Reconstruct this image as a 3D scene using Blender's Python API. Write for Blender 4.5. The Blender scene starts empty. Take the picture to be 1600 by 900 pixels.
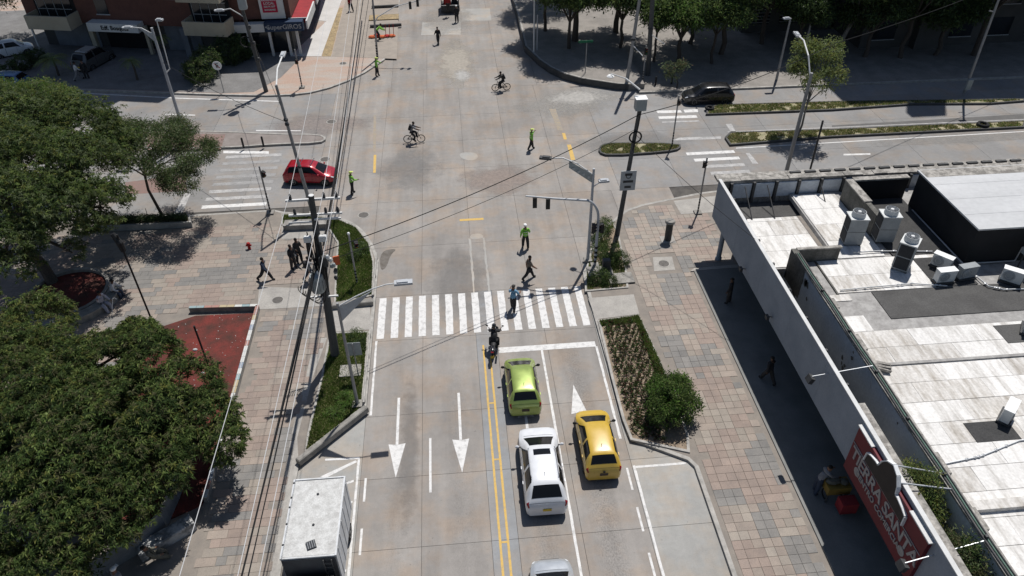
import bpy, math, random
import numpy as np
from mathutils import Vector, Matrix, noise

random.seed(7)
rng = np.random.default_rng(7)
SC = bpy.context.scene
COL = SC.collection

# ------------------------------------------------------------------ camera
cam_data = bpy.data.cameras.new('camera')
cam_data.sensor_width = 36.0
cam_data.lens = 36.0 * 1164.98 / 1600.0
cam_data.clip_start = 0.1
cam_data.clip_end = 3000.0
cam = bpy.data.objects.new('camera', cam_data)
COL.objects.link(cam)
PITCH, ROLL, YAW = 0.671328, -0.0105896, 0.0822157
_f = Vector((math.sin(YAW) * math.cos(PITCH), math.cos(YAW) * math.cos(PITCH), -math.sin(PITCH)))
_r = Vector((math.cos(YAW), -math.sin(YAW), 0.0))
_u = _r.cross(_f)
_r2 = math.cos(ROLL) * _r + math.sin(ROLL) * _u
_u2 = -math.sin(ROLL) * _r + math.cos(ROLL) * _u
M = Matrix((( _r2.x, _u2.x, -_f.x), (_r2.y, _u2.y, -_f.y), (_r2.z, _u2.z, -_f.z))).to_4x4()
M.translation = Vector((0.0, 0.0, 27.5))
cam.matrix_world = M
SC.camera = cam

# ------------------------------------------------------------------ sky, sun, exposure
SUN_ELEV, SUN_AZ = math.radians(63.5), math.radians(28.0)     # azimuth measured from +Y towards +X
world = bpy.data.worlds.new('World')
SC.world = world
world.use_nodes = True
_nt = world.node_tree
_bg = _nt.nodes['Background']
_sky = _nt.nodes.new('ShaderNodeTexSky')
_sky.sky_type = 'NISHITA'
_sky.sun_disc = False
_sky.sun_elevation = SUN_ELEV
_sky.sun_rotation = SUN_AZ
_sky.altitude = 20.0
_sky.dust_density = 0.7
_nt.links.new(_sky.outputs[0], _bg.inputs[0])
_bg.inputs[1].default_value = 0.07
sun_data = bpy.data.lights.new('sun', 'SUN')
sun_data.energy = 5.0
sun_data.angle = math.radians(0.5)
sun_data.color = (1.0, 0.97, 0.93)
sun = bpy.data.objects.new('sun', sun_data)
COL.objects.link(sun)
sun.rotation_euler = (math.pi / 2 - SUN_ELEV, 0.0, math.pi - SUN_AZ)
_d = Vector((math.sin(SUN_AZ) * math.cos(SUN_ELEV), math.cos(SUN_AZ) * math.cos(SUN_ELEV), math.sin(SUN_ELEV)))
sun.rotation_euler = _d.to_track_quat('Z', 'Y').to_euler()
sun.location = (40, 60, 90)
SC.view_settings.view_transform = 'Standard'
SC.view_settings.look = 'None'
SC.view_settings.gamma = 1.0
SC.view_settings.exposure = -0.06
SC.view_settings.use_curve_mapping = False

# ------------------------------------------------------------------ materials
MATS = {}
def mat(name, c1, c2=None, scale=1.5, rough=0.85, metal=0.0, bump=0.0, bscale=40.0, stretch=(1, 1, 1),
        rnd=0.0, spec=0.3, fine=0.12, coat=0.0, alpha=1.0, world=True, thr=(0.35, 0.65)):
    """Principled material: two-tone noise, fine grain, optional per-object value shift and bump."""
    m = bpy.data.materials.new(name); m.use_nodes = True
    nt = m.node_tree; N = nt.nodes; L = nt.links
    b = N['Principled BSDF']
    b.inputs['Roughness'].default_value = rough
    b.inputs['Metallic'].default_value = metal
    b.inputs['Specular IOR Level'].default_value = spec
    if coat: b.inputs['Coat Weight'].default_value = coat; b.inputs['Coat Roughness'].default_value = 0.05
    if c2 is None: c2 = tuple(x * 0.82 for x in c1)
    if world:
        g = N.new('ShaderNodeNewGeometry'); src = g.outputs['Position']
    else:
        g = N.new('ShaderNodeTexCoord'); src = g.outputs['Object']
    mp = N.new('ShaderNodeMapping'); mp.inputs['Scale'].default_value = stretch
    L.new(src, mp.inputs['Vector'])
    n1 = N.new('ShaderNodeTexNoise'); n1.inputs['Scale'].default_value = scale; n1.inputs['Detail'].default_value = 6
    n1.inputs['Roughness'].default_value = 0.62
    L.new(mp.outputs[0], n1.inputs['Vector'])
    r = N.new('ShaderNodeMapRange'); r.inputs[1].default_value = thr[0]; r.inputs[2].default_value = thr[1]
    L.new(n1.outputs['Fac'], r.inputs[0])
    mx = N.new('ShaderNodeMix'); mx.data_type = 'RGBA'
    mx.inputs[6].default_value = (*c1, 1); mx.inputs[7].default_value = (*c2, 1)
    L.new(r.outputs[0], mx.inputs[0])
    n2 = N.new('ShaderNodeTexNoise'); n2.inputs['Scale'].default_value = bscale; n2.inputs['Detail'].default_value = 3
    L.new(src, n2.inputs['Vector'])
    r2 = N.new('ShaderNodeMapRange'); r2.inputs[1].default_value = 0.3; r2.inputs[2].default_value = 0.7
    r2.inputs[3].default_value = 1 - fine; r2.inputs[4].default_value = 1 + fine
    L.new(n2.outputs['Fac'], r2.inputs[0])
    hsv = N.new('ShaderNodeHueSaturation')
    L.new(mx.outputs[2], hsv.inputs['Color'])
    if rnd:
        oi = N.new('ShaderNodeObjectInfo'); r3 = N.new('ShaderNodeMapRange')
        r3.inputs[3].default_value = 1 - rnd; r3.inputs[4].default_value = 1 + rnd
        L.new(oi.outputs['Random'], r3.inputs[0])
        mm = N.new('ShaderNodeMath'); mm.operation = 'MULTIPLY'
        L.new(r2.outputs[0], mm.inputs[0]); L.new(r3.outputs[0], mm.inputs[1]); L.new(mm.outputs[0], hsv.inputs['Value'])
    else:
        L.new(r2.outputs[0], hsv.inputs['Value'])
    L.new(hsv.outputs[0], b.inputs['Base Color'])
    if bump:
        bp = N.new('ShaderNodeBump'); bp.inputs['Strength'].default_value = bump; bp.inputs['Distance'].default_value = 0.02
        L.new(n2.outputs['Fac'], bp.inputs['Height']); L.new(bp.outputs[0], b.inputs['Normal'])
    MATS[name] = m
    return m
def leafmat(name, c, rough=0.5, trans=0.35):
    m = bpy.data.materials.new(name); m.use_nodes = True
    nt = m.node_tree; N = nt.nodes; L = nt.links
    b = N['Principled BSDF']; b.inputs['Roughness'].default_value = rough; b.inputs['Specular IOR Level'].default_value = 0.35
    g = N.new('ShaderNodeNewGeometry'); n = N.new('ShaderNodeTexNoise'); n.inputs['Scale'].default_value = 1.1
    L.new(g.outputs['Position'], n.inputs['Vector'])
    hs = N.new('ShaderNodeHueSaturation'); hs.inputs['Color'].default_value = (*c, 1)
    r = N.new('ShaderNodeMapRange'); r.inputs[1].default_value = 0.3; r.inputs[2].default_value = 0.7
    r.inputs[3].default_value = 0.7; r.inputs[4].default_value = 1.3
    L.new(n.outputs['Fac'], r.inputs[0]); L.new(r.outputs[0], hs.inputs['Value'])
    L.new(hs.outputs[0], b.inputs['Base Color'])
    t = N.new('ShaderNodeBsdfTranslucent'); L.new(hs.outputs[0], t.inputs['Color'])
    mx = N.new('ShaderNodeMixShader'); mx.inputs[0].default_value = trans
    L.new(b.outputs[0], mx.inputs[1]); L.new(t.outputs[0], mx.inputs[2])
    L.new(mx.outputs[0], N['Material Output'].inputs['Surface'])
    MATS[name] = m
    return m
def paint(name, c, rough=0.28, metal=0.0, coat=0.6):
    m = bpy.data.materials.new(name); m.use_nodes = True
    b = m.node_tree.nodes['Principled BSDF']
    b.inputs['Roughness'].default_value = rough; b.inputs['Metallic'].default_value = metal
    b.inputs['Coat Weight'].default_value = coat; b.inputs['Coat Roughness'].default_value = 0.04
    N = m.node_tree.nodes; L = m.node_tree.links
    g = N.new('ShaderNodeTexCoord'); n = N.new('ShaderNodeTexNoise'); n.inputs['Scale'].default_value = 3.0; n.inputs['Detail'].default_value = 5
    L.new(g.outputs['Object'], n.inputs['Vector'])
    hs = N.new('ShaderNodeHueSaturation'); hs.inputs['Color'].default_value = (*c, 1)
    r = N.new('ShaderNodeMapRange'); r.inputs[3].default_value = 0.88; r.inputs[4].default_value = 1.1
    L.new(n.outputs['Fac'], r.inputs[0]); L.new(r.outputs[0], hs.inputs['Value']); L.new(hs.outputs[0], b.inputs['Base Color'])
    r2 = N.new('ShaderNodeMapRange'); r2.inputs[3].default_value = rough * 0.7; r2.inputs[4].default_value = rough * 1.5
    L.new(n.outputs['Fac'], r2.inputs[0]); L.new(r2.outputs[0], b.inputs['Roughness'])
    MATS[name] = m
    return m

# ------------------------------------------------------------------ mesh builder
class MB:
    def __init__(self): self.v = []; self.f = []; self.m = []
    def add(self, vs, fs, mi=0):
        o = len(self.v); self.v.extend([tuple(p) for p in vs])
        for f in fs: self.f.append(tuple(i + o for i in f)); self.m.append(mi)
        return self
    def box(self, c, s, rz=0.0, mi=0, rx=0.0, ry=0.0, taper=1.0):
        hx, hy, hz = s[0] / 2, s[1] / 2, s[2] / 2
        R = Matrix.Rotation(rz, 3, 'Z') @ Matrix.Rotation(ry, 3, 'Y') @ Matrix.Rotation(rx, 3, 'X')
        vs = []
        for z, t in ((-hz, 1.0), (hz, taper)):
            for x, y in ((-hx, -hy), (hx, -hy), (hx, hy), (-hx, hy)):
                p = R @ Vector((x * t, y * t, z)); vs.append((p.x + c[0], p.y + c[1], p.z + c[2]))
        return self.add(vs, [(3, 2, 1, 0), (4, 5, 6, 7), (0, 1, 5, 4), (1, 2, 6, 5), (2, 3, 7, 6), (3, 0, 4, 7)], mi)
    def bevbox(self, c, s, b=0.02, rz=0.0, mi=0):
        """box with chamfered top edges"""
        hx, hy, hz = s[0] / 2, s[1] / 2, s[2] / 2
        R = Matrix.Rotation(rz, 3, 'Z'); vs = []
        for z, k in ((-hz, 0), (hz - b, 0), (hz, b)):
            for x, y in ((-hx + k, -hy + k), (hx - k, -hy + k), (hx - k, hy - k), (-hx + k, hy - k)):
                p = R @ Vector((x, y, z)); vs.append((p.x + c[0], p.y + c[1], p.z + c[2]))
        fs = [(3, 2, 1, 0), (8, 9, 10, 11)]
        for a in (0, 4):
            for i in range(4):
                j = (i + 1) % 4; fs.append((a + i, a + j, a + 4 + j, a + 4 + i))
        return self.add(vs, fs, mi)
    def prism(self, poly, z0, z1, mi=0, bottom=True):
        area = sum(poly[i][0] * poly[(i + 1) % len(poly)][1] - poly[(i + 1) % len(poly)][0] * poly[i][1] for i in range(len(poly)))
        if area < 0: poly = poly[::-1]
        n = len(poly)
        vs = [(p[0], p[1], z0) for p in poly] + [(p[0], p[1], z1) for p in poly]
        fs = [tuple(range(n, 2 * n))]
        if bottom: fs.append(tuple(range(n - 1, -1, -1)))
        fs += [(i, (i + 1) % n, n + (i + 1) % n, n + i) for i in range(n)]
        return self.add(vs, fs, mi)
    def sheet(self, poly, z, mi=0):
        area = sum(poly[i][0] * poly[(i + 1) % len(poly)][1] - poly[(i + 1) % len(poly)][0] * poly[i][1] for i in range(len(poly)))
        if area < 0: poly = poly[::-1]
        return self.add([(p[0], p[1], z) for p in poly], [tuple(range(len(poly)))], mi)
    def tube(self, pts, rad, n=8, mi=0, cap=True):
        pts = [Vector(p) for p in pts]
        if not isinstance(rad, (list, tuple)): rad = [rad] * len(pts)
        o = len(self.v); up = None
        for i, p in enumerate(pts):
            if i == 0: t = pts[1] - p
            elif i == len(pts) - 1: t = p - pts[i - 1]
            else: t = (pts[i + 1] - p).normalized() + (p - pts[i - 1]).normalized()
            if t.length < 1e-9: t = Vector((0, 0, 1))
            t.normalize()
            if up is None:
                up = Vector((1, 0, 0)) if abs(t.x) < 0.9 else Vector((0, 1, 0))
            a = up - t * up.dot(t)
            if a.length < 1e-6: a = Vector((0, 1, 0)) - t * t.y
            a.normalize(); b = t.cross(a); up = a
            for k in range(n):
                q = 2 * math.pi * k / n
                w = p + (a * math.cos(q) + b * math.sin(q)) * rad[i]
                self.v.append((w.x, w.y, w.z))
        for i in range(len(pts) - 1):
            for k in range(n):
                k2 = (k + 1) % n
                self.f.append((o + i * n + k, o + i * n + k2, o + (i + 1) * n + k2, o + (i + 1) * n + k)); self.m.append(mi)
        if cap:
            self.f.append(tuple(o + k for k in range(n - 1, -1, -1))); self.m.append(mi)
            e = o + (len(pts) - 1) * n
            self.f.append(tuple(e + k for k in range(n))); self.m.append(mi)
        return self
    def lathe(self, prof, n=16, c=(0, 0, 0), mi=0):
        o = len(self.v)
        for r, z in prof:
            for k in range(n):
                q = 2 * math.pi * k / n
                self.v.append((c[0] + r * math.cos(q), c[1] + r * math.sin(q), c[2] + z))
        for i in range(len(prof) - 1):
            for k in range(n):
                k2 = (k + 1) % n
                self.f.append((o + i * n + k, o + i * n + k2, o + (i + 1) * n + k2, o + (i + 1) * n + k)); self.m.append(mi)
        self.f.append(tuple(o + k for k in range(n - 1, -1, -1))); self.m.append(mi)
        e = o + (len(prof) - 1) * n
        self.f.append(tuple(e + k for k in range(n))); self.m.append(mi)
        return self
    def ball(self, c, r, n=10, mi=0):
        if not isinstance(r, (list, tuple)): r = (r, r, r)
        o = len(self.v); h = n // 2
        for i in range(h + 1):
            th = math.pi * (i + 0.02 if i == 0 else i - 0.02 if i == h else i) / h
            for k in range(n):
                q = 2 * math.pi * k / n
                self.v.append((c[0] + r[0] * math.sin(th) * math.cos(q), c[1] + r[1] * math.sin(th) * math.sin(q), c[2] - r[2] * math.cos(th)))
        for i in range(h):
            for k in range(n):
                k2 = (k + 1) % n
                self.f.append((o + i * n + k, o + i * n + k2, o + (i + 1) * n + k2, o + (i + 1) * n + k)); self.m.append(mi)
        return self
    def torus(self, c, R, r, axis='X', n=24, k=8, mi=0):
        o = len(self.v)
        for i in range(n):
            a = 2 * math.pi * i / n
            for j in range(k):
                b = 2 * math.pi * j / k
                rr = R + r * math.cos(b); h = r * math.sin(b)
                if axis == 'X': p = (h, rr * math.cos(a), rr * math.sin(a))
                elif axis == 'Y': p = (rr * math.cos(a), h, rr * math.sin(a))
                else: p = (rr * math.cos(a), rr * math.sin(a), h)
                self.v.append((c[0] + p[0], c[1] + p[1], c[2] + p[2]))
        for i in range(n):
            for j in range(k):
                i2 = (i + 1) % n; j2 = (j + 1) % k
                self.f.append((o + i * k + j, o + i2 * k + j, o + i2 * k + j2, o + i * k + j2)); self.m.append(mi)
        return self
    def mesh(self, name, mats, smooth=False):
        me = bpy.data.meshes.new(name)
        me.from_pydata(self.v, [], self.f)
        for mm in (mats if isinstance(mats, (list, tuple)) else [mats]): me.materials.append(MATS[mm] if isinstance(mm, str) else mm)
        if any(self.m): me.polygons.foreach_set('material_index', self.m)
        if smooth:
            me.polygons.foreach_set('use_smooth', [True] * len(me.polygons))
            try: me.set_sharp_from_angle(angle=math.radians(40))
            except Exception: pass
        me.update()
        return me
ORG = {}
def link(o, parent=None):
    COL.objects.link(o)
    if parent is not None: o.parent = parent
    return o
def tag(o, label=None, cat=None, group=None, kind=None):
    if label: o['label'] = label
    if cat: o['category'] = cat
    if group: o['group'] = group
    if kind: o['kind'] = kind
    return o
def thing(name, label, cat, loc=(0, 0, 0), rz=0.0, group=None):
    o = bpy.data.objects.new(name, None); o.empty_display_size = 0.3
    o.location = loc if len(loc) == 3 else (loc[0], loc[1], 0.0); o.rotation_euler = (0, 0, rz)
    link(o); tag(o, label, cat, group)
    return o
def part(name, mb, mats, parent, smooth=False, kind=None, label=None, world=False):
    """links one mesh under its thing; world=True: mb is in world metres, the thing unrotated"""
    if world:
        r = parent
        while r.parent is not None: r = r.parent
        l = r.location; mb.v = [(p[0] - l[0], p[1] - l[1], p[2] - l[2]) for p in mb.v]
    me = mb if isinstance(mb, bpy.types.Mesh) else mb.mesh(name, mats, smooth)
    o = link(bpy.data.objects.new(name, me), parent)
    if kind: o['kind'] = kind
    if label: o['label'] = label
    return o
def single(name, mb, mats, label, cat, loc=(0, 0, 0), rz=0.0, group=None, smooth=False):
    o = link(bpy.data.objects.new(name, mb.mesh(name, mats, smooth)))
    o.location = loc if len(loc) == 3 else (loc[0], loc[1], 0.0); o.rotation_euler = (0, 0, rz)
    return tag(o, label, cat, group)
def struct(name, mb, mats, parent=None, smooth=False):
    me = mb if isinstance(mb, bpy.types.Mesh) else mb.mesh(name, mats, smooth)
    o = link(bpy.data.objects.new(name, me), parent)
    if parent is None: o['kind'] = 'structure'
    return o
def copy_tree(o, parent=None, loc=None, rz=None, label=None, group=None):
    c = o.copy(); COL.objects.link(c); c.parent = parent
    if loc is not None: c.location = loc
    if rz is not None: c.rotation_euler = (0, 0, rz)
    if label: c['label'] = label
    if group: c['group'] = group
    for ch in list(o.children): copy_tree(ch, c)
    return c
_FONT = {}
def text_mb(s, size=1.0, depth=0.02, bold=0.0, spacing=1.0):
    """letters as a mesh in the XY plane, centred, facing +Z"""
    cu = bpy.data.curves.new('letters', 'FONT'); cu.body = s; cu.size = size; cu.extrude = depth; cu.offset = bold
    cu.align_x = 'CENTER'; cu.align_y = 'CENTER'; cu.space_character = spacing; cu.resolution_u = 3
    ob = bpy.data.objects.new('letters', cu); COL.objects.link(ob)
    dg = bpy.context.evaluated_depsgraph_get(); me = ob.evaluated_get(dg).to_mesh()
    mb = MB(); mb.add([v.co[:] for v in me.vertices], [tuple(p.vertices) for p in me.polygons])
    ob.evaluated_get(dg).to_mesh_clear(); bpy.data.objects.remove(ob); bpy.data.curves.remove(cu)
    return mb
def xform(mb, mtx):
    mb.v = [tuple(mtx @ Vector(p)) for p in mb.v]; return mb


# ------------------------------------------------------------------ surface materials
mat('earth', (0.16, 0.13, 0.10), (0.10, 0.085, 0.07), scale=0.6, bump=0.3)
mat('joint', (0.11, 0.10, 0.09), (0.06, 0.056, 0.052), scale=1.2)
mat('far_asphalt', (0.13, 0.13, 0.13), (0.10, 0.10, 0.10), scale=0.5)
mat('kerb', (0.40, 0.38, 0.35), (0.26, 0.25, 0.23), scale=2.5, bump=0.1)
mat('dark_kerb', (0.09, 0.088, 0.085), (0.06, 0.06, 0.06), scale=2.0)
mat('mortar', (0.24, 0.21, 0.18), (0.19, 0.17, 0.15), scale=2.0)
mat('paver_beige', (0.305, 0.255, 0.215), (0.25, 0.212, 0.183), scale=1.6, rnd=0.10, bscale=25)
mat('paver_pink', (0.285, 0.225, 0.190), (0.235, 0.19, 0.165), scale=1.6, rnd=0.10, bscale=25)
mat('paver_grey', (0.218, 0.205, 0.19), (0.172, 0.166, 0.158), scale=1.6, rnd=0.10, bscale=25)
mat('paver_buff', (0.30, 0.262, 0.222), (0.25, 0.22, 0.19), scale=1.2, rnd=0.10, bscale=25)
mat('walk_concrete', (0.36, 0.34, 0.31), (0.28, 0.265, 0.245), scale=1.3, bscale=18)
mat('ne_walk', (0.26, 0.238, 0.215), (0.19, 0.175, 0.158), scale=0.8, bscale=10)
mat('walk_shade_tone', (0.19, 0.19, 0.18), (0.145, 0.147, 0.14), scale=0.8, rough=0.6)  # arcade floor colour set darker than the paving to deepen its shade
mat('white_paint', (0.62, 0.61, 0.595), (0.36, 0.352, 0.34), scale=3.5, thr=(0.48, 0.74), fine=0.12, bscale=30)
mat('yellow_paint', (0.56, 0.37, 0.11), (0.38, 0.29, 0.15), scale=5.0, thr=(0.48, 0.74))
mat('soil', (0.29, 0.225, 0.165), (0.18, 0.14, 0.10), scale=3.0, bump=0.5, bscale=14)
mat('red_soil', (0.15, 0.027, 0.021), (0.058, 0.024, 0.018), scale=1.0, bump=0.5, bscale=16, fine=0.25)
mat('brick_red', (0.23, 0.145, 0.125), (0.19, 0.14, 0.125), scale=2.2)
mat('nw_brick', (0.37, 0.265, 0.21), (0.36, 0.315, 0.275), scale=0.55, stretch=(0.45, 1.6, 1), thr=(0.40, 0.6), bscale=8)
mat('median_top', (0.24, 0.21, 0.195), (0.19, 0.165, 0.15), scale=1.2)
mat('lawn_earth', (0.13, 0.15, 0.05), (0.17, 0.15, 0.08), scale=1.0)
mat('dry_earth', (0.32, 0.28, 0.19), (0.21, 0.20, 0.11), scale=1.1, bscale=10, fine=0.3)
mat('trench', (0.36, 0.27, 0.15), (0.22, 0.17, 0.10), scale=1.5, bump=0.6, bscale=9, fine=0.3)

def road_mat(name, c, streak=0.35, rnd=0.06):
    """concrete carriageway: mottling, per-slab shade, oil drips along the middle of each lane, fine cracks"""
    m = bpy.data.materials.new(name); m.use_nodes = True
    nt = m.node_tree; N = nt.nodes; L = nt.links; b = N['Principled BSDF']
    b.inputs['Roughness'].default_value = 0.82; b.inputs['Specular IOR Level'].default_value = 0.3
    g = N.new('ShaderNodeNewGeometry'); P = g.outputs['Position']
    def nz(scale, detail, st=(1, 1, 1), rough=0.6):
        mp = N.new('ShaderNodeMapping'); mp.inputs['Scale'].default_value = st; L.new(P, mp.inputs[0])
        n = N.new('ShaderNodeTexNoise'); n.inputs['Scale'].default_value = scale; n.inputs['Detail'].default_value = detail
        n.inputs['Roughness'].default_value = rough
        L.new(mp.outputs[0], n.inputs['Vector']); return n.outputs['Fac']
    def rng_(s, a, b_, c_, d):
        r = N.new('ShaderNodeMapRange'); r.inputs[1].default_value = a; r.inputs[2].default_value = b_
        r.inputs[3].default_value = c_; r.inputs[4].default_value = d; L.new(s, r.inputs[0]); return r.outputs[0]
    def mul(a, b_):
        k = N.new('ShaderNodeMath'); k.operation = 'MULTIPLY'; L.new(a, k.inputs[0]); L.new(b_, k.inputs[1]); return k.outputs[0]
    v = rng_(nz(0.22, 6), 0.3, 0.7, 0.86, 1.12)
    v = mul(v, rng_(nz(3.0, 6, rough=0.7), 0.25, 0.75, 0.90, 1.09))
    v = mul(v, rng_(nz(26, 3), 0.3, 0.7, 0.93, 1.07))
    v = mul(v, rng_(nz(1.2, 5, (1.0, 0.09, 1.0)), 0.42, 0.75, 1.03, 1 - streak * 0.5))       # tyre and oil streaks along the lanes
    v = mul(v, rng_(nz(1.0, 4, (0.08, 1.1, 1.0)), 0.5, 0.8, 1.0, 0.92))
    spots = nz(5.5, 2); v = mul(v, rng_(spots, 0.70, 0.76, 1.0, 0.72))                       # drips
    # oil and rubber built up along the middle of each running lane south of the junction
    sx = N.new('ShaderNodeSeparateXYZ'); L.new(P, sx.inputs[0])
    def band(c0, w, strength, thr):
        d = N.new('ShaderNodeMath'); d.operation = 'SUBTRACT'; L.new(sx.outputs[0], d.inputs[0]); d.inputs[1].default_value = c0
        a_ = N.new('ShaderNodeMath'); a_.operation = 'ABSOLUTE'; L.new(d.outputs[0], a_.inputs[0])
        near = rng_(a_.outputs[0], w * 0.25, w, 1, 0); sp = rng_(nz(13.0, 6, (1.2, 0.8, 1), 0.75), thr, thr + 0.2, 0, 1)
        south = rng_(sx.outputs[1], 27.0, 31.0, 1, 0)
        k = mul(mul(near, sp), south); return rng_(k, 0, 1, 1, 1 - strength)
    if streak > 0.15:
        for c0, w, st_, th in ((2.75, 0.75, 0.30, 0.44), (5.45, 0.8, 0.36, 0.42), (-3.6, 0.8, 0.14, 0.45), (-0.6, 0.8, 0.16, 0.45)): v = mul(v, band(c0, w, st_, th))
    oi = N.new('ShaderNodeObjectInfo'); v = mul(v, rng_(oi.outputs['Random'], 0, 1, 1 - rnd, 1 + rnd))
    hue = N.new('ShaderNodeMix'); hue.data_type = 'RGBA'
    hue.inputs[6].default_value = (*c, 1); hue.inputs[7].default_value = (c[0] * 1.10, c[1] * 0.99, c[2] * 0.89, 1)
    L.new(rng_(nz(0.5, 4), 0.45, 0.65, 0, 1), hue.inputs[0])
    hs = N.new('ShaderNodeHueSaturation'); L.new(hue.outputs[2], hs.inputs['Color']); L.new(v, hs.inputs['Value'])
    L.new(hs.outputs[0], b.inputs['Base Color'])
    MATS[name] = m
road_mat('concrete', (0.260, 0.242, 0.224))
road_mat('concrete_strip', (0.235, 0.24, 0.245), streak=0.1)
road_mat('concrete_new', (0.335, 0.325, 0.305), streak=0.1)
road_mat('concrete_bay', (0.30, 0.295, 0.28), streak=0.2)
road_mat('cross_street', (0.225, 0.22, 0.215), streak=0.1)

def inside(p, poly):
    x, y = p[0], p[1]; c = False; j = len(poly) - 1
    for i in range(len(poly)):
        xi, yi = poly[i][0], poly[i][1]; xj, yj = poly[j][0], poly[j][1]
        if (yi > y) != (yj > y) and x < (xj - xi) * (y - yi) / (yj - yi) + xi: c = not c
        j = i
    return c
def offset_poly(poly, d):
    """inset (d>0) of a ccw-or-cw polygon by moving each vertex along its bisector"""
    area = sum(poly[i][0] * poly[(i + 1) % len(poly)][1] - poly[(i + 1) % len(poly)][0] * poly[i][1] for i in range(len(poly)))
    if area < 0: poly = poly[::-1]
    out = []; n = len(poly)
    for i in range(n):
        a, b, c = Vector(poly[i - 1][:2]), Vector(poly[i][:2]), Vector(poly[(i + 1) % n][:2])
        e1 = (b - a).normalized(); e2 = (c - b).normalized()
        n1 = Vector((-e1.y, e1.x)); n2 = Vector((-e2.y, e2.x)); m = (n1 + n2)
        k = d / max(0.4, (1 + n1.dot(n2)) / 2) / 2
        out.append((b.x + m.x * k, b.y + m.y * k))
    return out
def ring(mb, outer, inner, z0, z1, mi=0):
    """kerb ring between two polygons of equal length (same winding)"""
    area = sum(outer[i][0] * outer[(i + 1) % len(outer)][1] - outer[(i + 1) % len(outer)][0] * outer[i][1] for i in range(len(outer)))
    if area < 0: outer = outer[::-1]
    n = len(outer)
    vs = [(p[0], p[1], z0) for p in outer] + [(p[0], p[1], z1) for p in outer] + [(p[0], p[1], z1) for p in inner] + [(p[0], p[1], z0) for p in inner]
    fs = []
    for i in range(n):
        j = (i + 1) % n
        fs += [(i, j, n + j, n + i), (n + i, n + j, 2 * n + j, 2 * n + i), (2 * n + i, 2 * n + j, 3 * n + j, 3 * n + i)]
    return mb.add(vs, fs, mi)
def rounded(poly, it=2):
    for _ in range(it):
        q = []
        for i in range(len(poly)):
            a, b = poly[i], poly[(i + 1) % len(poly)]
            q += [(a[0] * 0.75 + b[0] * 0.25, a[1] * 0.75 + b[1] * 0.25), (a[0] * 0.25 + b[0] * 0.75, a[1] * 0.25 + b[1] * 0.75)]
        poly = q
    return poly

# ------------------------------------------------------------------ ground and carriageways
mb = MB(); mb.sheet([(-900, -300), (900, -300), (900, 1500), (-900, 1500)], -0.09); struct('ground', mb, 'earth')
mb = MB()
mb.sheet([(-130, -10), (130, -10), (130, 190), (-130, 190)], -0.03)
road = struct('road', mb, 'joint')
SLAB = MB().bevbox((0, 0, -0.0125), (1, 1, 0.025), b=0.0)
slab_mesh = {k: MB().box((0, 0, -0.0125), (1, 1, 0.025)).mesh('slab', k) for k in ('concrete', 'concrete_strip', 'concrete_new', 'concrete_bay', 'cross_street')}
def slab(x0, x1, y0, y1, k='concrete', gap=0.016):
    o = bpy.data.objects.new('slab', slab_mesh[k]); link(o, road)
    o.location = ((x0 + x1) / 2, (y0 + y1) / 2, 0.0); o.scale = (x1 - x0 - gap, y1 - y0 - gap, 1.0)
rows = [3.5, 7.2, 10.6, 14.1, 17.75, 21.35, 25.1, 30.55, 34.4]
cols = [-8.3, -5.15, -2.4, 0.5, 1.62, 4.3, 7.12, 10.3]
for i in range(len(rows) - 1):
    for j in range(len(cols) - 1):
        k = ('concrete_bay', 'concrete', 'concrete', 'concrete_strip', 'concrete', 'concrete', 'concrete_bay')[j]
        dy = 0.0
        slab(cols[j], cols[j + 1], rows[i], rows[i + 1], k)
rows = [34.4, 39.4, 44.9]; cols = [-9.5, -5.6, -2.5, 0.6, 3.9, 7.3, 10.8, 15.0]
for i in range(2):
    for j in range(7): slab(cols[j], cols[j + 1], rows[i], rows[i + 1])
rows = [44.9, 49.2, 53.6, 58.2, 63.6]
cols = [-62, -56, -50, -44, -38, -33, -28.5, -24, -19.5, -15, -10.2, -5.6, -2.5, 0.6, 3.9, 7.3, 11.5, 16, 20.5, 25, 30, 35, 40, 46, 52, 58, 64]
for i in range(4):
    for j in range(len(cols) - 1):
        slab(cols[j], cols[j + 1], rows[i], rows[i + 1], 'concrete' if -11 < cols[j] < 10 else 'cross_street')
for j in range(8, len(cols) - 1): pass
rows = [63.6, 68.2, 72.6, 77.2, 82, 87, 92.5, 98, 104, 110]; cols = [-15, -9, -5.4, -2.2, 1.1, 4.4, 7.7, 12]
for i in range(9):
    for j in range(7): slab(cols[j], cols[j + 1], rows[i], rows[i + 1])
mb = MB(); mb.sheet([(-62, 63.6), (-15, 63.6), (-15, 80), (-62, 80)], -0.004); part('carriageway', mb, 'cross_street', road)
mb = MB(); mb.sheet([(12, 58), (64, 58), (64, 66), (12, 66)], -0.004); part('carriageway', mb, 'cross_street', road)

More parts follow.
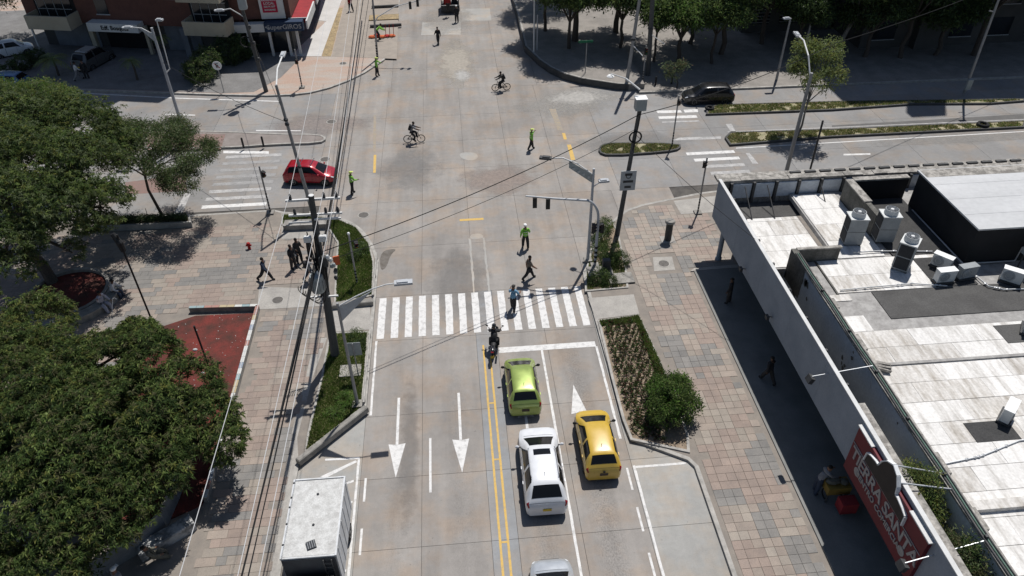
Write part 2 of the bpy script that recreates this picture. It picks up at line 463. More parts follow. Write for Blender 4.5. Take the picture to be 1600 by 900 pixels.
def patch(px, m, z=0.004, name='repair_patch'):
    part(name, MB().sheet(px, z), m, road)
patch([(-2.69, 81.31), (1.45, 81.24), (1.30, 77.15), (-2.80, 77.43)], 'concrete_new')
patch([(1.59, 85.25), (4.82, 85.10), (4.76, 81.07), (1.59, 81.23)], 'concrete_new')
mat('stain', (0.36, 0.325, 0.28), (0.255, 0.24, 0.225), scale=0.55, fine=0.2, bscale=12, thr=(0.42, 0.6))
def decal(name, c, m1, r, z, thr=(0.25, 0.75), alpha=0.8, nscale=0.7):
    """stain with a ragged edge: a sheet whose cover fades out through noise"""
    m = bpy.data.materials.new(name); m.use_nodes = True; nt = m.node_tree; N = nt.nodes; L = nt.links; b = N['Principled BSDF']; b.inputs['Roughness'].default_value = 0.85
    g = N.new('ShaderNodeNewGeometry'); sb_ = N.new('ShaderNodeVectorMath'); sb_.operation = 'SUBTRACT'; L.new(g.outputs['Position'], sb_.inputs[0]); sb_.inputs[1].default_value = (c[0], c[1], 0)
    dv = N.new('ShaderNodeVectorMath'); dv.operation = 'DIVIDE'; L.new(sb_.outputs[0], dv.inputs[0]); dv.inputs[1].default_value = (r[0], r[1], 1)
    ln = N.new('ShaderNodeVectorMath'); ln.operation = 'LENGTH'; L.new(dv.outputs[0], ln.inputs[0])
    n = N.new('ShaderNodeTexNoise'); n.inputs['Scale'].default_value = nscale; n.inputs['Detail'].default_value = 8; n.inputs['Roughness'].default_value = 0.68; L.new(g.outputs['Position'], n.inputs['Vector'])
    ad = N.new('ShaderNodeMath'); ad.operation = 'MULTIPLY_ADD'; L.new(n.outputs['Fac'], ad.inputs[0]); ad.inputs[1].default_value = -1.6; L.new(ln.outputs['Value'], ad.inputs[2])
    mr = N.new('ShaderNodeMapRange'); mr.inputs[1].default_value = -0.35; mr.inputs[2].default_value = 0.22; mr.inputs[3].default_value = alpha; mr.inputs[4].default_value = 0.0; L.new(ad.outputs[0], mr.inputs[0])
    hs = N.new('ShaderNodeHueSaturation'); hs.inputs['Color'].default_value = (*m1, 1); vr = N.new('ShaderNodeMapRange'); vr.inputs[1].default_value = 0.3; vr.inputs[2].default_value = 0.7; vr.inputs[3].default_value = 0.8; vr.inputs[4].default_value = 1.2
    n2 = N.new('ShaderNodeTexNoise'); n2.inputs['Scale'].default_value = 4.0; n2.inputs['Detail'].default_value = 5; L.new(g.outputs['Position'], n2.inputs['Vector']); L.new(n2.outputs['Fac'], vr.inputs[0]); L.new(vr.outputs[0], hs.inputs['Value']); L.new(hs.outputs[0], b.inputs['Base Color'])
    L.new(mr.outputs[0], b.inputs['Alpha']); MATS[name] = m
    part('stain', MB().sheet([(c[0] - r[0] * 1.5, c[1] - r[1] * 1.5), (c[0] + r[0] * 1.5, c[1] - r[1] * 1.5), (c[0] + r[0] * 1.5, c[1] + r[1] * 1.5), (c[0] - r[0] * 1.5, c[1] + r[1] * 1.5)], z), name, road)
decal('stain_a', (0.56, 69.93), (0.36, 0.325, 0.275), (2.0, 6.0), 0.0042); decal('stain_b', (1.05, 66.46), (0.44, 0.43, 0.41), (0.9, 1.6), 0.0048, alpha=0.7, nscale=1.5)
decal('stain_c', (-3.48, 49.63), (0.19, 0.185, 0.18), (2.6, 3.5), 0.0040, alpha=0.4); decal('stain_d', (3.04, 47.25), (0.29, 0.235, 0.205), (3.0, 2.2), 0.0044, alpha=0.6)
decal('stain_e', (-10.96, 57.55), (0.275, 0.235, 0.215), (4.5, 2.0), 0.0044, alpha=0.6); decal('stain_f', (-0.16, 35.42), (0.17, 0.165, 0.16), (2.0, 4.0), 0.0040, alpha=0.35)
decal('stain_g', (-2.99, 23.00), (0.165, 0.16, 0.155), (0.5, 5.0), 0.0040, alpha=0.35, nscale=2.0); decal('stain_h', (0.08, 82.01), (0.30, 0.28, 0.255), (3.0, 5.0), 0.0041, alpha=0.5)
decal('stain_i', (9.43, 59.06), (0.30, 0.29, 0.27), (4.0, 2.6), 0.0043, alpha=0.5); decal('stain_j', (13.65, 51.60), (0.20, 0.195, 0.19), (5.0, 2.0), 0.0041, alpha=0.4); decal('stain_k', (39.59, 49.95), (0.27, 0.255, 0.235), (8.0, 1.2), 0.0041, alpha=0.45)
decal('stain_l', (11.08, 60.71), (0.37, 0.355, 0.33), (3.6, 1.9), 0.0046, alpha=0.85, nscale=0.5)
mat('red_paint_worn', (0.28, 0.235, 0.205), (0.245, 0.23, 0.215), scale=1.3, fine=0.15, bscale=12)
patch(rounded([(0.31, 51.63), (1.59, 51.50), (1.73, 50.56), (1.08, 50.13), (0.33, 50.71)]), 'concrete_new', 0.005)
patch([(-24.06, 49.59), (-19.98, 50.38), (-19.28, 47.93), (-23.52, 47.84)], 'brick_red', 0.004, 'brick_strip')
mat('wet_stain', (0.10, 0.088, 0.075), (0.16, 0.145, 0.13), scale=2.0)
patch(rounded([(-5.14, 39.10), (-4.02, 39.27), (-4.48, 38.61), (-4.66, 37.28), (-5.04, 36.93)]), 'wet_stain', 0.0046, 'oil_stain')
mat('asphalt_patch', (0.10, 0.098, 0.096), (0.13, 0.125, 0.12), scale=1.5)
patch([(30.54, 53.04), (38.17, 53.16), (47.14, 53.40), (46.48, 52.39), (37.76, 52.39), (30.35, 52.60)], 'asphalt_patch', 0.0046)

# manhole covers
mat('iron', (0.13, 0.12, 0.11), (0.09, 0.085, 0.08), scale=6, metal=0.3, rough=0.7)
def manhole(px, py, r, where, loc=None, z=0.0):
    p = loc
    t = thing('manhole_cover', where, 'manhole cover', (p[0], p[1], z + 0.004))
    mb = MB().lathe([(r, 0), (r, 0.006), (r * 0.86, 0.006)], 24); part('rim', mb, 'kerb', t)
    mb = MB().lathe([(r * 0.84, 0), (r * 0.84, 0.010), (r * 0.8, 0.012)], 24)
    for k in range(-3, 4): mb.box((k * r * 0.2, 0, 0.013), (r * 0.06, r * 1.2, 0.006))
    part('lid', mb, 'iron', t)
    return t
manhole(0, 0, 0.42, 'round iron manhole cover in the west street carriageway', (-10.07, 58.05))
manhole(0, 0, 0.40, 'round iron manhole cover in the road beside the curved lawn kerb', (-6.47, 43.42))
manhole(0, 0, 0.42, 'round manhole cover in the road just ahead of the red car', (-9.91, 51.58))

# ------------------------------------------------------------------ painted markings
def marking(name, polys, m='white_paint', z=0.006, piece='stripe'):
    o = bpy.data.objects.new(name, None); link(o); o['kind'] = 'structure'
    for i, p in enumerate(polys):
        part(piece, MB().sheet(p, z), m, o)
    return o
def rect(x0, x1, y0, y1): return [(x0, y0), (x1, y0), (x1, y1), (x0, y1)]
def wob(x0, x1, y0, y1, n=14, a=0.012):
    l = [(x0 + random.uniform(-a, a), y0 + (y1 - y0) * k / n) for k in range(n + 1)]
    r = [(x1 + random.uniform(-a, a), y0 + (y1 - y0) * k / n) for k in range(n, -1, -1)]
    return l + r
zeb = []
n = 16
for i in range(n):
    x0 = -4.93 + i * 0.762
    zeb.append(wob(x0, x0 + 0.40, 30.75, 34.28))
marking('crosswalk', zeb)
marking('stop_line', [wob(1.68, 6.9, 29.0, 29.42, 20)], piece='line')
marking('lane_line', [wob(3.90, 4.02, 3, 29.0, 60, 0.008)], piece='line')
marking('edge_line', [wob(6.86, 6.98, 22.6, 29.0, 30, 0.01), wob(7.16, 7.27, 3, 21.0, 40, 0.01), rect(7.27, 9.6, 20.85, 20.97)], piece='line')
marking('edge_line', [wob(-4.98, -4.87, 25.2, 30.6, 20, 0.012), wob(-5.36, -5.25, 3, 22.55, 40, 0.01)], piece='line')
marking('yellow_line', [wob(0.80, 0.90, 3, 29.7, 60, 0.006), wob(1.13, 1.23, 3, 28.6, 60, 0.006)] + [rect(0.9, 1.13, y, y + 0.09) for y in (25.4, 17.6, 21.9)], 'yellow_paint', piece='line')
marking('lane_dash', [rect(-2.08, -1.97, y, y + 3.1) for y in (20.4, 11.9, 3.5)], piece='dash')
def arrow(cx, ytip, head, hw, tail, tw): # pointing to -y if tail > ytip
    s = 1 if tail > ytip else -1
    return [(cx, ytip), (cx - hw, ytip + s * head), (cx - tw, ytip + s * head * 0.97), (cx - tw, tail), (cx + tw, tail), (cx + tw, ytip + s * head * 0.97), (cx + hw, ytip + s * head)]
marking('lane_arrow', [arrow(-3.58, 21.35, 1.95, 0.40, 26.25, 0.065)], piece='arrow')
marking('lane_arrow', [arrow(-0.59, 21.35, 1.95, 0.40, 26.3, 0.065)], piece='arrow')
marking('lane_arrow', [arrow(5.25, 26.3, 1.95, 0.40, 21.4, 0.065)], piece='arrow')
marking('lane_arrow', [arrow(2.62, 26.3, 1.95, 0.40, 21.2, 0.065)], piece='arrow')
marking('bay_dash', [rect(-4.97, -4.87, y, y + 1.25) for y in (20.2, 17.6, 15.0, 12.4)] + [rect(6.82, 6.92, y, y + 1.2) for y in (19.7, 17.6, 15.4, 13.2)], piece='dash')
marking('hatching', [[(-6.98, 21.73), (-6.77, 21.60), (-5.38, 22.40), (-5.44, 22.52)], [(-6.85, 22.62), (-6.86, 22.73), (-5.28, 22.69), (-5.27, 22.56)], [(-5.77, 21.19), (-5.78, 21.32), (-5.45, 21.41), (-5.44, 21.30)],
                     [(-5.57, 20.13), (-5.58, 20.24), (-5.42, 20.29), (-5.41, 20.19)], [(-5.54, 19.06), (-5.55, 19.17), (-5.41, 19.22), (-5.41, 19.13)], [(-5.55, 17.94), (-5.56, 18.06), (-5.41, 18.13), (-5.40, 18.03)], [(-5.55, 16.82), (-5.56, 16.93), (-5.42, 17.03), (-5.41, 16.92)]], piece='bar')
# the old median strip outlined on the carriageway beyond the crosswalk
marking('median_outline', [wob(0.52, 0.64, 30.7, 39.9, 30, 0.03), wob(1.42, 1.54, 30.7, 39.9, 30, 0.03), rounded([(0.55, 39.8), (1.5, 39.8), (1.4, 40.4), (0.65, 40.4)])], 'concrete_new', 0.0045, piece='line')
marking('yellow_mark', [rect(0.0, 1.6, 42.0, 42.25), [(8.72, 52.01), (9.02, 51.98), (8.98, 49.51), (8.65, 49.54)], [(8.60, 53.99), (8.85, 53.96), (8.84, 52.86), (8.59, 52.88)], [(-6.26, 51.91), (-6.06, 51.89), (-5.96, 49.12), (-6.15, 49.14)]], 'yellow_paint', piece='dash')
mat('old_yellow', (0.33, 0.27, 0.19), (0.26, 0.235, 0.21), scale=3.5)
marking('yellow_mark', [[(-6.65, 58.90), (-6.43, 58.87), (-6.13, 52.30), (-6.33, 52.33)], [(8.15, 58.56), (8.69, 58.50), (8.76, 54.43), (8.35, 54.47)]], 'old_yellow', piece='dash')
mat('worn_white', (0.44, 0.43, 0.42), (0.28, 0.275, 0.27), scale=2.2, thr=(0.36, 0.66), bscale=14, fine=0.2)
mat('faint_white', (0.31, 0.305, 0.30), (0.245, 0.24, 0.235), scale=2.2, thr=(0.36, 0.66), bscale=14, fine=0.15)
wst = []
for k in range(8):
    y = 45.35 + k * 1.02
    wst.append(wob(-17.7 + 0.02 * k, -13.3, y, y + 0.42, 24, 0.06))
cw = marking('crosswalk', [wst[0]], 'white_paint')
for i, p in enumerate(wst[1:8]): part('stripe', MB().sheet(p, 0.006), 'worn_white' if i in (0, 1, 6) else 'faint_white', cw)
marking('stop_line', [[(-19.39, 44.90), (-18.84, 44.93), (-18.92, 47.54), (-19.33, 47.58)]], 'worn_white', piece='line')
est = [[(17.55 + 0.32 * k, 49.35 - k * 1.02), (21.3 + 0.05 * k, 49.35 - k * 1.02), (21.3 + 0.05 * k, 49.77 - k * 1.02), (17.55 + 0.32 * k, 49.77 - k * 1.02)] for k in range(6)]
cw = marking('crosswalk', est[:2], 'white_paint')
for i, p in enumerate(est[2:]): part('stripe', MB().sheet(p, 0.006), 'worn_white' if i < 2 else 'faint_white', cw)
cw = marking('crosswalk', [[(17.06, 57.23), (19.12, 57.13), (19.15, 56.64), (17.10, 56.73)], [(16.95, 56.14), (20.18, 56.04), (20.15, 55.55), (16.94, 55.66)], [(19.40, 57.17), (20.62, 57.16), (20.51, 56.61), (19.36, 56.61)]], 'white_paint')
for p in ([(17.04, 55.17), (20.12, 55.08), (20.11, 54.84), (17.03, 54.94)], [(17.75, 52.25), (21.02, 52.12), (20.94, 51.69), (17.02, 51.83)]): part('stripe', MB().sheet(p, 0.006), 'worn_white', cw)
marking('stop_line', [[(22.09, 54.16), (22.58, 54.17), (22.42, 52.09), (22.06, 52.12)], [(22.07, 49.25), (22.36, 49.22), (22.46, 47.51), (22.03, 47.55)]], 'worn_white', piece='line')
marking('lane_dash', [[(-32.46, 62.88), (-29.68, 62.20), (-29.62, 62.03), (-32.40, 62.71)], [(-24.31, 61.08), (-21.70, 60.58), (-21.66, 60.40), (-24.27, 60.90)], [(29.39, 48.33), (31.45, 48.22), (31.34, 47.98), (29.28, 48.09)]], piece='dash')
marking('edge_line', [[(-35.86, 66.94), (-23.94, 64.22), (-14.82, 62.57), (-14.79, 62.41), (-23.90, 64.04), (-35.79, 66.75)], [(-17.96, 53.80), (-14.41, 53.33), (-14.34, 52.91), (-17.87, 53.38)], [(-16.05, 57.14), (-12.40, 56.69), (-12.38, 56.55), (-16.02, 56.98)],
                      [(21.61, 50.13), (45.21, 50.46), (45.14, 50.35), (21.57, 50.01)]], piece='line')
marking('edge_line', [[(21.84, 52.87), (46.55, 52.50), (46.48, 52.39), (21.80, 52.74)]], 'worn_white', piece='line')

# ------------------------------------------------------------------ pavements
KZ = 0.13
def pavement(name, poly, m, z=KZ, kerbw=0.16, km='kerb', closed_edges=None):
    o = struct(name, MB().prism(poly, -0.08, z), m)
    return o
def kerb_line(parent, pts, w=0.17, z=KZ, m='kerb', inward=1, z0=-0.05):
    """kerb of real stones laid along a polyline, proud of the pavement edge"""
    mb = MB(); L = []
    for i in range(len(pts)):
        a = Vector(pts[max(0, i - 1)]); b = Vector(pts[min(len(pts) - 1, i + 1)]); t = (b - a).normalized()
        L.append((Vector(pts[i]), Vector((-t.y, t.x))))
    n = len(L)
    vs = []
    for p, q in L:
        for d, zz in ((-0.02, z0), (-0.02, z + 0.006), (w, z + 0.006), (w, z0)): vs.append((p.x + q.x * d * inward, p.y + q.y * d * inward, zz))
    fs = []
    for i in range(n - 1):
        for k in range(3):
            a = i * 4 + k; f = (a, a + 1, a + 5, a + 4)
            fs.append(f if inward < 0 else f[::-1])
    fs += [(0, 1, 2, 3), (4 * n - 1, 4 * n - 2, 4 * n - 3, 4 * n - 4)]
    mb.add(vs, fs)
    return part('kerb', mb, m, parent)
def smooth_line(pts, it=2):
    for _ in range(it):
        q = [pts[0]]
        for i in range(len(pts) - 1):
            a, b = pts[i], pts[i + 1]
            q += [(a[0] * 0.75 + b[0] * 0.25, a[1] * 0.75 + b[1] * 0.25), (a[0] * 0.25 + b[0] * 0.75, a[1] * 0.25 + b[1] * 0.75)]
        q.append(pts[-1]); pts = q
    return pts

se_kerb = [(9.92, 3), (9.92, 20.6), (9.7, 21.0), (7.6, 22.3), (7.3, 22.7)] + [(7.22, 31.2), (7.2, 33.3), (7.2, 34.7)] + smooth_line([(7.2, 34.8), (7.35, 36.2), (8.0, 37.6), (9.0, 39.4), (10.2, 41.0), (11.7, 42.4), (14.8, 43.2), (17.7, 43.9), (24, 44.3)], 1) + [(62, 44.5)]
sidewalk_east = pavement('sidewalk', se_kerb + [(62, 3)], 'mortar')
kerb_line(sidewalk_east, se_kerb, inward=-1)
sw_kerb = [(-8.02, 3), (-8.02, 22.45), (-5.17, 25.5), (-5.17, 37.9)] + smooth_line([(-5.2, 38), (-5.7, 40.0), (-6.7, 42.0), (-8.1, 43.2), (-12.0, 44.2)], 1) + [(-12.6, 44.5), (-18, 44.4), (-24.7, 44.4), (-62, 46.0)]
sidewalk_west = pavement('plaza', sw_kerb + [(-62, 3)], 'mortar')
kerb_line(sidewalk_west, sw_kerb, inward=1)
nw_kerb = [(-5.3, 110), (-5.35, 77), (-5.7, 73.3), (-6.3, 70.8)] + smooth_line([(-6.4, 70.6), (-8.5, 66.9), (-11.7, 64.0), (-14.9, 63.4), (-20.1, 64.2)], 1) + [(-34.7, 66.9), (-62, 71.5)]
sidewalk_nw = pavement('sidewalk', nw_kerb + [(-62, 112)], 'nw_brick')
kerb_line(sidewalk_nw, nw_kerb, w=0.2, inward=-1)
ne_kerb = [(7.65, 112), (7.5, 78), (7.4, 71.8)] + smooth_line([(7.4, 71.6), (8.7, 66.8), (10.7, 63.7), (14.6, 61.7)], 1) + [(15.6, 61.5)]
sidewalk_ne = pavement('sidewalk', ne_kerb + [(17, 61.4), (17, 112)], 'ne_walk', z=0.6)
kerb_line(sidewalk_ne, ne_kerb, w=0.12, z=0.6, inward=1, m='dark_kerb')  # kerb face coloured dark to hold its shadow; pale top laid separately
kerb_line(sidewalk_ne, [(p[0] + 0.11, p[1] + 0.04) for p in ne_kerb], w=0.16, z=0.612, inward=1, z0=0.5)
mb = MB(); o = MB()
pts = ne_kerb[1:]
ne_low = pavement('sidewalk', [(16.4, 60.7), (62, 60.2), (62, 112), (16.4, 112)], 'ne_walk', z=0.16)
kerb_line(ne_low, [(16.4, 60.7), (62, 60.2)], inward=1, z=0.16)

# ------------------------------------------------------------------ islands with kerb, earth and grass
def grass_mesh(name, poly, n, h=(0.05, 0.14), z=0.15, mats=('grass_a', 'grass_b', 'grass_dry'), w=0.02, prob=(0.45, 0.4, 0.15), lean=0.5, clump=0.0, holes=()):
    xs = [p[0] for p in poly]; ys = [p[1] for p in poly]
    P = []
    tries = 0
    while len(P) < n and tries < 40:
        q = rng.uniform((min(xs), min(ys)), (max(xs), max(ys)), (n, 2)); tries += 1
        for a in q:
            if inside(a, poly) and not any(inside(a, hh) for hh in holes):
                if clump and noise.noise(Vector((a[0] * 1.3, a[1] * 1.3, 3.1))) < clump - 0.5 + rng.random() * 0.3: continue
                P.append(a)
                if len(P) >= n: break
    P = np.array(P); n = len(P)
    a = rng.uniform(0, 2 * np.pi, n); hh = rng.uniform(h[0], h[1], n); ln = rng.uniform(-lean, lean, (n, 2)) * hh[:, None]
    V = np.zeros((n, 3, 3)); V[:, :, 2] = z
    dx = np.cos(a) * w; dy = np.sin(a) * w
    V[:, 0, 0] = P[:, 0] - dx; V[:, 0, 1] = P[:, 1] - dy; V[:, 1, 0] = P[:, 0] + dx; V[:, 1, 1] = P[:, 1] + dy
    V[:, 2, 0] = P[:, 0] + ln[:, 0]; V[:, 2, 1] = P[:, 1] + ln[:, 1]; V[:, 2, 2] = z + hh
    return tri_mesh(name, V.reshape(-1, 3), mats, rng.choice(len(mats), n, p=prob))
def tri_mesh(name, V, mats, mi):
    n = len(V) // 3
    me = bpy.data.meshes.new(name); me.vertices.add(len(V)); me.vertices.foreach_set('co', V.astype(np.float32).ravel())
    me.loops.add(3 * n); me.loops.foreach_set('vertex_index', np.arange(3 * n, dtype=np.int32))
    me.polygons.add(n); me.polygons.foreach_set('loop_start', np.arange(0, 3 * n, 3, dtype=np.int32)); me.polygons.foreach_set('loop_total', np.full(n, 3, dtype=np.int32))
    for m in mats: me.materials.append(MATS[m])
    me.polygons.foreach_set('material_index', np.asarray(mi, dtype=np.int32)); me.update(calc_edges=True)
    return me
leafmat('grass_a', (0.14, 0.20, 0.045)); leafmat('grass_b', (0.085, 0.145, 0.03)); leafmat('grass_dry', (0.36, 0.31, 0.16)); leafmat('grass_bright', (0.12, 0.19, 0.035))
def stuff(name, me, label, cat):
    o = link(bpy.data.objects.new(name, me)); return tag(o, label, cat, kind='stuff')
def island(name, poly, earth, kh=0.17, kw=0.15, km='kerb', z0=-0.02):
    inn = offset_poly(poly, kw)
    mb = MB(); ring(mb, poly, inn, z0, kh)
    o = struct(name, mb, km)
    part('bed', MB().sheet(inn, kh - 0.03), earth, o)
    return o, inn
# east medians
e1, in1 = island('median', [(20.89, 55.84), (21.60, 57.12), (22.52, 57.59), (32.35, 57.17), (46.60, 56.10), (48.80, 55.92), (48.52, 55.50), (45.44, 55.32), (38.81, 55.91), (31.64, 55.55)], 'dry_earth', km='dark_kerb')
stuff('grass', grass_mesh('grass', in1, 9000, (0.05, 0.16), 0.13, prob=(0.34, 0.2, 0.46), w=0.05, clump=0.12), 'patchy dry grass on the upper median of the east street', 'grass')
e2, in2 = island('median', rounded([(10.84, 50.32), (11.26, 51.53), (12.41, 51.73), (17.44, 51.09), (17.29, 50.16), (15.99, 49.78), (11.51, 49.64)], 1), 'dry_earth', km='dark_kerb')
stuff('grass', grass_mesh('grass', in2, 5000, (0.05, 0.15), 0.13, prob=(0.3, 0.2, 0.5), w=0.045, clump=0.1), 'yellowing grass on the short rounded median nose', 'grass')
e3, in3 = island('median', [(21.19, 51.67), (21.87, 52.48), (30.16, 52.16), (46.19, 51.95), (45.48, 50.88), (29.60, 50.89), (21.19, 50.38)], 'dry_earth', km='dark_kerb')
stuff('grass', grass_mesh('grass', in3, 10000, (0.05, 0.15), 0.13, prob=(0.3, 0.16, 0.54), w=0.05, clump=0.12), 'dry grass strip on the long median beside the roof', 'grass')
w1, inw1 = island('median', rounded([(-10.04, 54.74), (-10.74, 55.58), (-13.82, 55.91), (-18.03, 56.80), (-26.45, 58.04), (-25.38, 54.53), (-17.94, 53.96), (-14.05, 54.19), (-10.57, 54.03)], 1), 'median_top', km='kerb')
part('brick_strip', MB().sheet([(-24.64, 57.20), (-18.29, 56.31), (-18.11, 53.80), (-23.81, 54.29)], 0.152), 'brick_red', w1)
# SW corner lawns
LAWN1 = [(-11.99, 43.91), (-8.03, 42.87), (-6.76, 41.74), (-5.81, 39.80), (-5.41, 37.69), (-5.27, 34.39), (-7.50, 33.79), (-7.75, 37.26), (-7.89, 40.01), (-8.91, 42.34), (-11.77, 42.48)]
l1, inl1 = island('planting_bed', LAWN1, 'lawn_earth', kh=0.19, kw=0.12, z0=0.1)
stuff('grass', grass_mesh('grass', inl1, 26000, (0.05, 0.16), 0.16, w=0.025), 'green lawn at the curved corner of the plaza', 'grass')
LAWN2 = [(-7.50, 31.31), (-5.33, 31.20), (-5.28, 28.15), (-5.30, 25.49), (-7.78, 23.03), (-7.82, 24.11), (-7.58, 27.91)]
l2, inl2 = island('planting_bed', LAWN2, 'lawn_earth', kh=0.24, kw=0.12, z0=0.1)
stuff('grass', grass_mesh('grass', inl2, 24000, (0.05, 0.16), 0.2, w=0.022), 'green lawn around the utility pole left of the road', 'grass')
# SE corner bed and plant bed
RP = [(10.07, 40.64), (8.94, 38.89), (7.99, 37.29), (7.36, 35.42), (7.04, 33.53), (9.65, 33.63), (9.93, 35.49), (10.07, 37.49), (10.22, 39.27)]
r1, inr1 = island('planting_bed', RP, 'soil', kh=0.19, kw=0.12, z0=0.1)
stuff('grass', grass_mesh('grass', inr1, 5000, (0.05, 0.14), 0.16, w=0.025, clump=0.25), 'thin grass in the corner bed below the signal masts', 'grass')
BED = [(7.33, 30.92), (9.71, 31.18), (9.86, 29.65), (10.00, 27.62), (10.15, 25.29), (10.12, 22.38), (9.89, 21.34), (7.33, 22.34), (7.21, 23.66), (7.22, 26.47)]
r2, inr2 = island('planting_bed', BED, 'soil', kh=0.2, kw=0.13, z0=0.1)
GB = [inr2[i] for i in range(len(inr2))]
stuff('grass', grass_mesh('grass', [(9.39, 31.08), (9.69, 31.10), (10.14, 25.27), (10.06, 23.99), (9.54, 24.46), (9.49, 27.65)], 6000, (0.06, 0.16), 0.18, w=0.025), 'grass edging along the bed of small reddish plants', 'grass')
stuff('grass', grass_mesh('grass', [(7.39, 30.84), (9.61, 31.06), (9.70, 30.50), (7.45, 30.40)], 2500, (0.06, 0.16), 0.18, w=0.025), 'grass strip at the crosswalk end of the plant bed', 'grass')

# ------------------------------------------------------------------ pavers
def cluster(x, y, seed):
    a = noise.noise(Vector((math.floor(x / 0.86) * 0.41 + seed, math.floor(y / 0.86) * 0.41, seed)))
    b = noise.noise(Vector((math.floor(x / 0.86) * 0.93 + 9, math.floor(y / 0.86) * 0.93, seed + 4)))
    return a + 0.6 * b
PM = ['paver_beige', 'paver_pink', 'paver_grey', 'paver_buff']
def pave(parent, poly, holes, seed, t=0.42, longp=0.4, z=KZ, gap=0.014, keep=300, origin=None):
    xs = [p[0] for p in poly]; ys = [p[1] for p in poly]
    tiles = []
    y = min(ys); row = 0
    while y < max(ys):
        x = min(xs) - (0.5 * t if row % 2 and longp > 0.5 else 0)
        while x < max(xs):
            w = t * 2 if random.random() < longp else t
            c = [(x, y), (x + w, y), (x + w, y + t), (x, y + t)]
            if all(inside(q, poly) for q in c) and not any(inside(q, h) for q in c for h in holes):
                v = cluster(x, y, seed)
                k = 2 if v > 0.22 else 1 if v < -0.24 else (3 if random.random() < 0.35 else 0)
                if random.random() < 0.05: k = random.choice((0, 1, 2, 3))
                tiles.append((x, y, w, k))
            x += w
        y += t; row += 1
    tiles.sort(key=lambda q: q[1] + 0.3 * abs(q[0]))
    base = {}
    for i, (x, y, w, k) in enumerate(tiles[:keep]):
        key = (w, k)
        if key not in base: base[key] = MB().box((0, 0, 0.008), (w - gap, t - gap, 0.026)).mesh('paver', PM[k])
        o = bpy.data.objects.new('paver', base[key]); link(o, parent); o.location = (x + w / 2, y + t / 2, z + random.uniform(-0.002, 0.003))
        o.rotation_euler = (random.uniform(-0.004, 0.004), random.uniform(-0.004, 0.004), 0)
    mb = MB()
    for x, y, w, k in tiles[keep:]:
        hx, hy = (w - gap) / 2, (t - gap) / 2; cx, cy = x + w / 2, y + t / 2; zz = z + 0.021 + random.uniform(-0.002, 0.003)
        mb.add([(cx - hx, cy - hy, zz), (cx + hx, cy - hy, zz), (cx + hx, cy + hy, zz), (cx - hx, cy + hy, zz),
                (cx - hx, cy - hy, z - 0.01), (cx + hx, cy - hy, z - 0.01), (cx + hx, cy + hy, z - 0.01), (cx - hx, cy + hy, z - 0.01)],
               [(0, 1, 2, 3), (4, 5, 1, 0), (5, 6, 2, 1), (6, 7, 3, 2), (7, 4, 0, 3)], k)
    part('pavers', mb, PM, parent, kind='stuff')
RAMP_E = [(7.14, 32.95), (9.83, 33.04), (9.77, 31.26), (7.25, 31.06)]
MH_E = [(11.80, 36.52), (13.00, 36.47), (12.84, 35.10), (11.54, 35.10)]
PAD_E = [(14.75, 42.84), (17.84, 43.20), (17.03, 41.14), (14.83, 41.13)]
se_area = [(10.12, 10), (10.12, 20.7), (10.35, 22.5), (10.45, 26), (10.1, 29.5), (9.9, 33.2), (10.15, 37), (10.4, 39.5), (10.6, 40.9), (11.8, 42.15), (14.8, 42.9), (17, 43.3), (17.0, 10)]
pave(sidewalk_east, se_area, [RAMP_E, MH_E, PAD_E, [(13.9, 5), (18, 5), (18, 34.95), (13.9, 34.85)]], 2.3, longp=0.12)
RAMP_W = [(-7.71, 33.38), (-5.44, 33.56), (-5.24, 31.43), (-7.48, 31.43)]
PADW = [(-12.11, 35.95), (-8.02, 35.29), (-7.86, 33.74), (-11.84, 33.79)]
REDB = [(-17.43, 32.63), (-15.22, 33.56), (-11.80, 33.56), (-11.72, 27.61), (-11.61, 23.72), (-11.82, 20.56), (-12.61, 19.61), (-15.54, 20.59)]
sw_area = [(-11.65, 10), (-8.25, 10), (-8.25, 22.4), (-8.3, 24), (-8.0, 28), (-7.55, 31.3), (-7.6, 33.5), (-7.95, 36.5), (-7.9, 40), (-8.8, 42.6), (-12.4, 42.7), (-12.7, 43.2), (-24, 43.0), (-30, 42.6), (-30, 28), (-17.5, 28), (-17.6, 33.3), (-15.6, 34.2), (-11.55, 34.0), (-11.55, 27.6)]
pave(sidewalk_west, sw_area, [RAMP_W, PADW, REDB], 7.7, longp=0.62)
for nm, par, poly, mm in (('ramp', sidewalk_east, RAMP_E, 'walk_concrete'), ('manhole_pad', sidewalk_east, MH_E, 'walk_concrete'), ('concrete_pad', sidewalk_east, PAD_E, 'walk_concrete'),
                      ('ramp', sidewalk_west, RAMP_W, 'walk_concrete'), ('concrete_pad', sidewalk_west, PADW, 'walk_concrete')):
    part(nm, MB().sheet(poly, KZ + 0.012), mm, par)
part('concrete_pad', MB().sheet([(-11.77, 42.43), (-9.03, 42.23), (-8.57, 40.69), (-11.53, 40.84)], KZ + 0.03), 'walk_concrete', sidewalk_west)
part('concrete_edge', MB().sheet([(-8.0, 10), (-7.99, 22.4), (-8.28, 24), (-8.03, 28), (-7.6, 31), (-8.25, 31), (-8.6, 24), (-8.24, 10)], KZ + 0.003), 'walk_concrete', sidewalk_west)
af = part('arcade_floor', MB().prism([(13.92, 9), (17.0, 9), (17.0, 34.9), (13.92, 34.8)], KZ + 0.03, KZ + 0.06), 'walk_shade_tone', sidewalk_east)
part('arcade_step', MB().prism([(13.7, 34.82), (17.0, 34.92), (17.0, 35.2), (14.0, 35.1)], KZ, KZ + 0.07), 'walk_concrete', sidewalk_east)
manhole(0, 0, 0.38, 'round iron cover in a pale square on the right pavement', (12.31, 35.80), KZ + 0.012)
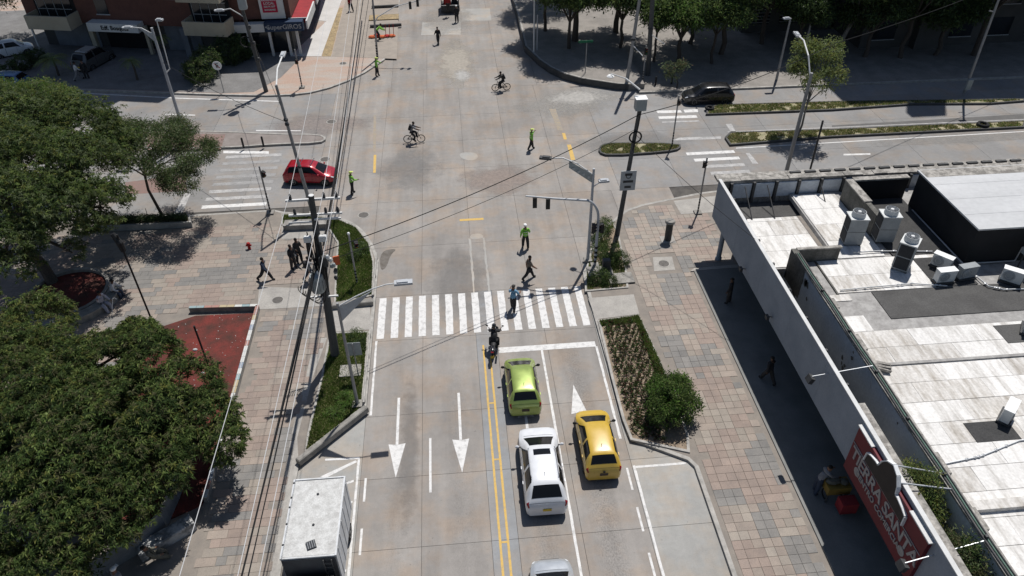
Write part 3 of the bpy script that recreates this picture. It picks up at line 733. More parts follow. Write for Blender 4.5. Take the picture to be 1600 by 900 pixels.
manhole(0, 0, 0.36, 'round iron cover in the left plaza pavement by the ramp', (-10.81, 34.55), KZ + 0.012)
manhole(0, 0, 0.36, 'round iron cover on the brick pavement by the excavation', (-10.17, 70.30), KZ)
mat('pale_walk', (0.52, 0.505, 0.485), (0.45, 0.435, 0.415), scale=0.8)
part('walkway', MB().sheet([(-15.50, 72.65), (-12.45, 72.31), (-11.80, 96.97), (-14.95, 97.34), (-13.94, 82.78), (-13.01, 82.47)], KZ + 0.02), 'pale_walk', sidewalk_nw)
part('trench_bed', MB().sheet([(-12.38, 72.31), (-11.51, 72.21), (-11.61, 86.77), (-12.62, 86.89)], KZ + 0.015), 'trench', sidewalk_nw)
mat('forecourt', (0.20, 0.195, 0.19), (0.145, 0.14, 0.136), scale=0.7, bscale=8)
part('forecourt', MB().sheet([(-62, 71.2), (-34.7, 67.2), (-20.1, 64.5), (-17.5, 64.5), (-15.6, 67.5), (-14.2, 73), (-14, 90), (-62, 90)], KZ + 0.01), 'forecourt', sidewalk_nw)
part('walkway', MB().sheet([(-11.45, 72.20), (-11.26, 72.18), (-5.09, 70.84), (-5.50, 93.64), (-11.58, 94.35)], KZ + 0.012), 'paver_buff', sidewalk_nw)


# ------------------------------------------------------------------ building materials
mat('plaster_shade_tone', (0.27, 0.30, 0.345), (0.22, 0.25, 0.29), scale=0.8, bscale=12, fine=0.06)  # white plaster toned dark and bluish, with the fascia's shade in the colour
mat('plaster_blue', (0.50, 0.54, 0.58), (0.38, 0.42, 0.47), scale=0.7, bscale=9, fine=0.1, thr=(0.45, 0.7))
mat('roof_white', (0.66, 0.645, 0.62), (0.38, 0.36, 0.33), scale=1.3, stretch=(2.6, 0.4, 1), thr=(0.46, 0.74), rnd=0.05, bscale=9, fine=0.10)
mat('roof_white_b', (0.58, 0.56, 0.53), (0.32, 0.29, 0.25), scale=1.4, stretch=(2.6, 0.45, 1), thr=(0.42, 0.7), rnd=0.06, bscale=9, fine=0.12)
mat('roof_seam', (0.36, 0.35, 0.335), (0.24, 0.23, 0.22), scale=3)
mat('bitumen', (0.052, 0.051, 0.05), (0.036, 0.036, 0.036), scale=1.2, bscale=14, fine=0.25)
mat('bitumen_pale', (0.085, 0.083, 0.08), (0.06, 0.058, 0.056), scale=0.7, bscale=14, fine=0.2)
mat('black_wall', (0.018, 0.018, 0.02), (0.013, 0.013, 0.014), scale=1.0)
mat('old_wall', (0.15, 0.145, 0.13), (0.06, 0.058, 0.052), scale=1.4, stretch=(1, 1, 0.5), bscale=10, fine=0.25)
mat('coping', (0.36, 0.34, 0.31), (0.17, 0.16, 0.145), scale=2.6, thr=(0.4, 0.6), bscale=12, fine=0.2)
mat('metal_roof', (0.50, 0.505, 0.51), (0.42, 0.425, 0.43), scale=0.5, stretch=(0.2, 1.5, 1), rough=0.6, bscale=4, fine=0.05)
mat('steel_dark', (0.06, 0.062, 0.065), (0.04, 0.04, 0.04), scale=4, rough=0.6)
mat('steel_grey', (0.34, 0.345, 0.35), (0.25, 0.25, 0.255), scale=3, rough=0.5, metal=0.4)
mat('galv', (0.50, 0.51, 0.52), (0.40, 0.41, 0.42), scale=3, rough=0.45, metal=0.5)
mat('sign_red', (0.135, 0.013, 0.022), (0.105, 0.011, 0.018), scale=1.0, rough=0.6, fine=0.05)
mat('sign_letter', (0.32, 0.305, 0.30), (0.26, 0.25, 0.245), scale=2, rough=0.6)
mat('crest_dark', (0.055, 0.045, 0.04), (0.04, 0.034, 0.03), scale=1.5)
mat('crest_rim', (0.70, 0.71, 0.71), (0.60, 0.61, 0.61), scale=2)
mat('wall_brick', (0.135, 0.062, 0.048), (0.105, 0.05, 0.04), scale=2.0, bscale=16, fine=0.15)
mat('cream', (0.43, 0.385, 0.295), (0.37, 0.33, 0.25), scale=1.0, fine=0.06)
mat('dark_glass', (0.02, 0.024, 0.03), (0.015, 0.018, 0.022), scale=0.5, rough=0.12, spec=0.6, fine=0.0)
mat('frame_grey', (0.36, 0.37, 0.38), (0.30, 0.31, 0.32), scale=2)
mat('shutter', (0.17, 0.19, 0.22), (0.13, 0.145, 0.17), scale=1.0)
mat('navy', (0.025, 0.045, 0.085), (0.02, 0.035, 0.07), scale=1.0)
mat('white_trim', (0.60, 0.60, 0.59), (0.5, 0.5, 0.49), scale=2.0)
mat('red_trim', (0.30, 0.03, 0.035), (0.22, 0.025, 0.03), scale=2.0)
mat('banner_white', (0.62, 0.62, 0.60), (0.55, 0.55, 0.53), scale=1.0)
mat('banner_red', (0.42, 0.02, 0.06), (0.38, 0.02, 0.05), scale=1.0)
mat('pvc_green', (0.13, 0.21, 0.17), (0.10, 0.15, 0.12), scale=3)
mat('grey_wall', (0.085, 0.085, 0.083), (0.06, 0.06, 0.06), scale=0.5)  # tone lowered so these walls look deep in shade

# ------------------------------------------------------------------ the shopping arcade on the right
FX = 15.25
arc = thing('shopping_arcade', 'low white shopping arcade with flat white roof and red sign on its street front', 'building', (FX, 24, 0))
def W(name, mb, m, par=arc, **k): return part(name, mb, m, par, world=True, **k)
def bx(x0, x1, y0, y1, z0, z1, mi=0, mb=None): return (mb or MB()).box(((x0 + x1) / 2, (y0 + y1) / 2, (z0 + z1) / 2), (x1 - x0, y1 - y0, z1 - z0), mi=mi)
# fascia: tall panels side by side
ys = [9.0, 13.2, 18.2, 21.7, 25.4, 29.2, 33.0, 36.9]
for i in range(len(ys) - 1):
    W('fascia_panel', bx(FX, FX + 0.12, ys[i] + 0.006, ys[i + 1] - 0.006, 2.68, 5.2), 'plaster_shade_tone')
W('fascia_cap', bx(FX - 0.02, FX + 0.16, 9, 36.92, 5.203, 5.25), 'white_trim')
W('fascia_back', bx(FX + 0.125, FX + 0.30, 9, 36.8, 2.7, 5.05), 'old_wall')
W('parapet', bx(FX + 0.32, FX + 0.62, 9, 19.4, 2.7, 4.98), 'coping')
for i, y in enumerate([20.5, 22.6, 24.8, 26.9, 29.0, 31.1, 33.2, 35.2]):
    W('bracket', bx(FX + 0.31, FX + 0.5, y, y + 0.12, 3.6, 4.9), 'steel_dark')
# arcade soffit, columns and shop fronts in the shade
W('soffit', bx(FX + 0.05, 17.0, 8, 36.7, 2.60, 2.675), 'old_wall')  # carried on below the light well, added to keep sun off the floor
for y in (35.9,):
    W('column', MB().lathe([(0.2, 0.13), (0.2, 0.3), (0.15, 0.34), (0.15, 2.45), (0.2, 2.6)], 12, (15.75, y, 0)), 'plaster_shade_tone', smooth=True)
for y0, y1 in ((11, 15), (15.3, 19.1), (19.4, 23), (23.3, 27), (27.3, 31), (31.3, 36.2)):
    s = W('shop_window', bx(16.9, 16.98, y0, y1, 0.5, 2.4), 'dark_glass')
    W('frame', bx(16.86, 16.9, y0 - 0.05, y1 + 0.05, 2.40, 2.48), 'frame_grey', s); W('sill', bx(16.82, 16.9, y0 - 0.05, y1 + 0.05, 0.40, 0.498), 'frame_grey', s)
W('wall', bx(17.0, 17.28, 8, 29.9, 0.0, 4.9), 'plaster_blue')
W('wall', bx(16.98, 17.26, 29.92, 36.7, 0.0, 3.6), 'plaster_blue')
# weathered patches of bare render on the inner wall
mb = MB()
for k in range(26):
    y = random.gauss(random.choice((28.6, 28.6, 22.5, 18.6)), 0.5); z = random.uniform(3.1, 4.7); r = random.uniform(0.03, 0.12) * (2.0 if y > 27.5 else 1)
    mb.add([(16.992, y + r * random.uniform(0.6, 1.3) * math.cos(a), z + r * random.uniform(0.6, 1.6) * math.sin(a)) for a in [2 * math.pi * q / 9 for q in range(9)]][::-1], [tuple(range(9))])
W('peeled_paint', mb, 'old_wall', kind='stuff')
W('wall_end', bx(16.98, 17.3, 28.2, 30.05, 3.2, 5.0), 'old_wall')
W('coping', bx(16.96, 17.34, 8, 28.18, 4.903, 5.0), 'coping')
for x, r, m in ((17.02, 0.035, 'steel_dark'), (17.13, 0.03, 'pvc_green'), (17.22, 0.03, 'steel_dark')):
    W('pipe', MB().tube([(x + 0.02 * math.sin(y * 1.3), y, 5.035) for y in np.linspace(9, 29.6, 24)], r, 6), m)
for y in (13.0, 15.6, 18.3, 20.9, 23.5, 26.4):
    W('post', bx(17.03, 17.13, y, y + 0.1, 5.0, 5.16), 'steel_dark')
for y, l in ((22.8, 1.0), (16.0, 1.0), (13.6, 0.9), (25.7, 0.7)):
    W('gutter_box', bx(17.38, 17.75, y, y + l, 4.24, 4.62), 'coping')
# roofs
RB = 4.2
W('roof_deck', bx(17.3, 44, 7, 29.9, 3.9, 4.165), 'roof_seam')
W('roof_deck', bx(19.6, 44, 29.95, 36.6, 3.9, 4.165), 'roof_seam')
W('roof_deck', bx(15.6, 19.55, 30.1, 36.6, 3.4, 3.67), 'roof_seam')
HOLE = [(17.3, 27.2, 18.35, 29.85)]
def sheets(x0, x1, y0, y1, z, dx, dy, skip=()):
    y = y0; r = 0
    while y < y1 - 0.05:
        x = x0 - (dx * 0.5 if r % 2 else 0)
        while x < x1 - 0.05:
            a, b = max(x, x0), min(x + dx, x1); c, d = y, min(y + dy, y1)
            if b - a > 0.15 and not any(a < s[2] - 0.02 and b > s[0] + 0.02 and c < s[3] - 0.02 and d > s[1] + 0.02 for s in skip):
                W('roof_sheet', MB().box(((a + b) / 2, (c + d) / 2, z - 0.012 + random.uniform(0, 0.008)), (b - a - 0.012, d - c - 0.022, 0.03), ry=random.uniform(-0.002, 0.002)), random.choice(('roof_white', 'roof_white', 'roof_white_b')))
            x += dx
        y += dy; r += 1
mbk = [(20.1, 25.1, 27.2, 27.55)]
sheets(17.36, 30, 9.8, 27.1, RB, 3.1, 1.12, skip=[(20.05, 25.05, 34, 27.3)])
sheets(18.45, 25.6, 27.2, 29.9, RB, 2.4, 1.35)
sheets(19.7, 22.25, 30.0, 36.4, RB, 2.55, 1.6)
sheets(22.62, 23.4, 30.0, 31.8, RB, 0.78, 1.8)
sheets(15.7, 19.5, 30.2, 36.0, 3.7, 1.9, 1.45)
W('bitumen_sheet', bx(20.12, 40, 25.12, 27.16, 4.17, 4.205), 'bitumen_pale')
W('bitumen_sheet', bx(23.5, 25.7, 27.2, 29.6, 4.207, 4.23), 'bitumen')
W('bitumen_sheet', bx(24.55, 26.2, 22.95, 24.15, 4.207, 4.225), 'bitumen_pale')
W('bitumen_sheet', bx(19.85, 21.7, 17.6, 18.6, 4.207, 4.225), 'bitumen')
W('bitumen_sheet', bx(15.65, 21.9, 34.9, 36.55, 3.715, 3.735), 'bitumen_pale')
W('roof_ridge', bx(18.4, 25.2, 22.05, 22.2, 4.207, 4.28), 'roof_seam')
W('roof_beam', bx(17.8, 26, 14.5, 14.9, 4.207, 4.42), 'roof_white_b')
# open slot beside the inner wall
W('slot_wall', bx(18.35, 18.43, 27.1, 29.9, 1.5, 4.24), 'old_wall'); W('slot_wall', bx(17.3, 19.6, 29.92, 30.06, 1.5, 4.95), 'old_wall')
W('slot_coping', bx(17.26, 19.65, 29.88, 30.09, 4.953, 5.03), 'coping')
# north parapet with its frames, panels and struts
W('parapet', bx(15.3, 44, 36.72, 36.9, 2.6, 5.1), 'coping')
mb = MB(); x = 15.2
while x < 44:
    w = random.uniform(0.5, 1.4); mb.box((x + w / 2, 36.92 + random.uniform(-0.03, 0.03), 5.14 + random.uniform(-0.02, 0.03)), (w - 0.01, random.uniform(0.40, 0.5), 0.09)); x += w
W('coping', mb, 'coping')
mb = MB()
W('ledge', bx(15.3, 44, 37.2, 37.8, 4.9, 5.06), 'coping')
for k in range(24):
    W('slot_shadow', bx(19.8 + k * 0.92, 20.45 + k * 0.92, 37.42, 37.6, 5.06, 5.15), 'steel_dark')  # dark blocks standing for shadows and holes along the ledge
for k in range(21):
    x = 15.9 + k * 1.36
    if x < 22.3 or x > 22.3:
        W('frame_post', bx(x, x + 0.14, 36.5, 36.71, 3.7, 5.1), 'steel_dark')
        if k < 15: W('parapet_panel', bx(x + 0.2, x + 1.32, 36.62, 36.70, 4.05, 4.98), 'plaster_blue')
for x in (16.75, 18.1, 21.3):
    W('strut', MB().tube([(x, 36.5, 4.9), (x + 0.05, 34.75, 3.72)], 0.035, 6), 'steel_dark')
# little walled court and the black-walled block behind
W('court_wall', bx(22.3, 22.6, 31.9, 35.7, 3.7, 5.5), 'old_wall'); W('court_wall', bx(22.62, 26.0, 35.45, 35.7, 3.7, 5.5), 'black_wall')
W('court_coping', bx(22.22, 22.68, 33.2, 35.6, 5.503, 5.58), 'coping'); W('court_coping', bx(22.7, 26.0, 35.4, 35.78, 5.503, 5.60), 'coping')
W('court_floor', bx(22.62, 25.9, 29.9, 35.42, 4.169, 4.24), 'bitumen')
W('roof_block', bx(25.95, 44, 28.95, 34.7, 3.7, 6.3), 'black_wall')
rb = W('block_roof', bx(25.85, 31.2, 28.85, 34.85, 6.31, 6.40), 'metal_roof'); W('block_roof', bx(31.2, 44, 30.4, 34.85, 6.31, 6.40), 'metal_roof')
for k in range(3): W('roof_seam', bx(25.9, 44 if k > 0 else 31.1, 30.2 + k * 1.5, 30.215 + k * 1.5, 6.402, 6.408), 'metal_roof', rb)
W('roof_stain', MB().add([(25.95, 34.0, 6.404), (44, 34.0, 6.404), (44, 34.8, 6.404), (25.95, 34.8, 6.404)], [(0, 1, 2, 3)]), 'coping')
W('pipe', MB().tube([(25.8, 28.8, 4.3), (25.8, 34.0, 4.3)], 0.04, 6), 'galv'); W('pipe', MB().tube([(25.8, 28.8, 4.3), (28.6, 28.8, 4.3), (28.7, 28.85, 5.1), (33, 28.85, 5.1)], 0.04, 6), 'galv')
# red sign with its crest
sg = W('sign_board', bx(FX - 0.16, FX - 0.005, 13.05, 18.2, 2.6, 5.0), 'sign_red')
W('sign_cap', bx(FX - 0.2, FX + 0.02, 13.0, 14.3, 5.003, 5.06), 'white_trim', sg); W('sign_cap', bx(FX - 0.2, FX + 0.02, 17.15, 18.25, 5.003, 5.06), 'white_trim', sg)
W('sign_rule', bx(FX - 0.185, FX - 0.163, 13.1, 18.15, 4.16, 4.19), 'sign_letter', sg)
def wall_text(s, size, y, z, m, name='lettering', x=FX - 0.175, depth=0.02, bold=0.0, spacing=1.0, par=None):
    t = text_mb(s, size, depth, bold, spacing)
    # letters upright on a wall that faces -x: text x -> -y, text y -> +z, normal -> -x
    mt = Matrix(((0, 0, -1, x), (-1, 0, 0, y), (0, 1, 0, z), (0, 0, 0, 1)))
    return W(name, xform(t, mt), m, par or sg)
wall_text('TIERRA SANTA', 0.80, 15.55, 3.78, 'sign_letter', bold=0.012, spacing=0.92)
wall_text('CENTRO COMERCIAL', 0.36, 15.6, 3.26, 'sign_letter', bold=0.006)
for y in (17.35, 13.85):
    W('emblem', xform(MB().lathe([(0.2, 0), (0.2, 0.02), (0.12, 0.025)], 14), Matrix(((0, 0, -1, FX - 0.163), (-1, 0, 0, y), (0, 1, 0, 3.27), (0, 0, 0, 1)))), 'sign_letter', sg)
cr = [(17.2, 4.22), (17.15, 4.68), (16.9, 4.78), (16.6, 4.86), (16.42, 4.86), (16.32, 5.2), (16.1, 5.5), (15.77, 5.7), (15.42, 5.55), (15.2, 5.2), (15.12, 4.86), (14.95, 4.86), (14.6, 4.78), (14.33, 4.68), (14.3, 4.22)]
def yzprism(mb, prof, x0, x1):
    n = len(prof); vs = [(x0, a, b) for a, b in prof] + [(x1, a, b) for a, b in prof]
    return mb.add(vs, [tuple(range(n)), tuple(range(2 * n - 1, n - 1, -1))] + [(i, n + i, n + (i + 1) % n, (i + 1) % n) for i in range(n)])
cst = W('crest', yzprism(MB(), cr, FX - 0.215, FX - 0.185), 'crest_dark')
mb = MB()
for i in range(len(cr) - 1):
    (a, b), (c, d) = cr[i], cr[i + 1]
    n_ = Vector((d - b, -(c - a))).normalized() * -0.05
    mb.add([(FX - 0.27, a, b), (FX - 0.12, a, b), (FX - 0.12, a - n_.x, b - n_.y), (FX - 0.27, a - n_.x, b - n_.y), (FX - 0.27, c, d), (FX - 0.12, c, d), (FX - 0.12, c - n_.x, d - n_.y), (FX - 0.27, c - n_.x, d - n_.y)],
           [(0, 1, 2, 3), (7, 6, 5, 4), (0, 4, 5, 1), (1, 5, 6, 2), (2, 6, 7, 3), (3, 7, 4, 0)])
W('crest_rim', mb, 'crest_rim', cst)
for y, z in ((16.0, 5.45), (15.3, 5.3)):
    W('brace', MB().tube([(FX - 0.15, y, z), (17.0, y - 0.25, 5.03)], 0.03, 6), 'galv')

# ------------------------------------------------------------------ apartment block, upper left
apt = thing('apartment_building', 'brick apartment block with cream balconies and dark garage, upper left corner', 'building', (-25.1, 74.1, 0), math.radians(-12.5))
def A(name, mb, m, par=apt, **k): return part(name, mb, m, par, **k)
A('wall', bx(-16.2, 1.3, 0.0, 14, 2.9, 25.0), 'wall_brick')
A('ground_floor_wall', bx(-16.0, 5.0, 1.2, 14, 0.1, 2.88), 'grey_wall')
A('wall', bx(1.32, 5.2, 0.9, 14, 2.9, 24.0), 'wall_brick')
A('brick_course', bx(-9.2, 1.32, -0.03, 0.0, 5.4, 5.5), 'frame_grey')
for k in range(4):
    z0 = 3.05 + k * 3.05
    for x0, x1 in ((-15.0, -10.6), (0.9, 5.1)):
        b = A('balcony', bx(x0, x1, -1.9, 0.0, z0 - 0.28, z0 - 0.1), 'cream')
        A('parapet', bx(x0, x1, -1.9, -1.72, z0 - 0.1, z0 + 1.0), 'cream', b); A('parapet', bx(x1 - 0.16, x1, -1.7, 0.0, z0 - 0.1, z0 + 1.0), 'cream', b); A('parapet', bx(x0, x0 + 0.16, -1.7, 0.0, z0 - 0.1, z0 + 1.0), 'cream', b)
        A('recess_dark', bx(x0 + 0.1, x1 - 0.1, -0.02, 0.012, z0, z0 + 2.5), 'black_wall', b)  # flat black panel standing for the dark of a balcony opening
        for q in range(4):
            w0 = x0 + 0.4 + q * (x1 - x0 - 0.8) / 4; w1 = w0 + (x1 - x0 - 0.8) / 4 - 0.1
            w = A('window', bx(w0, w1, -0.06, -0.03, z0 + 0.1, z0 + 2.2), 'dark_glass')
            for f in (bx(w0 - 0.05, w0, -0.09, -0.03, z0 + 0.1, z0 + 2.2), bx(w0 - 0.05, w1 + 0.05, -0.09, -0.03, z0 + 2.2, z0 + 2.28), bx(w0, w1, -0.09, -0.062, z0 + 1.1, z0 + 1.16)): A('frame', f, 'frame_grey', w)
    w = A('window', bx(-8.6, -7.4, -0.05, 0.02, z0 + 0.8, z0 + 2.2), 'dark_glass'); A('frame', bx(-8.7, -7.3, -0.1, -0.05, z0 + 0.7, z0 + 0.8), 'frame_grey', w)
A('column', bx(-10.0, -9.55, -0.4, 0.0, 0.1, 2.88), 'cream'); A('column', bx(-0.35, 0.25, -0.5, 0.0, 0.1, 2.88), 'shutter'); A('column', bx(-15.9, -15.75, -0.6, -0.45, 0.1, 2.88), 'white_trim'); A('column', bx(-4.2, -3.9, -0.35, 0.0, 0.1, 2.88), 'cream')
cn = A('canopy', bx(-9.4, -4.2, -1.1, -0.002, 2.5, 3.3), 'banner_white'); 
t = text_mb('Edf. Bosques', 0.55, 0.01, 0.01)
A('lettering', xform(t, Matrix(((1, 0, 0, -6.6), (0, 0, -1, -1.12), (0, 1, 0, 2.88), (0, 0, 0, 1)))), 'black_wall', cn)
A('garage_door', bx(-9.2, -4.4, 1.1, 1.19, 0.12, 2.6), 'black_wall')
for x0 in (-14.8, -2.9): A('shutter_door', bx(x0, x0 + 3.6, 1.1, 1.19, 0.12, 2.6), 'shutter')
A('door', bx(-11.0, -10.1, 1.1, 1.19, 0.12, 2.3), 'shutter')
# corner shop of the same row
shop = thing('corner_shop', 'brick corner shop with dark blue fascia and hanging banner, top left of centre', 'building', (-16.5, 73.4, 0))
def S(name, mb, m, par=shop, **k): return part(name, mb, m, par, world=True, **k)
S('wall', bx(-21.5, -15.2, 74.0, 100, 0.1, 2.3), 'grey_wall'); S('wall', bx(-20.6, -14.9, 73.7, 100, 3.5, 11), 'wall_brick')
S('glass_front', bx(-20.5, -15.6, 73.85, 73.97, 0.15, 2.3), 'dark_glass')
for x in (-19.2, -17.2, -15.5, -14.6): S('pillar', bx(x, x + 0.22, 72.9, 73.15, 0.1, 2.5), 'white_trim')
f = S('fascia', bx(-17.35, -13.75, 72.7, 73.6, 2.55, 3.42), 'navy'); t = text_mb('SuperGIROS', 0.62, 0.01, 0.008)
S('lettering', xform(t, Matrix(((1, 0, 0, -15.5), (0, 0, -1, 72.68), (0, 1, 0, 2.98), (0, 0, 0, 1)))), 'frame_grey', f)
S('lettering', xform(text_mb('<', 0.7, 0.01, 0.015), Matrix(((1, 0, 0, -17.1), (0, 0, -1, 72.68), (0, 1, 0, 2.98), (0, 0, 0, 1)))), 'frame_grey', f)
S('fascia', bx(-20.4, -17.4, 72.75, 73.6, 2.55, 3.3), 'banner_white')
S('canopy', bx(-15.15, -13.42, 73.62, 98, 3.0, 3.4), 'red_trim'); S('canopy_edge', bx(-13.42, -13.28, 72.7, 78.5, 2.7, 3.5), 'white_trim'); S('canopy_edge', bx(-13.42, -13.28, 80.0, 98, 2.7, 3.5), 'white_trim'); S('canopy_edge', bx(-15.2, -13.44, 73.605, 73.7, 3.42, 3.5), 'white_trim')
bn = S('banner', bx(-17.6, -15.35, 73.45, 73.6, 3.55, 8.2), 'banner_white')
rp = S('banner_print', bx(-17.35, -15.95, 73.42, 73.44, 4.15, 5.7), 'banner_red', bn)
for i, (s, h) in enumerate((('ARRIENDO', 0.27), ('LOCAL', 0.32), ('300 M 607', 0.25), ('INFORMES', 0.22))):
    S('lettering', xform(text_mb(s, h, 0.008, 0.006), Matrix(((1, 0, 0, -16.65), (0, 0, -1, 73.405), (0, 1, 0, 5.3 - i * 0.3), (0, 0, 0, 1)))), 'banner_white', bn)
# ------------------------------------------------------------------ tall dark building, upper right: it shades the street
ne = thing('office_building', 'tall grey building in deep shade behind the trees, upper right', 'building', (40, 68.5, 0))
def E(name, mb, m, par=ne, **k): return part(name, mb, m, par, world=True, **k)
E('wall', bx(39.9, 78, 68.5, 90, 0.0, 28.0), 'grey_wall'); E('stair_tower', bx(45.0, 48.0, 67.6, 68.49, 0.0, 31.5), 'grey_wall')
for k in range(9):
    for j in range(9):
        x0 = 41.0 + j * 3.9; z0 = 1.0 + k * 3.0
        if 44.2 < x0 + 0.9 < 49: continue
        w = E('window', bx(x0, x0 + 2.2, 68.43, 68.5, z0, z0 + 1.7), 'dark_glass'); E('frame', bx(x0 - 0.06, x0 + 2.26, 68.38, 68.43, z0 - 0.08, z0), 'frame_grey', w)
nb = thing('row_building', 'shaded building with barred windows behind the dark trees, top right', 'building', (32, 74, 0))
def Nn(name, mb, m, par=nb, **k): return part(name, mb, m, par, world=True, **k)
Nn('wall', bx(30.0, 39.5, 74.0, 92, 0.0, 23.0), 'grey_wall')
for j in range(3):
    for k in range(6):
        x0 = 30.8 + j * 3.0; z0 = 1.0 + k * 3.2
        w = Nn('window', bx(x0, x0 + 1.9, 73.93, 74.0, z0, z0 + 1.6), 'dark_glass')
        for q in range(5): Nn('bar', bx(x0, x0 + 1.9, 73.88, 73.92, z0 + 0.15 + q * 0.32, z0 + 0.2 + q * 0.32), 'frame_grey', w)


# ------------------------------------------------------------------ vehicle materials
paint('paint_green', (0.27, 0.35, 0.085), rough=0.32, metal=0.35)
paint('paint_white', (0.62, 0.63, 0.65), rough=0.3)
paint('paint_yellow', (0.52, 0.34, 0.045), rough=0.3)
paint('paint_red', (0.33, 0.009, 0.02), rough=0.25, metal=0.15)
paint('paint_black', (0.012, 0.012, 0.014), rough=0.25)
paint('paint_silver', (0.52, 0.54, 0.56), rough=0.3, metal=0.5)
paint('paint_grey', (0.10, 0.10, 0.10), rough=0.3, metal=0.3)
paint('paint_blue', (0.05, 0.13, 0.28), rough=0.3, metal=0.2)
paint('car_glass', (0.008, 0.009, 0.011), rough=0.12, coat=0.0)
MATS['car_glass'].node_tree.nodes['Principled BSDF'].inputs['Specular IOR Level'].default_value = 0.25
mat('rubber', (0.022, 0.022, 0.022), (0.016, 0.016, 0.016), scale=8, rough=0.9)
mat('trim_black', (0.02, 0.02, 0.021), (0.015, 0.015, 0.016), scale=5, rough=0.6)
mat('alloy', (0.42, 0.43, 0.44), (0.34, 0.35, 0.36), scale=5, rough=0.35, metal=0.8)
mat('tail_red', (0.30, 0.006, 0.012), (0.22, 0.005, 0.01), scale=8, rough=0.2, spec=0.5)
mat('lamp_clear', (0.62, 0.64, 0.66), (0.5, 0.52, 0.54), scale=8, rough=0.15, spec=0.6)
mat('plate_yellow', (0.60, 0.42, 0.06), (0.5, 0.35, 0.05), scale=8)
mat('plate_dark', (0.07, 0.05, 0.04), (0.05, 0.04, 0.03), scale=8)
mat('chrome', (0.62, 0.62, 0.63), (0.55, 0.55, 0.56), scale=5, rough=0.15, metal=1.0)

def basis(n, t):
    """clamped uniform cubic B-spline weights for n control points at parameter t in [0, n-1]"""
    out = np.zeros((len(t), n))
    for r, u in enumerate(t):
        i = min(int(math.floor(u)), n - 2); f = u - i
        w = ((1 - f) ** 3 / 6, (3 * f ** 3 - 6 * f ** 2 + 4) / 6, (-3 * f ** 3 + 3 * f ** 2 + 3 * f + 1) / 6, f ** 3 / 6)
        for k in range(4):
            j = min(max(i - 1 + k, 0), n - 1); out[r, j] += w[k]
    return out
class Shell:
    """car body as a B-spline surface over stations (along y) and a section (across)"""
    def __init__(self, stations):
        C = []
        for s in stations:
            y, w, zb, zs, wr, zr, cr = s
            half = [(w * 0.93, zb), (w, zb + (zs - zb) * 0.28), (w * 1.0, zs - (zs - zb) * 0.22), (w * 0.975, zs), (wr + 0.055, max(zs, zr - 0.10)), (wr - 0.05, zr), (wr * 0.45, zr + cr)]
            C.append([(-a, y, b) for a, b in half] + [(0, y, zr + cr * 1.25)] + [(a, y, b) for a, b in half[::-1]])
        self.C = np.array(C); self.nu, self.nv = self.C.shape[:2]
    def ev(self, u, v):
        return np.einsum('ai,bj,ijk->abk', basis(self.nu, u), basis(self.nv, v), self.C)
    def patch(self, u0, u1, v0, v1, nu=8, nv=8, off=0.0, mb=None, mi=0, shape=None):
        """grid patch; shape(s, t) may bend the parameter rectangle"""
        u = np.linspace(u0, u1, nu + 1); v = np.linspace(v0, v1, nv + 1)
        if shape is None: S = self.ev(u, v); S1 = self.ev(np.clip(u + 1e-3, 0, self.nu - 1), v); S0 = self.ev(np.clip(u - 1e-3, 0, self.nu - 1), v); T1 = self.ev(u, np.clip(v + 1e-3, 0, self.nv - 1)); T0 = self.ev(u, np.clip(v - 1e-3, 0, self.nv - 1))
        else:
            S = np.zeros((nu + 1, nv + 1, 3)); S1 = S.copy(); S0 = S.copy(); T1 = S.copy(); T0 = S.copy()
            for a in range(nu + 1):
                for b in range(nv + 1):
                    uu, vv = shape(a / nu, b / nv)
                    S[a, b] = self.ev([uu], [vv])[0, 0]
                    S1[a, b] = self.ev([min(uu + 1e-3, self.nu - 1)], [vv])[0, 0]; S0[a, b] = self.ev([max(uu - 1e-3, 0)], [vv])[0, 0]
                    T1[a, b] = self.ev([uu], [min(vv + 1e-3, self.nv - 1)])[0, 0]; T0[a, b] = self.ev([uu], [max(vv - 1e-3, 0)])[0, 0]
        N = np.cross(T1 - T0, S1 - S0); l = np.linalg.norm(N, axis=2, keepdims=True); l[l < 1e-12] = 1; N /= l
        N *= -1 if N[nu // 2, nv // 2] @ (S[nu // 2, nv // 2] - np.array([0, S[nu // 2, nv // 2][1] * 0.8, 0.5])) < 0 else 1
        S = S + N * off
        mb = mb or MB(); o = len(mb.v)
        for row in S:
            for p in row: mb.v.append(tuple(p))
        for a in range(nu):
            for b in range(nv):
                i = o + a * (nv + 1) + b
                mb.f.append((i, i + 1, i + nv + 2, i + nv + 1)); mb.m.append(mi)
        return mb
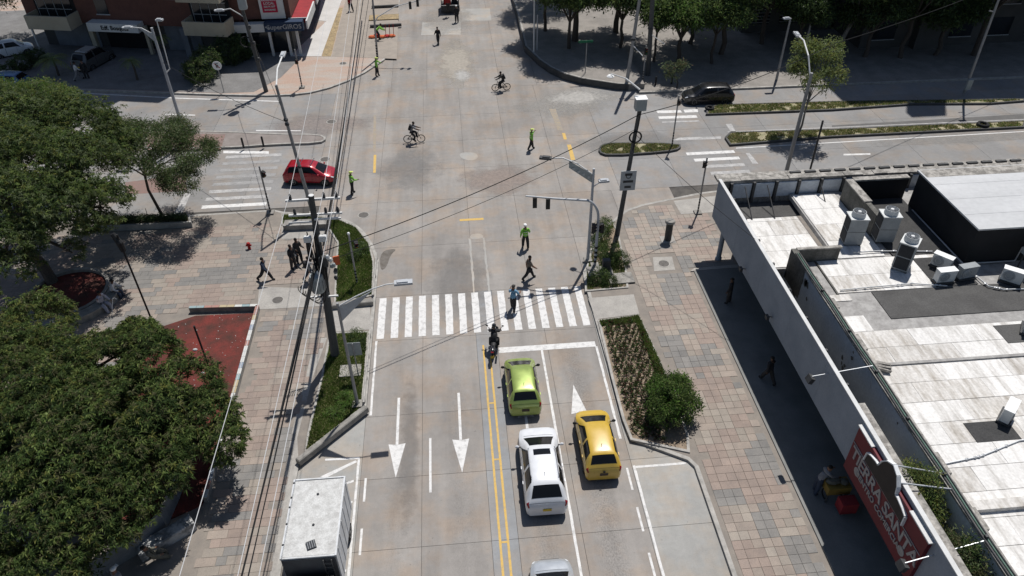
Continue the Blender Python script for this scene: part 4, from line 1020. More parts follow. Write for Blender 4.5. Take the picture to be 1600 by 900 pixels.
def wheel(t, x, y, r=0.31, w=0.2, parts=True):
    wl = part('wheel', MB().lathe([(r * 0.3, -w / 2), (r * 0.62, -w / 2), (r * 0.66, -w / 2 + 0.02), (r * 0.66, w / 2 - 0.02), (r * 0.62, w / 2)], 18), 'trim_black', t)
    wl.location = (x, y, r); wl.rotation_euler = (0, math.pi / 2, 0)
    part('tyre', MB().lathe([(r * 0.64, -w / 2), (r * 0.94, -w / 2), (r, -w / 2 + 0.03), (r, w / 2 - 0.03), (r * 0.94, w / 2), (r * 0.64, w / 2), (r * 0.62, 0)], 22), 'rubber', wl, smooth=True)
    s = 1 if x > 0 else -1
    mb = MB().lathe([(r * 0.14, 0.0), (r * 0.14, 0.015)], 10, (0, 0, s * (w / 2 - 0.012)))
    for k in range(5):
        a = 2 * math.pi * k / 5; mb.box((r * 0.36 * math.cos(a), r * 0.36 * math.sin(a), s * (w / 2 - 0.01)), (r * 0.5, r * 0.14, 0.02), rz=a)
    mb.torus((0, 0, s * (w / 2 - 0.012)), r * 0.61, 0.015, 'Z', 20, 6)
    part('rim', mb, 'alloy', wl)
    return wl
def hatch_stations(L, W, H, hood=0.80, belt=0.88, cowl=0.30, roof_f=0.12, rake=0.42, wr=0.74, boot=0.0, nose=0.6, tail=0.62):
    """stations rear -> front as fractions; W half width"""
    h = L / 2; b = belt; r = H
    S = []
    def st(y, wf, zb, zs, wrf, zr, cr): S.append((y, W * wf, zb, zs, W * wrf, zr, cr))
    st(-h, 0.78, 0.25, 0.60, 0.60, 0.62, 0.0)
    st(-h + 0.01, 0.86, 0.23, 0.72, 0.82, 0.78, 0.0)
    st(-h + 0.10, 0.96, 0.23, b * 0.98, 0.88, b + 0.04 + 0.0, 0.0)
    st(-h + 0.17 + boot, 1.0, 0.22, b, 0.80, b + 0.14, 0.01)
    st(-h + 0.17 + rake * 0.6 + boot, 1.0, 0.22, b, 0.76, b + (r - b) * 0.78, 0.02)
    st(-h + 0.17 + rake + boot, 1.0, 0.20, b, wr, r - 0.03, 0.02)
    st(-h + 0.55 + rake + boot, 1.0, 0.18, b, wr, r, 0.03)
    st(-L * 0.06, 1.0, 0.18, b - 0.01, wr + 0.01, r + 0.015, 0.03)
    st(L * roof_f - 0.25, 1.0, 0.18, b - 0.02, wr + 0.01, r, 0.03)
    st(L * roof_f, 1.0, 0.18, b - 0.02, wr, r - 0.04, 0.03)
    st(L * (roof_f + cowl) / 2, 1.0, 0.18, b - 0.03, wr + 0.03, b + (r - b) * 0.52, 0.03)
    st(L * cowl, 1.0, 0.20, b - 0.05, 0.82, b + 0.06, 0.03)
    st(L * cowl + 0.14, 1.0, 0.22, b - 0.08, 0.84, b - 0.0, 0.025)
    st(h - 0.42, 0.96, 0.22, hood - 0.05, 0.82, hood, 0.03)
    st(h - 0.16, 0.86, 0.22, hood - 0.14, 0.72, hood - 0.08, 0.02)
    st(h - 0.03, 0.72, 0.25, 0.56, 0.55, 0.62, 0.0)
    st(h, 0.62, 0.34, 0.48, 0.5, 0.52, 0.0)
    return S
def make_car(name, label, loc, heading, L, W, H, body, group=None, sunroof=False, rails=None, plate='plate_yellow', wr=0.74, rake=0.42, belt=0.88, hood=0.82, spoiler=True, cowl=0.30, roof_f=0.12, boot=0.0, roof_extra=None, r=0.31):
    """heading: angle of travel, 0 = +Y, positive to the left"""
    t = thing(name, label, 'car', (loc[0], loc[1], 0.006), heading, group)
    sh = Shell(hatch_stations(L, W, H, wr=wr, rake=rake, belt=belt, hood=hood, cowl=cowl, roof_f=roof_f, boot=boot))
    nv = sh.nv - 1
    bm_ = sh.patch(0, 16, 0, nv, 56, 44); bm_.f.append(tuple(range(45))); bm_.m.append(0); bm_.f.append(tuple(56 * 45 + k for k in range(44, -1, -1))); bm_.m.append(0)
    b = part('body', bm_, body, t, smooth=True)
    part('underbody', MB().box((0, 0, 0.24), (W * 1.84, L * 0.93, 0.14)), 'trim_black', t)
    o = 0.006
    part('windscreen', sh.patch(9.55, 11.25, 5.0, nv - 5.0, 8, 14, o, shape=lambda s, q: (9.6 + 1.75 * s, 7 + (q - 0.5) * 2 * (1.75 + 0.38 * s))), 'car_glass', t, smooth=True)
    part('rear_window', sh.patch(3.1, 4.6, 5.0, nv - 5.0, 8, 14, o, shape=lambda s, q: (3.05 + 1.55 * s, 7 + (q - 0.5) * 2 * (2.05 - 0.25 * s))), 'car_glass', t, smooth=True)
    for sd in (0, 1):
        for (a, c) in ((4.7, 6.55), (6.75, 8.75)):
            k = a == 6.75
            def shp(s, q, a=a, c=c, k=k, sd=sd):
                u = a + (c - a) * s
                if k: u = a + (c + 1.4 * (1 - q) - a) * s
                elif not k: u = a + 0.0 + (c - a) * s + (0.35 * q * (1 - s))
                v = 3.25 + 1.35 * q
                return (u, v if sd == 0 else nv - v)
            part('side_window', sh.patch(0, 1, 0, 1, 10, 6, o, shape=shp), 'car_glass', t, smooth=True)
        part('tail_light', sh.patch(0, 1, 0, 1, 6, 6, 0.012, shape=lambda s, q, sd=sd: (1.15 + 1.5 * s, (3.0 + 1.5 * q) if sd == 0 else nv - (3.0 + 1.5 * q))), 'tail_red', t, smooth=True)
        part('headlight', sh.patch(0, 1, 0, 1, 6, 6, 0.010, shape=lambda s, q, sd=sd: (13.7 + 1.2 * s, (3.3 + 1.2 * q) if sd == 0 else nv - (3.3 + 1.2 * q))), 'lamp_clear', t, smooth=True)
        sx = -1 if sd == 0 else 1
        my = L * (cowl + roof_f) / 2 + 0.1
        m_ = part('mirror', MB().ball((sx * (W + 0.10), my, belt + 0.06), (0.10, 0.065, 0.075), 10), body if plate != 'plate_dark' else 'trim_black', t, smooth=True)
        part('mirror_arm', MB().box((sx * (W + 0.0), my, belt + 0.02), (0.14, 0.05, 0.04)), 'trim_black', m_)
        part('door_handle', MB().box((sx * (W + 0.005), -0.15, belt - 0.12), (0.03, 0.16, 0.03)), body, t)
        part('door_handle', MB().box((sx * (W + 0.005), -0.95, belt - 0.12), (0.03, 0.16, 0.03)), body, t)
        part('door_sill', MB().box((sx * (W * 0.96), -0.05, 0.22), (0.05, L * 0.5, 0.09)), 'trim_black', t)
        if rails: part('roof_rail', MB().tube([(sx * W * (wr - 0.03), -L * 0.30, H + 0.0), (sx * W * wr, -L * 0.27, H + 0.045), (sx * W * wr, L * 0.02, H + 0.05), (sx * W * (wr - 0.03), L * 0.06, H + 0.0)], 0.018, 6), rails, t)
        for y in (L * 0.31, -L * 0.30):
            wheel(t, sx * (W - 0.10), y, r)
            part('wheel_arch', xform(MB().lathe([(r + 0.06, -0.02), (r + 0.06, 0.0), (r * 0.9, 0.0)], 20), Matrix.Translation((sx * (W - 0.012), y, r + 0.02)) @ Matrix.Rotation(math.pi / 2 * sx, 4, 'Y')), 'trim_black', t)
    part('rear_plate', MB().box((0, -L / 2 - 0.012, 0.62), (0.36, 0.03, 0.14)), plate, t)
    part('front_plate', MB().box((0, L / 2 + 0.01, 0.42), (0.36, 0.03, 0.14)), plate, t)
    part('rear_bumper', MB().box((0, -L / 2 + 0.035, 0.30), (W * 1.4, 0.06, 0.07)), 'trim_black', t)
    part('grille', MB().box((0, L / 2 - 0.03, 0.52), (W * 0.9, 0.07, 0.1)), 'trim_black', t)
    if spoiler: part('spoiler', sh.patch(4.45, 5.1, 5.1, nv - 5.1, 3, 12, 0.022), body, t, smooth=True)
    for u in (6.65, 8.95 if True else 0, 4.75):           # shut lines of the doors
        for sd in (0, 1): part('shut_line', sh.patch(u, u + 0.045, 0.8 if sd == 0 else nv - 3.2, 3.2 if sd == 0 else nv - 0.8, 1, 10, 0.003), 'trim_black', t)
    part('shut_line', sh.patch(11.95, 12.02, 5.0, nv - 5.0, 1, 14, 0.003), 'trim_black', t); part('shut_line', sh.patch(1.95, 2.02, 4.6, nv - 4.6, 1, 12, 0.003), 'trim_black', t)
    part('antenna', MB().tube([(0, -L * 0.24, H + 0.03), (0, -L * 0.27, H + 0.16)], 0.012, 6), 'trim_black', t)
    for s in (-1, 1): part('wiper', MB().tube([(s * 0.05 + 0.1, L * cowl - 0.03, belt + 0.10), (s * W * 0.45 + 0.1, L * (cowl * 0.75 + roof_f * 0.25), belt + 0.22)], 0.012, 5), 'trim_black', t)
    if sunroof: part('sunroof', sh.patch(7.5, 8.75, 5.65, nv - 5.65, 4, 8, 0.008), 'car_glass', t, smooth=True)
    if roof_extra: roof_extra(t, L, W, H)
    return t
def badge(t, L, W, H): part('badge', xform(MB().lathe([(0.06, 0), (0.06, 0.015)], 12), Matrix.Translation((0, -L / 2 - 0.01, 0.80)) @ Matrix.Rotation(math.pi / 2, 4, 'X')), 'trim_black', t)
make_car('car', 'lime green hatchback waiting at the stop line', (2.60, 26.05), 0.0, 3.60, 0.80, 1.50, 'paint_green', plate='plate_dark', wr=0.70, rake=0.36, belt=0.92, hood=0.88, cowl=0.33, roof_f=0.09, r=0.28)
make_car('car', 'white estate SUV with black sunroof behind the green hatchback', (2.95, 20.85), -0.01, 4.5, 0.91, 1.62, 'paint_white', sunroof=True, rails='chrome', wr=0.66, rake=0.55, belt=0.95, hood=0.94, cowl=0.295, roof_f=0.055, r=0.34)
make_car('car', 'yellow hatchback taxi in the right lane', (5.66, 22.08), -0.01, 3.8, 0.82, 1.46, 'paint_yellow', wr=0.69, rake=0.38, belt=0.9, hood=0.84, cowl=0.31, roof_f=0.08, r=0.29, roof_extra=badge, plate='plate_dark')
make_car('car', 'silver car entering the bottom edge behind the white SUV', (2.72, 14.25), 0.0, 4.2, 0.86, 1.47, 'paint_silver', wr=0.74)
def bars(t, L, W, H):
    for y in (-0.55, 0.25): part('roof_bar', MB().tube([(-W * 0.72, y, H + 0.0), (-W * 0.7, y, H + 0.07), (W * 0.7, y, H + 0.07), (W * 0.72, y, H + 0.0)], 0.02, 6), 'chrome', t)
make_car('car', 'bright red hatchback with roof bars coming out of the west street', (-10.5, 48.45), math.radians(-98), 3.75, 0.81, 1.46, 'paint_red', wr=0.69, rake=0.34, belt=0.9, hood=0.84, roof_f=0.08, roof_extra=bars, r=0.29)
make_car('car', 'black car parked in tree shade on the upper right', (21.85, 58.65), math.radians(88), 4.3, 0.86, 1.48, 'paint_black', wr=0.74, plate='plate_dark')
make_car('car', 'white hatchback parked among shrubs at the upper left edge', (-43.01, 76.39), math.radians(-62), 3.9, 0.82, 1.48, 'paint_white', wr=0.75)
make_car('car', 'dark SUV with pale roof panel parked by the apartment garage', (-33.92, 72.76), math.radians(-20), 4.3, 0.88, 1.75, 'paint_grey', wr=0.78, belt=1.0, hood=0.98, r=0.35, rails='chrome',
         roof_extra=lambda t, L, W, H: part('roof_panel', MB().bevbox((0, -0.55, H + 0.03), (W * 1.25, 1.5, 0.05)), 'paint_silver', t))
make_car('car', 'blue car half hidden by the tree crown at the left edge', (-39.97, 68.01), math.radians(80), 4.1, 0.84, 1.46, 'paint_blue', wr=0.74)

# ------------------------------------------------------------------ box truck
mat('truck_white', (0.57, 0.58, 0.59), (0.44, 0.44, 0.43), scale=2.0, thr=(0.45, 0.7), bscale=10, fine=0.08, world=False)
mat('truck_roof', (0.54, 0.54, 0.525), (0.40, 0.395, 0.38), scale=3.2, thr=(0.38, 0.68), bscale=22, fine=0.14, world=False)
mat('dark_panel', (0.05, 0.055, 0.06), (0.04, 0.04, 0.045), scale=3)
TZ = 2.75
tr = thing('box_truck', 'white box truck with weathered roof in the left bay', 'truck', (-6.31, 16.3, 0.006), math.radians(-0.5))
part('cargo_box', bx(-1.02, 1.02, -0.35, 3.15, 0.85, TZ - 0.03), 'truck_white', tr)
part('roof_sheet', bx(-0.97, 0.97, -0.3, 3.1, TZ - 0.028, TZ), 'truck_roof', tr)
for x in (-1.0, 1.0): part('edge_rail', bx(x - 0.035, x + 0.035, -0.38, 3.18, TZ - 0.06, TZ + 0.035), 'truck_white', tr)
for y in (-0.36, 3.16): part('edge_rail', bx(-0.96, 0.96, y - 0.03, y + 0.03, TZ - 0.06, TZ + 0.03), 'truck_white', tr)
for k in range(6): part('side_rib', bx(1.022, 1.04, 0.0 + k * 0.58, 0.04 + k * 0.58, 0.9, TZ - 0.1), 'truck_white', tr)
mv = part('roof_vent', xform(MB().box((0, 0, 0.03), (0.34, 0.34, 0.06)), Matrix.Translation((0.05, 0.12, TZ)) @ Matrix.Rotation(0.35, 4, 'Z')), 'dark_panel', tr)
for k in range(4): part('vent_bar', xform(MB().box((-0.12 + k * 0.08, 0, 0.064), (0.015, 0.32, 0.008)), Matrix.Translation((0.05, 0.12, TZ)) @ Matrix.Rotation(0.35, 4, 'Z')), 'frame_grey', mv)
for y in (2.4, 1.0): part('bolt', MB().lathe([(0.05, 0), (0.05, 0.03), (0.02, 0.05)], 10, (0.02, y, TZ)), 'dark_panel', tr)
for y in (3.0, 2.3, 1.85, 0.2, 1.1): part('marker_lamp', MB().ball((-1.0, y, TZ + 0.04), (0.04, 0.05, 0.03), 8), 'dark_panel', tr)
ca = part('cab', bx(-0.95, 0.95, -2.3, -0.62, 0.55, 1.35), 'truck_white', tr)
part('cab_roof', MB().bevbox((0, -1.35, 2.0), (1.7, 1.2, 0.1), 0.06), 'truck_white', ca)
mb = MB(); mb.add([(-0.95, -2.25, 1.35), (0.95, -2.25, 1.35), (0.95, -0.66, 1.35), (-0.95, -0.66, 1.35), (-0.85, -1.95, 1.96), (0.85, -1.95, 1.96), (0.85, -0.75, 1.96), (-0.85, -0.75, 1.96)], [(0, 1, 5, 4), (1, 2, 6, 5), (2, 3, 7, 6), (3, 0, 4, 7)]); part('cab_glass', mb, 'car_glass', ca)
part('headboard', bx(-0.98, 0.98, -0.43, -0.4, 0.9, TZ - 0.05), 'dark_panel', tr)
ld = part('ladder', bx(0.52, 0.56, -0.5, -0.45, 1.0, TZ - 0.1), 'steel_dark', tr); part('ladder_rail', bx(0.82, 0.86, -0.5, -0.45, 1.0, TZ - 0.1), 'steel_dark', ld)
for k in range(6): part('rung', bx(0.56, 0.82, -0.49, -0.46, 1.1 + k * 0.27, 1.13 + k * 0.27), 'steel_dark', ld)
part('chassis', bx(-0.6, 0.6, -2.0, 3.0, 0.45, 0.84), 'trim_black', tr)
for x in (-0.85, 0.85):
    for y in (-1.6, 2.2): wheel(tr, x, y, 0.38, 0.26)

# ------------------------------------------------------------------ motorcycle
mc = thing('motorcycle', 'black motorcycle waiting over the stop line ahead of the green car', 'motorcycle', (1.34, 28.72), math.radians(-9))
for y in (0.0, 1.32):
    w = part('wheel', MB().torus((0, y, 0.3), 0.25, 0.06, 'X', 24, 8), 'rubber', mc, smooth=True)
    mb = MB().torus((0, y, 0.3), 0.19, 0.02, 'X', 20, 6)
    for k in range(6): a = k * math.pi / 3; mb.tube([(0, y, 0.3), (0, y + 0.19 * math.cos(a), 0.3 + 0.19 * math.sin(a))], 0.012, 5)
    part('rim', mb, 'alloy', w)
part('engine', MB().bevbox((0, 0.68, 0.42), (0.3, 0.45, 0.36), 0.06), 'steel_dark', mc)
part('frame', MB().tube([(0, 1.12, 0.92), (0, 0.85, 0.72), (0, 0.3, 0.66), (0, -0.05, 0.75)], 0.04, 8).tube([(0, 1.12, 0.9), (0, 0.9, 0.4), (0, 0.4, 0.3), (0, 0.0, 0.3)], 0.03, 8), 'steel_dark', mc)
part('fuel_tank', MB().ball((0, 0.82, 0.84), (0.17, 0.28, 0.14), 14), 'paint_black', mc, smooth=True)
part('seat', MB().ball((0, 0.26, 0.80), (0.14, 0.42, 0.07), 14), 'trim_black', mc, smooth=True)
part('tail', MB().ball((0, -0.22, 0.80), (0.12, 0.3, 0.09), 12), 'paint_black', mc, smooth=True); part('tail_light', MB().box((0, -0.5, 0.80), (0.14, 0.04, 0.07)), 'tail_red', mc)
part('rear_mudguard', MB().tube([(0, -0.2, 0.72), (0, -0.42, 0.55), (0, -0.5, 0.38)], [0.07, 0.06, 0.05], 8), 'trim_black', mc); part('plate', MB().box((0, -0.53, 0.5), (0.2, 0.02, 0.14), rx=-0.3), 'plate_yellow', mc)
part('fork', MB().tube([(-0.1, 1.1, 0.95), (-0.1, 1.34, 0.3)], 0.028, 8).tube([(0.1, 1.1, 0.95), (0.1, 1.34, 0.3)], 0.028, 8), 'alloy', mc)
part('handlebar', MB().tube([(-0.38, 0.95, 1.06), (-0.2, 1.08, 1.05), (0.2, 1.08, 1.05), (0.38, 0.95, 1.06)], 0.018, 8), 'steel_dark', mc)
part('headlight', MB().ball((0, 1.24, 0.93), (0.14, 0.13, 0.13), 12), 'paint_black', mc, smooth=True); part('fairing', MB().ball((0, 1.18, 1.03), (0.2, 0.1, 0.13), 12), 'paint_black', mc, smooth=True)
part('gauge', MB().lathe([(0.05, 0), (0.05, 0.03)], 12, (0.0, 1.08, 1.10)), 'lamp_clear', mc)
for s in (-1, 1):
    m_ = part('mirror', MB().ball((s * 0.42, 1.10, 1.26), (0.075, 0.03, 0.045), 10), 'trim_black', mc, smooth=True); part('mirror_stem', MB().tube([(s * 0.27, 1.02, 1.06), (s * 0.4, 1.08, 1.24)], 0.012, 6), 'trim_black', m_)
part('exhaust', MB().tube([(0.16, 0.7, 0.28), (0.2, 0.2, 0.3), (0.22, -0.3, 0.42)], [0.035, 0.05, 0.055], 10), 'chrome', mc, smooth=True)
part('footpeg', MB().tube([(-0.3, 0.45, 0.34), (0.3, 0.45, 0.34)], 0.02, 6), 'steel_dark', mc)

# ------------------------------------------------------------------ bicycles
def bicycle(label, loc, heading, m='paint_black', rim='trim_black'):
    t = thing('bicycle', label, 'bicycle', (loc[0], loc[1], 0.006), heading)
    for y in (-0.52, 0.52):
        w = part('wheel', MB().torus((0, y, 0.34), 0.315, 0.025, 'X', 26, 6), 'rubber', t, smooth=True)
        mb = MB().torus((0, y, 0.34), 0.285, 0.014, 'X', 26, 5)
        for k in range(10): a = k * math.pi / 5; mb.tube([(0, y, 0.34), (0, y + 0.28 * math.cos(a), 0.34 + 0.28 * math.sin(a))], 0.005, 4)
        part('rim', mb, rim, w)
    f = MB()
    for a, b in (((0, -0.08, 0.32), (0, -0.22, 0.82)), ((0, -0.2, 0.74), (0, 0.34, 0.80)), ((0, -0.08, 0.32), (0, 0.36, 0.70)), ((0.05, -0.08, 0.32), (0.05, -0.52, 0.34)), ((-0.05, -0.08, 0.32), (-0.05, -0.52, 0.34)), ((0.04, -0.52, 0.34), (0.02, -0.2, 0.72)), ((-0.04, -0.52, 0.34), (-0.02, -0.2, 0.72))): f.tube([a, b], 0.02, 6)
    part('frame', f, m, t)
    part('fork', MB().tube([(0, 0.32, 0.92), (0, 0.37, 0.68), (0.05, 0.52, 0.34)], 0.017, 6).tube([(0, 0.37, 0.68), (-0.05, 0.52, 0.34)], 0.017, 6), m, t)
    part('handlebar', MB().tube([(-0.3, 0.30, 1.0), (-0.12, 0.36, 0.99), (0.12, 0.36, 0.99), (0.3, 0.30, 1.0)], 0.016, 6).tube([(0, 0.32, 0.9), (0, 0.35, 0.99)], 0.018, 6), 'steel_dark', t)
    part('saddle', MB().ball((0, -0.24, 0.86), (0.08, 0.14, 0.045), 10), 'trim_black', t, smooth=True)
    mb = MB().lathe([(0.09, -0.01), (0.09, 0.01)], 16); part('chainring', xform(mb, Matrix.Translation((0.06, -0.08, 0.32)) @ Matrix.Rotation(math.pi / 2, 4, 'Y')), 'steel_dark', t)
    part('pedals', MB().tube([(0.08, -0.08, 0.32), (0.1, 0.08, 0.27)], 0.012, 5).box((0.15, 0.08, 0.27), (0.09, 0.08, 0.02)).tube([(-0.08, -0.08, 0.32), (-0.1, -0.24, 0.37)], 0.012, 5).box((-0.15, -0.24, 0.37), (0.09, 0.08, 0.02)), 'steel_dark', t)
    return t
BIKE1, BIKE2 = (-3.15, 53.58), (4.38, 62.65)
bicycle('black bicycle ridden across the middle of the intersection', BIKE1, math.radians(-90), rim='alloy')
bicycle('bicycle ridden leftwards along the far side of the intersection', BIKE2, math.radians(95))


# ------------------------------------------------------------------ vegetation
leafmat('leaf_dark', (0.05, 0.078, 0.029), rough=0.38); leafmat('leaf_mid', (0.098, 0.148, 0.046), rough=0.38); leafmat('leaf_light', (0.185, 0.235, 0.075), rough=0.38); leafmat('leaf_yellow', (0.20, 0.21, 0.06)); leafmat('leaf_olive', (0.14, 0.14, 0.068)); leafmat('leaf_grey', (0.17, 0.205, 0.105))
leafmat('leaf_red', (0.10, 0.045, 0.032)); leafmat('leaf_bright', (0.10, 0.19, 0.035)); leafmat('leaf_orange', (0.40, 0.18, 0.03)); leafmat('leaf_dry', (0.17, 0.12, 0.065))
mat('bark', (0.085, 0.070, 0.058), (0.055, 0.045, 0.038), scale=3, stretch=(1, 1, 0.25), bump=0.6, bscale=18, fine=0.25)
mat('bark_pale', (0.20, 0.185, 0.165), (0.13, 0.12, 0.105), scale=3, stretch=(1, 1, 0.3), bump=0.5, bscale=18, fine=0.2)
def unit(n):
    v = rng.normal(size=(n, 3)); return v / np.linalg.norm(v, axis=1, keepdims=True)
def leaf_tris(P, D, ln, wd, droop=0.15):
    """P base points, D directions (unit), ln lengths, wd widths -> two folded triangles per leaf"""
    n = len(P); up = np.tile([0, 0, 1.0], (n, 1)) + rng.normal(0, 0.35, (n, 3))
    S = np.cross(D, up); S /= np.maximum(np.linalg.norm(S, axis=1, keepdims=True), 1e-6)
    Nn_ = np.cross(S, D)
    tip = P + D * ln[:, None] - np.array([0, 0, 1.0]) * (droop * ln)[:, None]
    mid = P + D * (ln * 0.48)[:, None] + Nn_ * (wd * 0.22)[:, None]
    a = mid + S * (wd / 2)[:, None]; b = mid - S * (wd / 2)[:, None]
    V = np.empty((n, 6, 3)); V[:, 0] = P; V[:, 1] = a; V[:, 2] = tip; V[:, 3] = P; V[:, 4] = tip; V[:, 5] = b
    return V.reshape(-1, 3)
def shell_points(lobes, n, inner=0.72, lowcut=-0.55, gap=0.0, gscale=0.8, seed=0.0):
    """points near the surface of a union of ellipsoids, with noise gaps"""
    out = []
    vol = np.array([l[3] * l[4] for l in lobes]); vol = vol / vol.sum(); guard = 0
    while len(out) < n and guard < 60:
        guard += 1
        k = rng.choice(len(lobes), n, p=vol); d = unit(n); r = inner + (1 - inner) * rng.random(n) ** 0.6
        LB = np.array(lobes); lk = LB[k]
        r = r * (1.0 + 0.22 * np.array([noise.noise(Vector((d[i, 0] * 2.6 + k[i] * 7.3, d[i, 1] * 2.6, d[i, 2] * 2.6 + seed))) for i in range(n)]) + 0.16 * (rng.random(n) ** 4))
        PP = np.stack([lk[:, 0] + d[:, 0] * lk[:, 3] * r, lk[:, 1] + d[:, 1] * lk[:, 3] * r, lk[:, 2] + d[:, 2] * lk[:, 4] * r], 1)
        ok = d[:, 2] >= lowcut
        for j, m in enumerate(LB):
            q = ((PP[:, 0] - m[0]) / m[3]) ** 2 + ((PP[:, 1] - m[1]) / m[3]) ** 2 + ((PP[:, 2] - m[2]) / m[4]) ** 2
            ok &= (q >= inner * inner * 0.8) | (k == j)
        for i in np.nonzero(ok)[0]:
            p = PP[i]
            if gap and noise.noise(Vector(p * gscale) + Vector((seed, seed, 0))) < gap - 0.5: continue
            out.append((p, d[i]))
            if len(out) >= n: break
    P = np.array([o[0] for o in out]); D = np.array([o[1] for o in out])
    return P, D
def crown(name, lobes, clusters, leaves, ln, wd, mats, prob, inner=0.72, gap=0.0, gscale=0.8, droop=0.25, rosette=True, spread=0.15, lowcut=-0.55, seed=0.0, origin=(0, 0, 0)):
    P, D = shell_points(lobes, clusters, inner, lowcut, gap, gscale, seed); c = len(P)
    tone = np.array([noise.noise(Vector(p * 0.7) + Vector((seed + 5, 0, 0))) for p in P])
    cm = np.array([rng.choice(len(mats), p=prob) for _ in range(c)])
    sc = rng.uniform(0.75, 1.2, c)
    idx = np.repeat(np.arange(c), leaves); n = len(idx)
    if rosette:
        a = rng.uniform(0, 2 * np.pi, n); e = rng.uniform(-0.5, 0.75, n)
        ax = D[idx] * 0.35 + np.array([0, 0, 0.75]); ax /= np.linalg.norm(ax, axis=1, keepdims=True)
        t1 = np.cross(ax, np.tile([1.0, 0.13, 0.05], (n, 1))); t1 /= np.linalg.norm(t1, axis=1, keepdims=True); t2 = np.cross(ax, t1)
        L = (t1 * np.cos(a)[:, None] + t2 * np.sin(a)[:, None]) * np.cos(e)[:, None] + ax * np.sin(e)[:, None]
        base = P[idx] + rng.normal(0, 0.02, (n, 3))
    else:
        L = unit(n) * 0.9 + D[idx] * 0.4 + np.array([0, 0, 0.15]); L /= np.linalg.norm(L, axis=1, keepdims=True)
        base = P[idx] + rng.normal(0, spread, (n, 3))
    lens = rng.uniform(ln[0], ln[1], n) * sc[idx]; w = rng.uniform(wd[0], wd[1], n) * sc[idx]
    V = leaf_tris(base, L, lens, w, droop) - np.array(origin)
    mi = np.where(rng.random(n) < 0.8, cm[idx], rng.choice(len(mats), n, p=prob))
    return tri_mesh(name, V, mats, np.repeat(mi, 2))
def branches(mb, base, lobes, r0, fork, n=8, wig=0.15, twigs=0):
    """trunk from base to fork height, then limbs to each lobe centre"""
    b = Vector(base); f = Vector(fork)
    pts = [b, b.lerp(f, 0.35) + Vector((random.uniform(-wig, wig), random.uniform(-wig, wig), 0)), b.lerp(f, 0.7) + Vector((random.uniform(-wig, wig), random.uniform(-wig, wig), 0)), f]
    mb.tube([b - Vector((0, 0, 0.1))] + pts, [r0 * 1.35, r0 * 1.15, r0, r0 * 0.9, r0 * 0.8], n)
    for l in lobes:
        e = Vector(l[:3]) - Vector((0, 0, l[4] * 0.2)); m = f.lerp(e, 0.5) + Vector((random.uniform(-wig, wig) * 2, random.uniform(-wig, wig) * 2, 0.1 * (e - f).length))
        mb.tube([f, m, e], [r0 * 0.6, r0 * 0.38, r0 * 0.14], 6)
        for k in range(twigs):
            d = Vector(unit(1)[0]); d.z = abs(d.z) * 0.5; q = m.lerp(e, random.uniform(0.2, 1.0))
            mb.tube([q, q + Vector((d.x * l[3], d.y * l[3], d.z * l[4])) * 0.8], [r0 * 0.16, r0 * 0.05], 5)
    return mb
def tree(name, label, base, lobes, r0, fork, clusters, leaves, ln, wd, mats, prob, bark='bark', cat='tree', group=None, twigs=3, **k):
    t = thing(name, label, cat, base, group=group)
    part('trunk', branches(MB(), base, lobes, r0, fork, twigs=twigs), bark, t, smooth=True, world=True)
    me = crown('crown', lobes, clusters, leaves, ln, wd, mats, prob, origin=base, **k)
    part('crown', me, None, t)
    return t
# mango trees, lower left (lobes in metres: x, y, z, radius, half height)
MG = dict(mats=['leaf_dark', 'leaf_mid', 'leaf_light', 'leaf_yellow', 'leaf_olive'])
tree('mango_tree', 'broad dense mango tree filling the lower left corner behind the metal fence', (-15.2, 21.3, 0.2),
     [(-15.2, 20.8, 4.2, 2.6, 1.8), (*(-11.37, 22.92, 3.2), 1.35, 1.1), (*(-12.51, 24.37, 3.8), 1.6, 1.3), (*(-10.56, 21.67, 2.9), 1.0, 0.9), (*(-14.44, 25.77, 4.2), 1.6, 1.3), (-13.9, 22.6, 4.0, 2.1, 1.6), (-17.2, 22.4, 4.3, 2.6, 1.8), (-14.6, 18.0, 3.6, 2.0, 1.5), (-17.2, 18.6, 3.7, 2.4, 1.6), (*(-12.62, 19.82, 3.4), 1.3, 1.0), (*(-13.93, 18.15, 3.4), 1.5, 1.1), (*(-16.18, 25.63, 4.3), 1.3, 1.0), (-12.75, 21.2, 3.4, 1.4, 1.2), (-15.6, 19.2, 4.3, 2.2, 1.6), (-16.2, 17.2, 3.9, 2.0, 1.5), (-16.0, 15.6, 3.1, 2.1, 1.4), (-12.9, 23.6, 3.0, 1.3, 1.0), (-18.6, 16.0, 3.4, 2.2, 1.5)],
     0.24, (-15.3, 21.0, 2.3), 14000, 10, (0.14, 0.25), (0.038, 0.06), prob=[0.2, 0.33, 0.22, 0.05, 0.2], inner=0.55, gap=0.18, gscale=0.75, droop=0.3, **MG)
tree('mango_tree', 'second mango tree with paler crown, left of the red soil bed', (-19.6, 24.5, 0.2),
     [(-19.4, 24.7, 4.3, 2.7, 1.9), (-17.0, 24.1, 4.0, 2.2, 1.6), (-21.6, 25.5, 4.5, 2.6, 1.9), (-18.0, 22.1, 4.1, 2.2, 1.6), (-20.6, 22.1, 4.3, 2.3, 1.7), (-16.0, 22.5, 3.6, 1.8, 1.4), (-22.5, 22.7, 4.2, 2.2, 1.6), (*(-16.54, 25.98, 4), 1.7, 1.3), (*(-15.60, 27.72, 3.7), 1.2, 1.0), (*(-20.28, 28.77, 4.4), 1.6, 1.2)],
     0.24, (-19.5, 24.4, 2.4), 13500, 10, (0.13, 0.24), (0.036, 0.058), prob=[0.14, 0.31, 0.26, 0.09, 0.2], inner=0.55, gap=0.16, gscale=0.75, droop=0.3, seed=3.0, **MG)
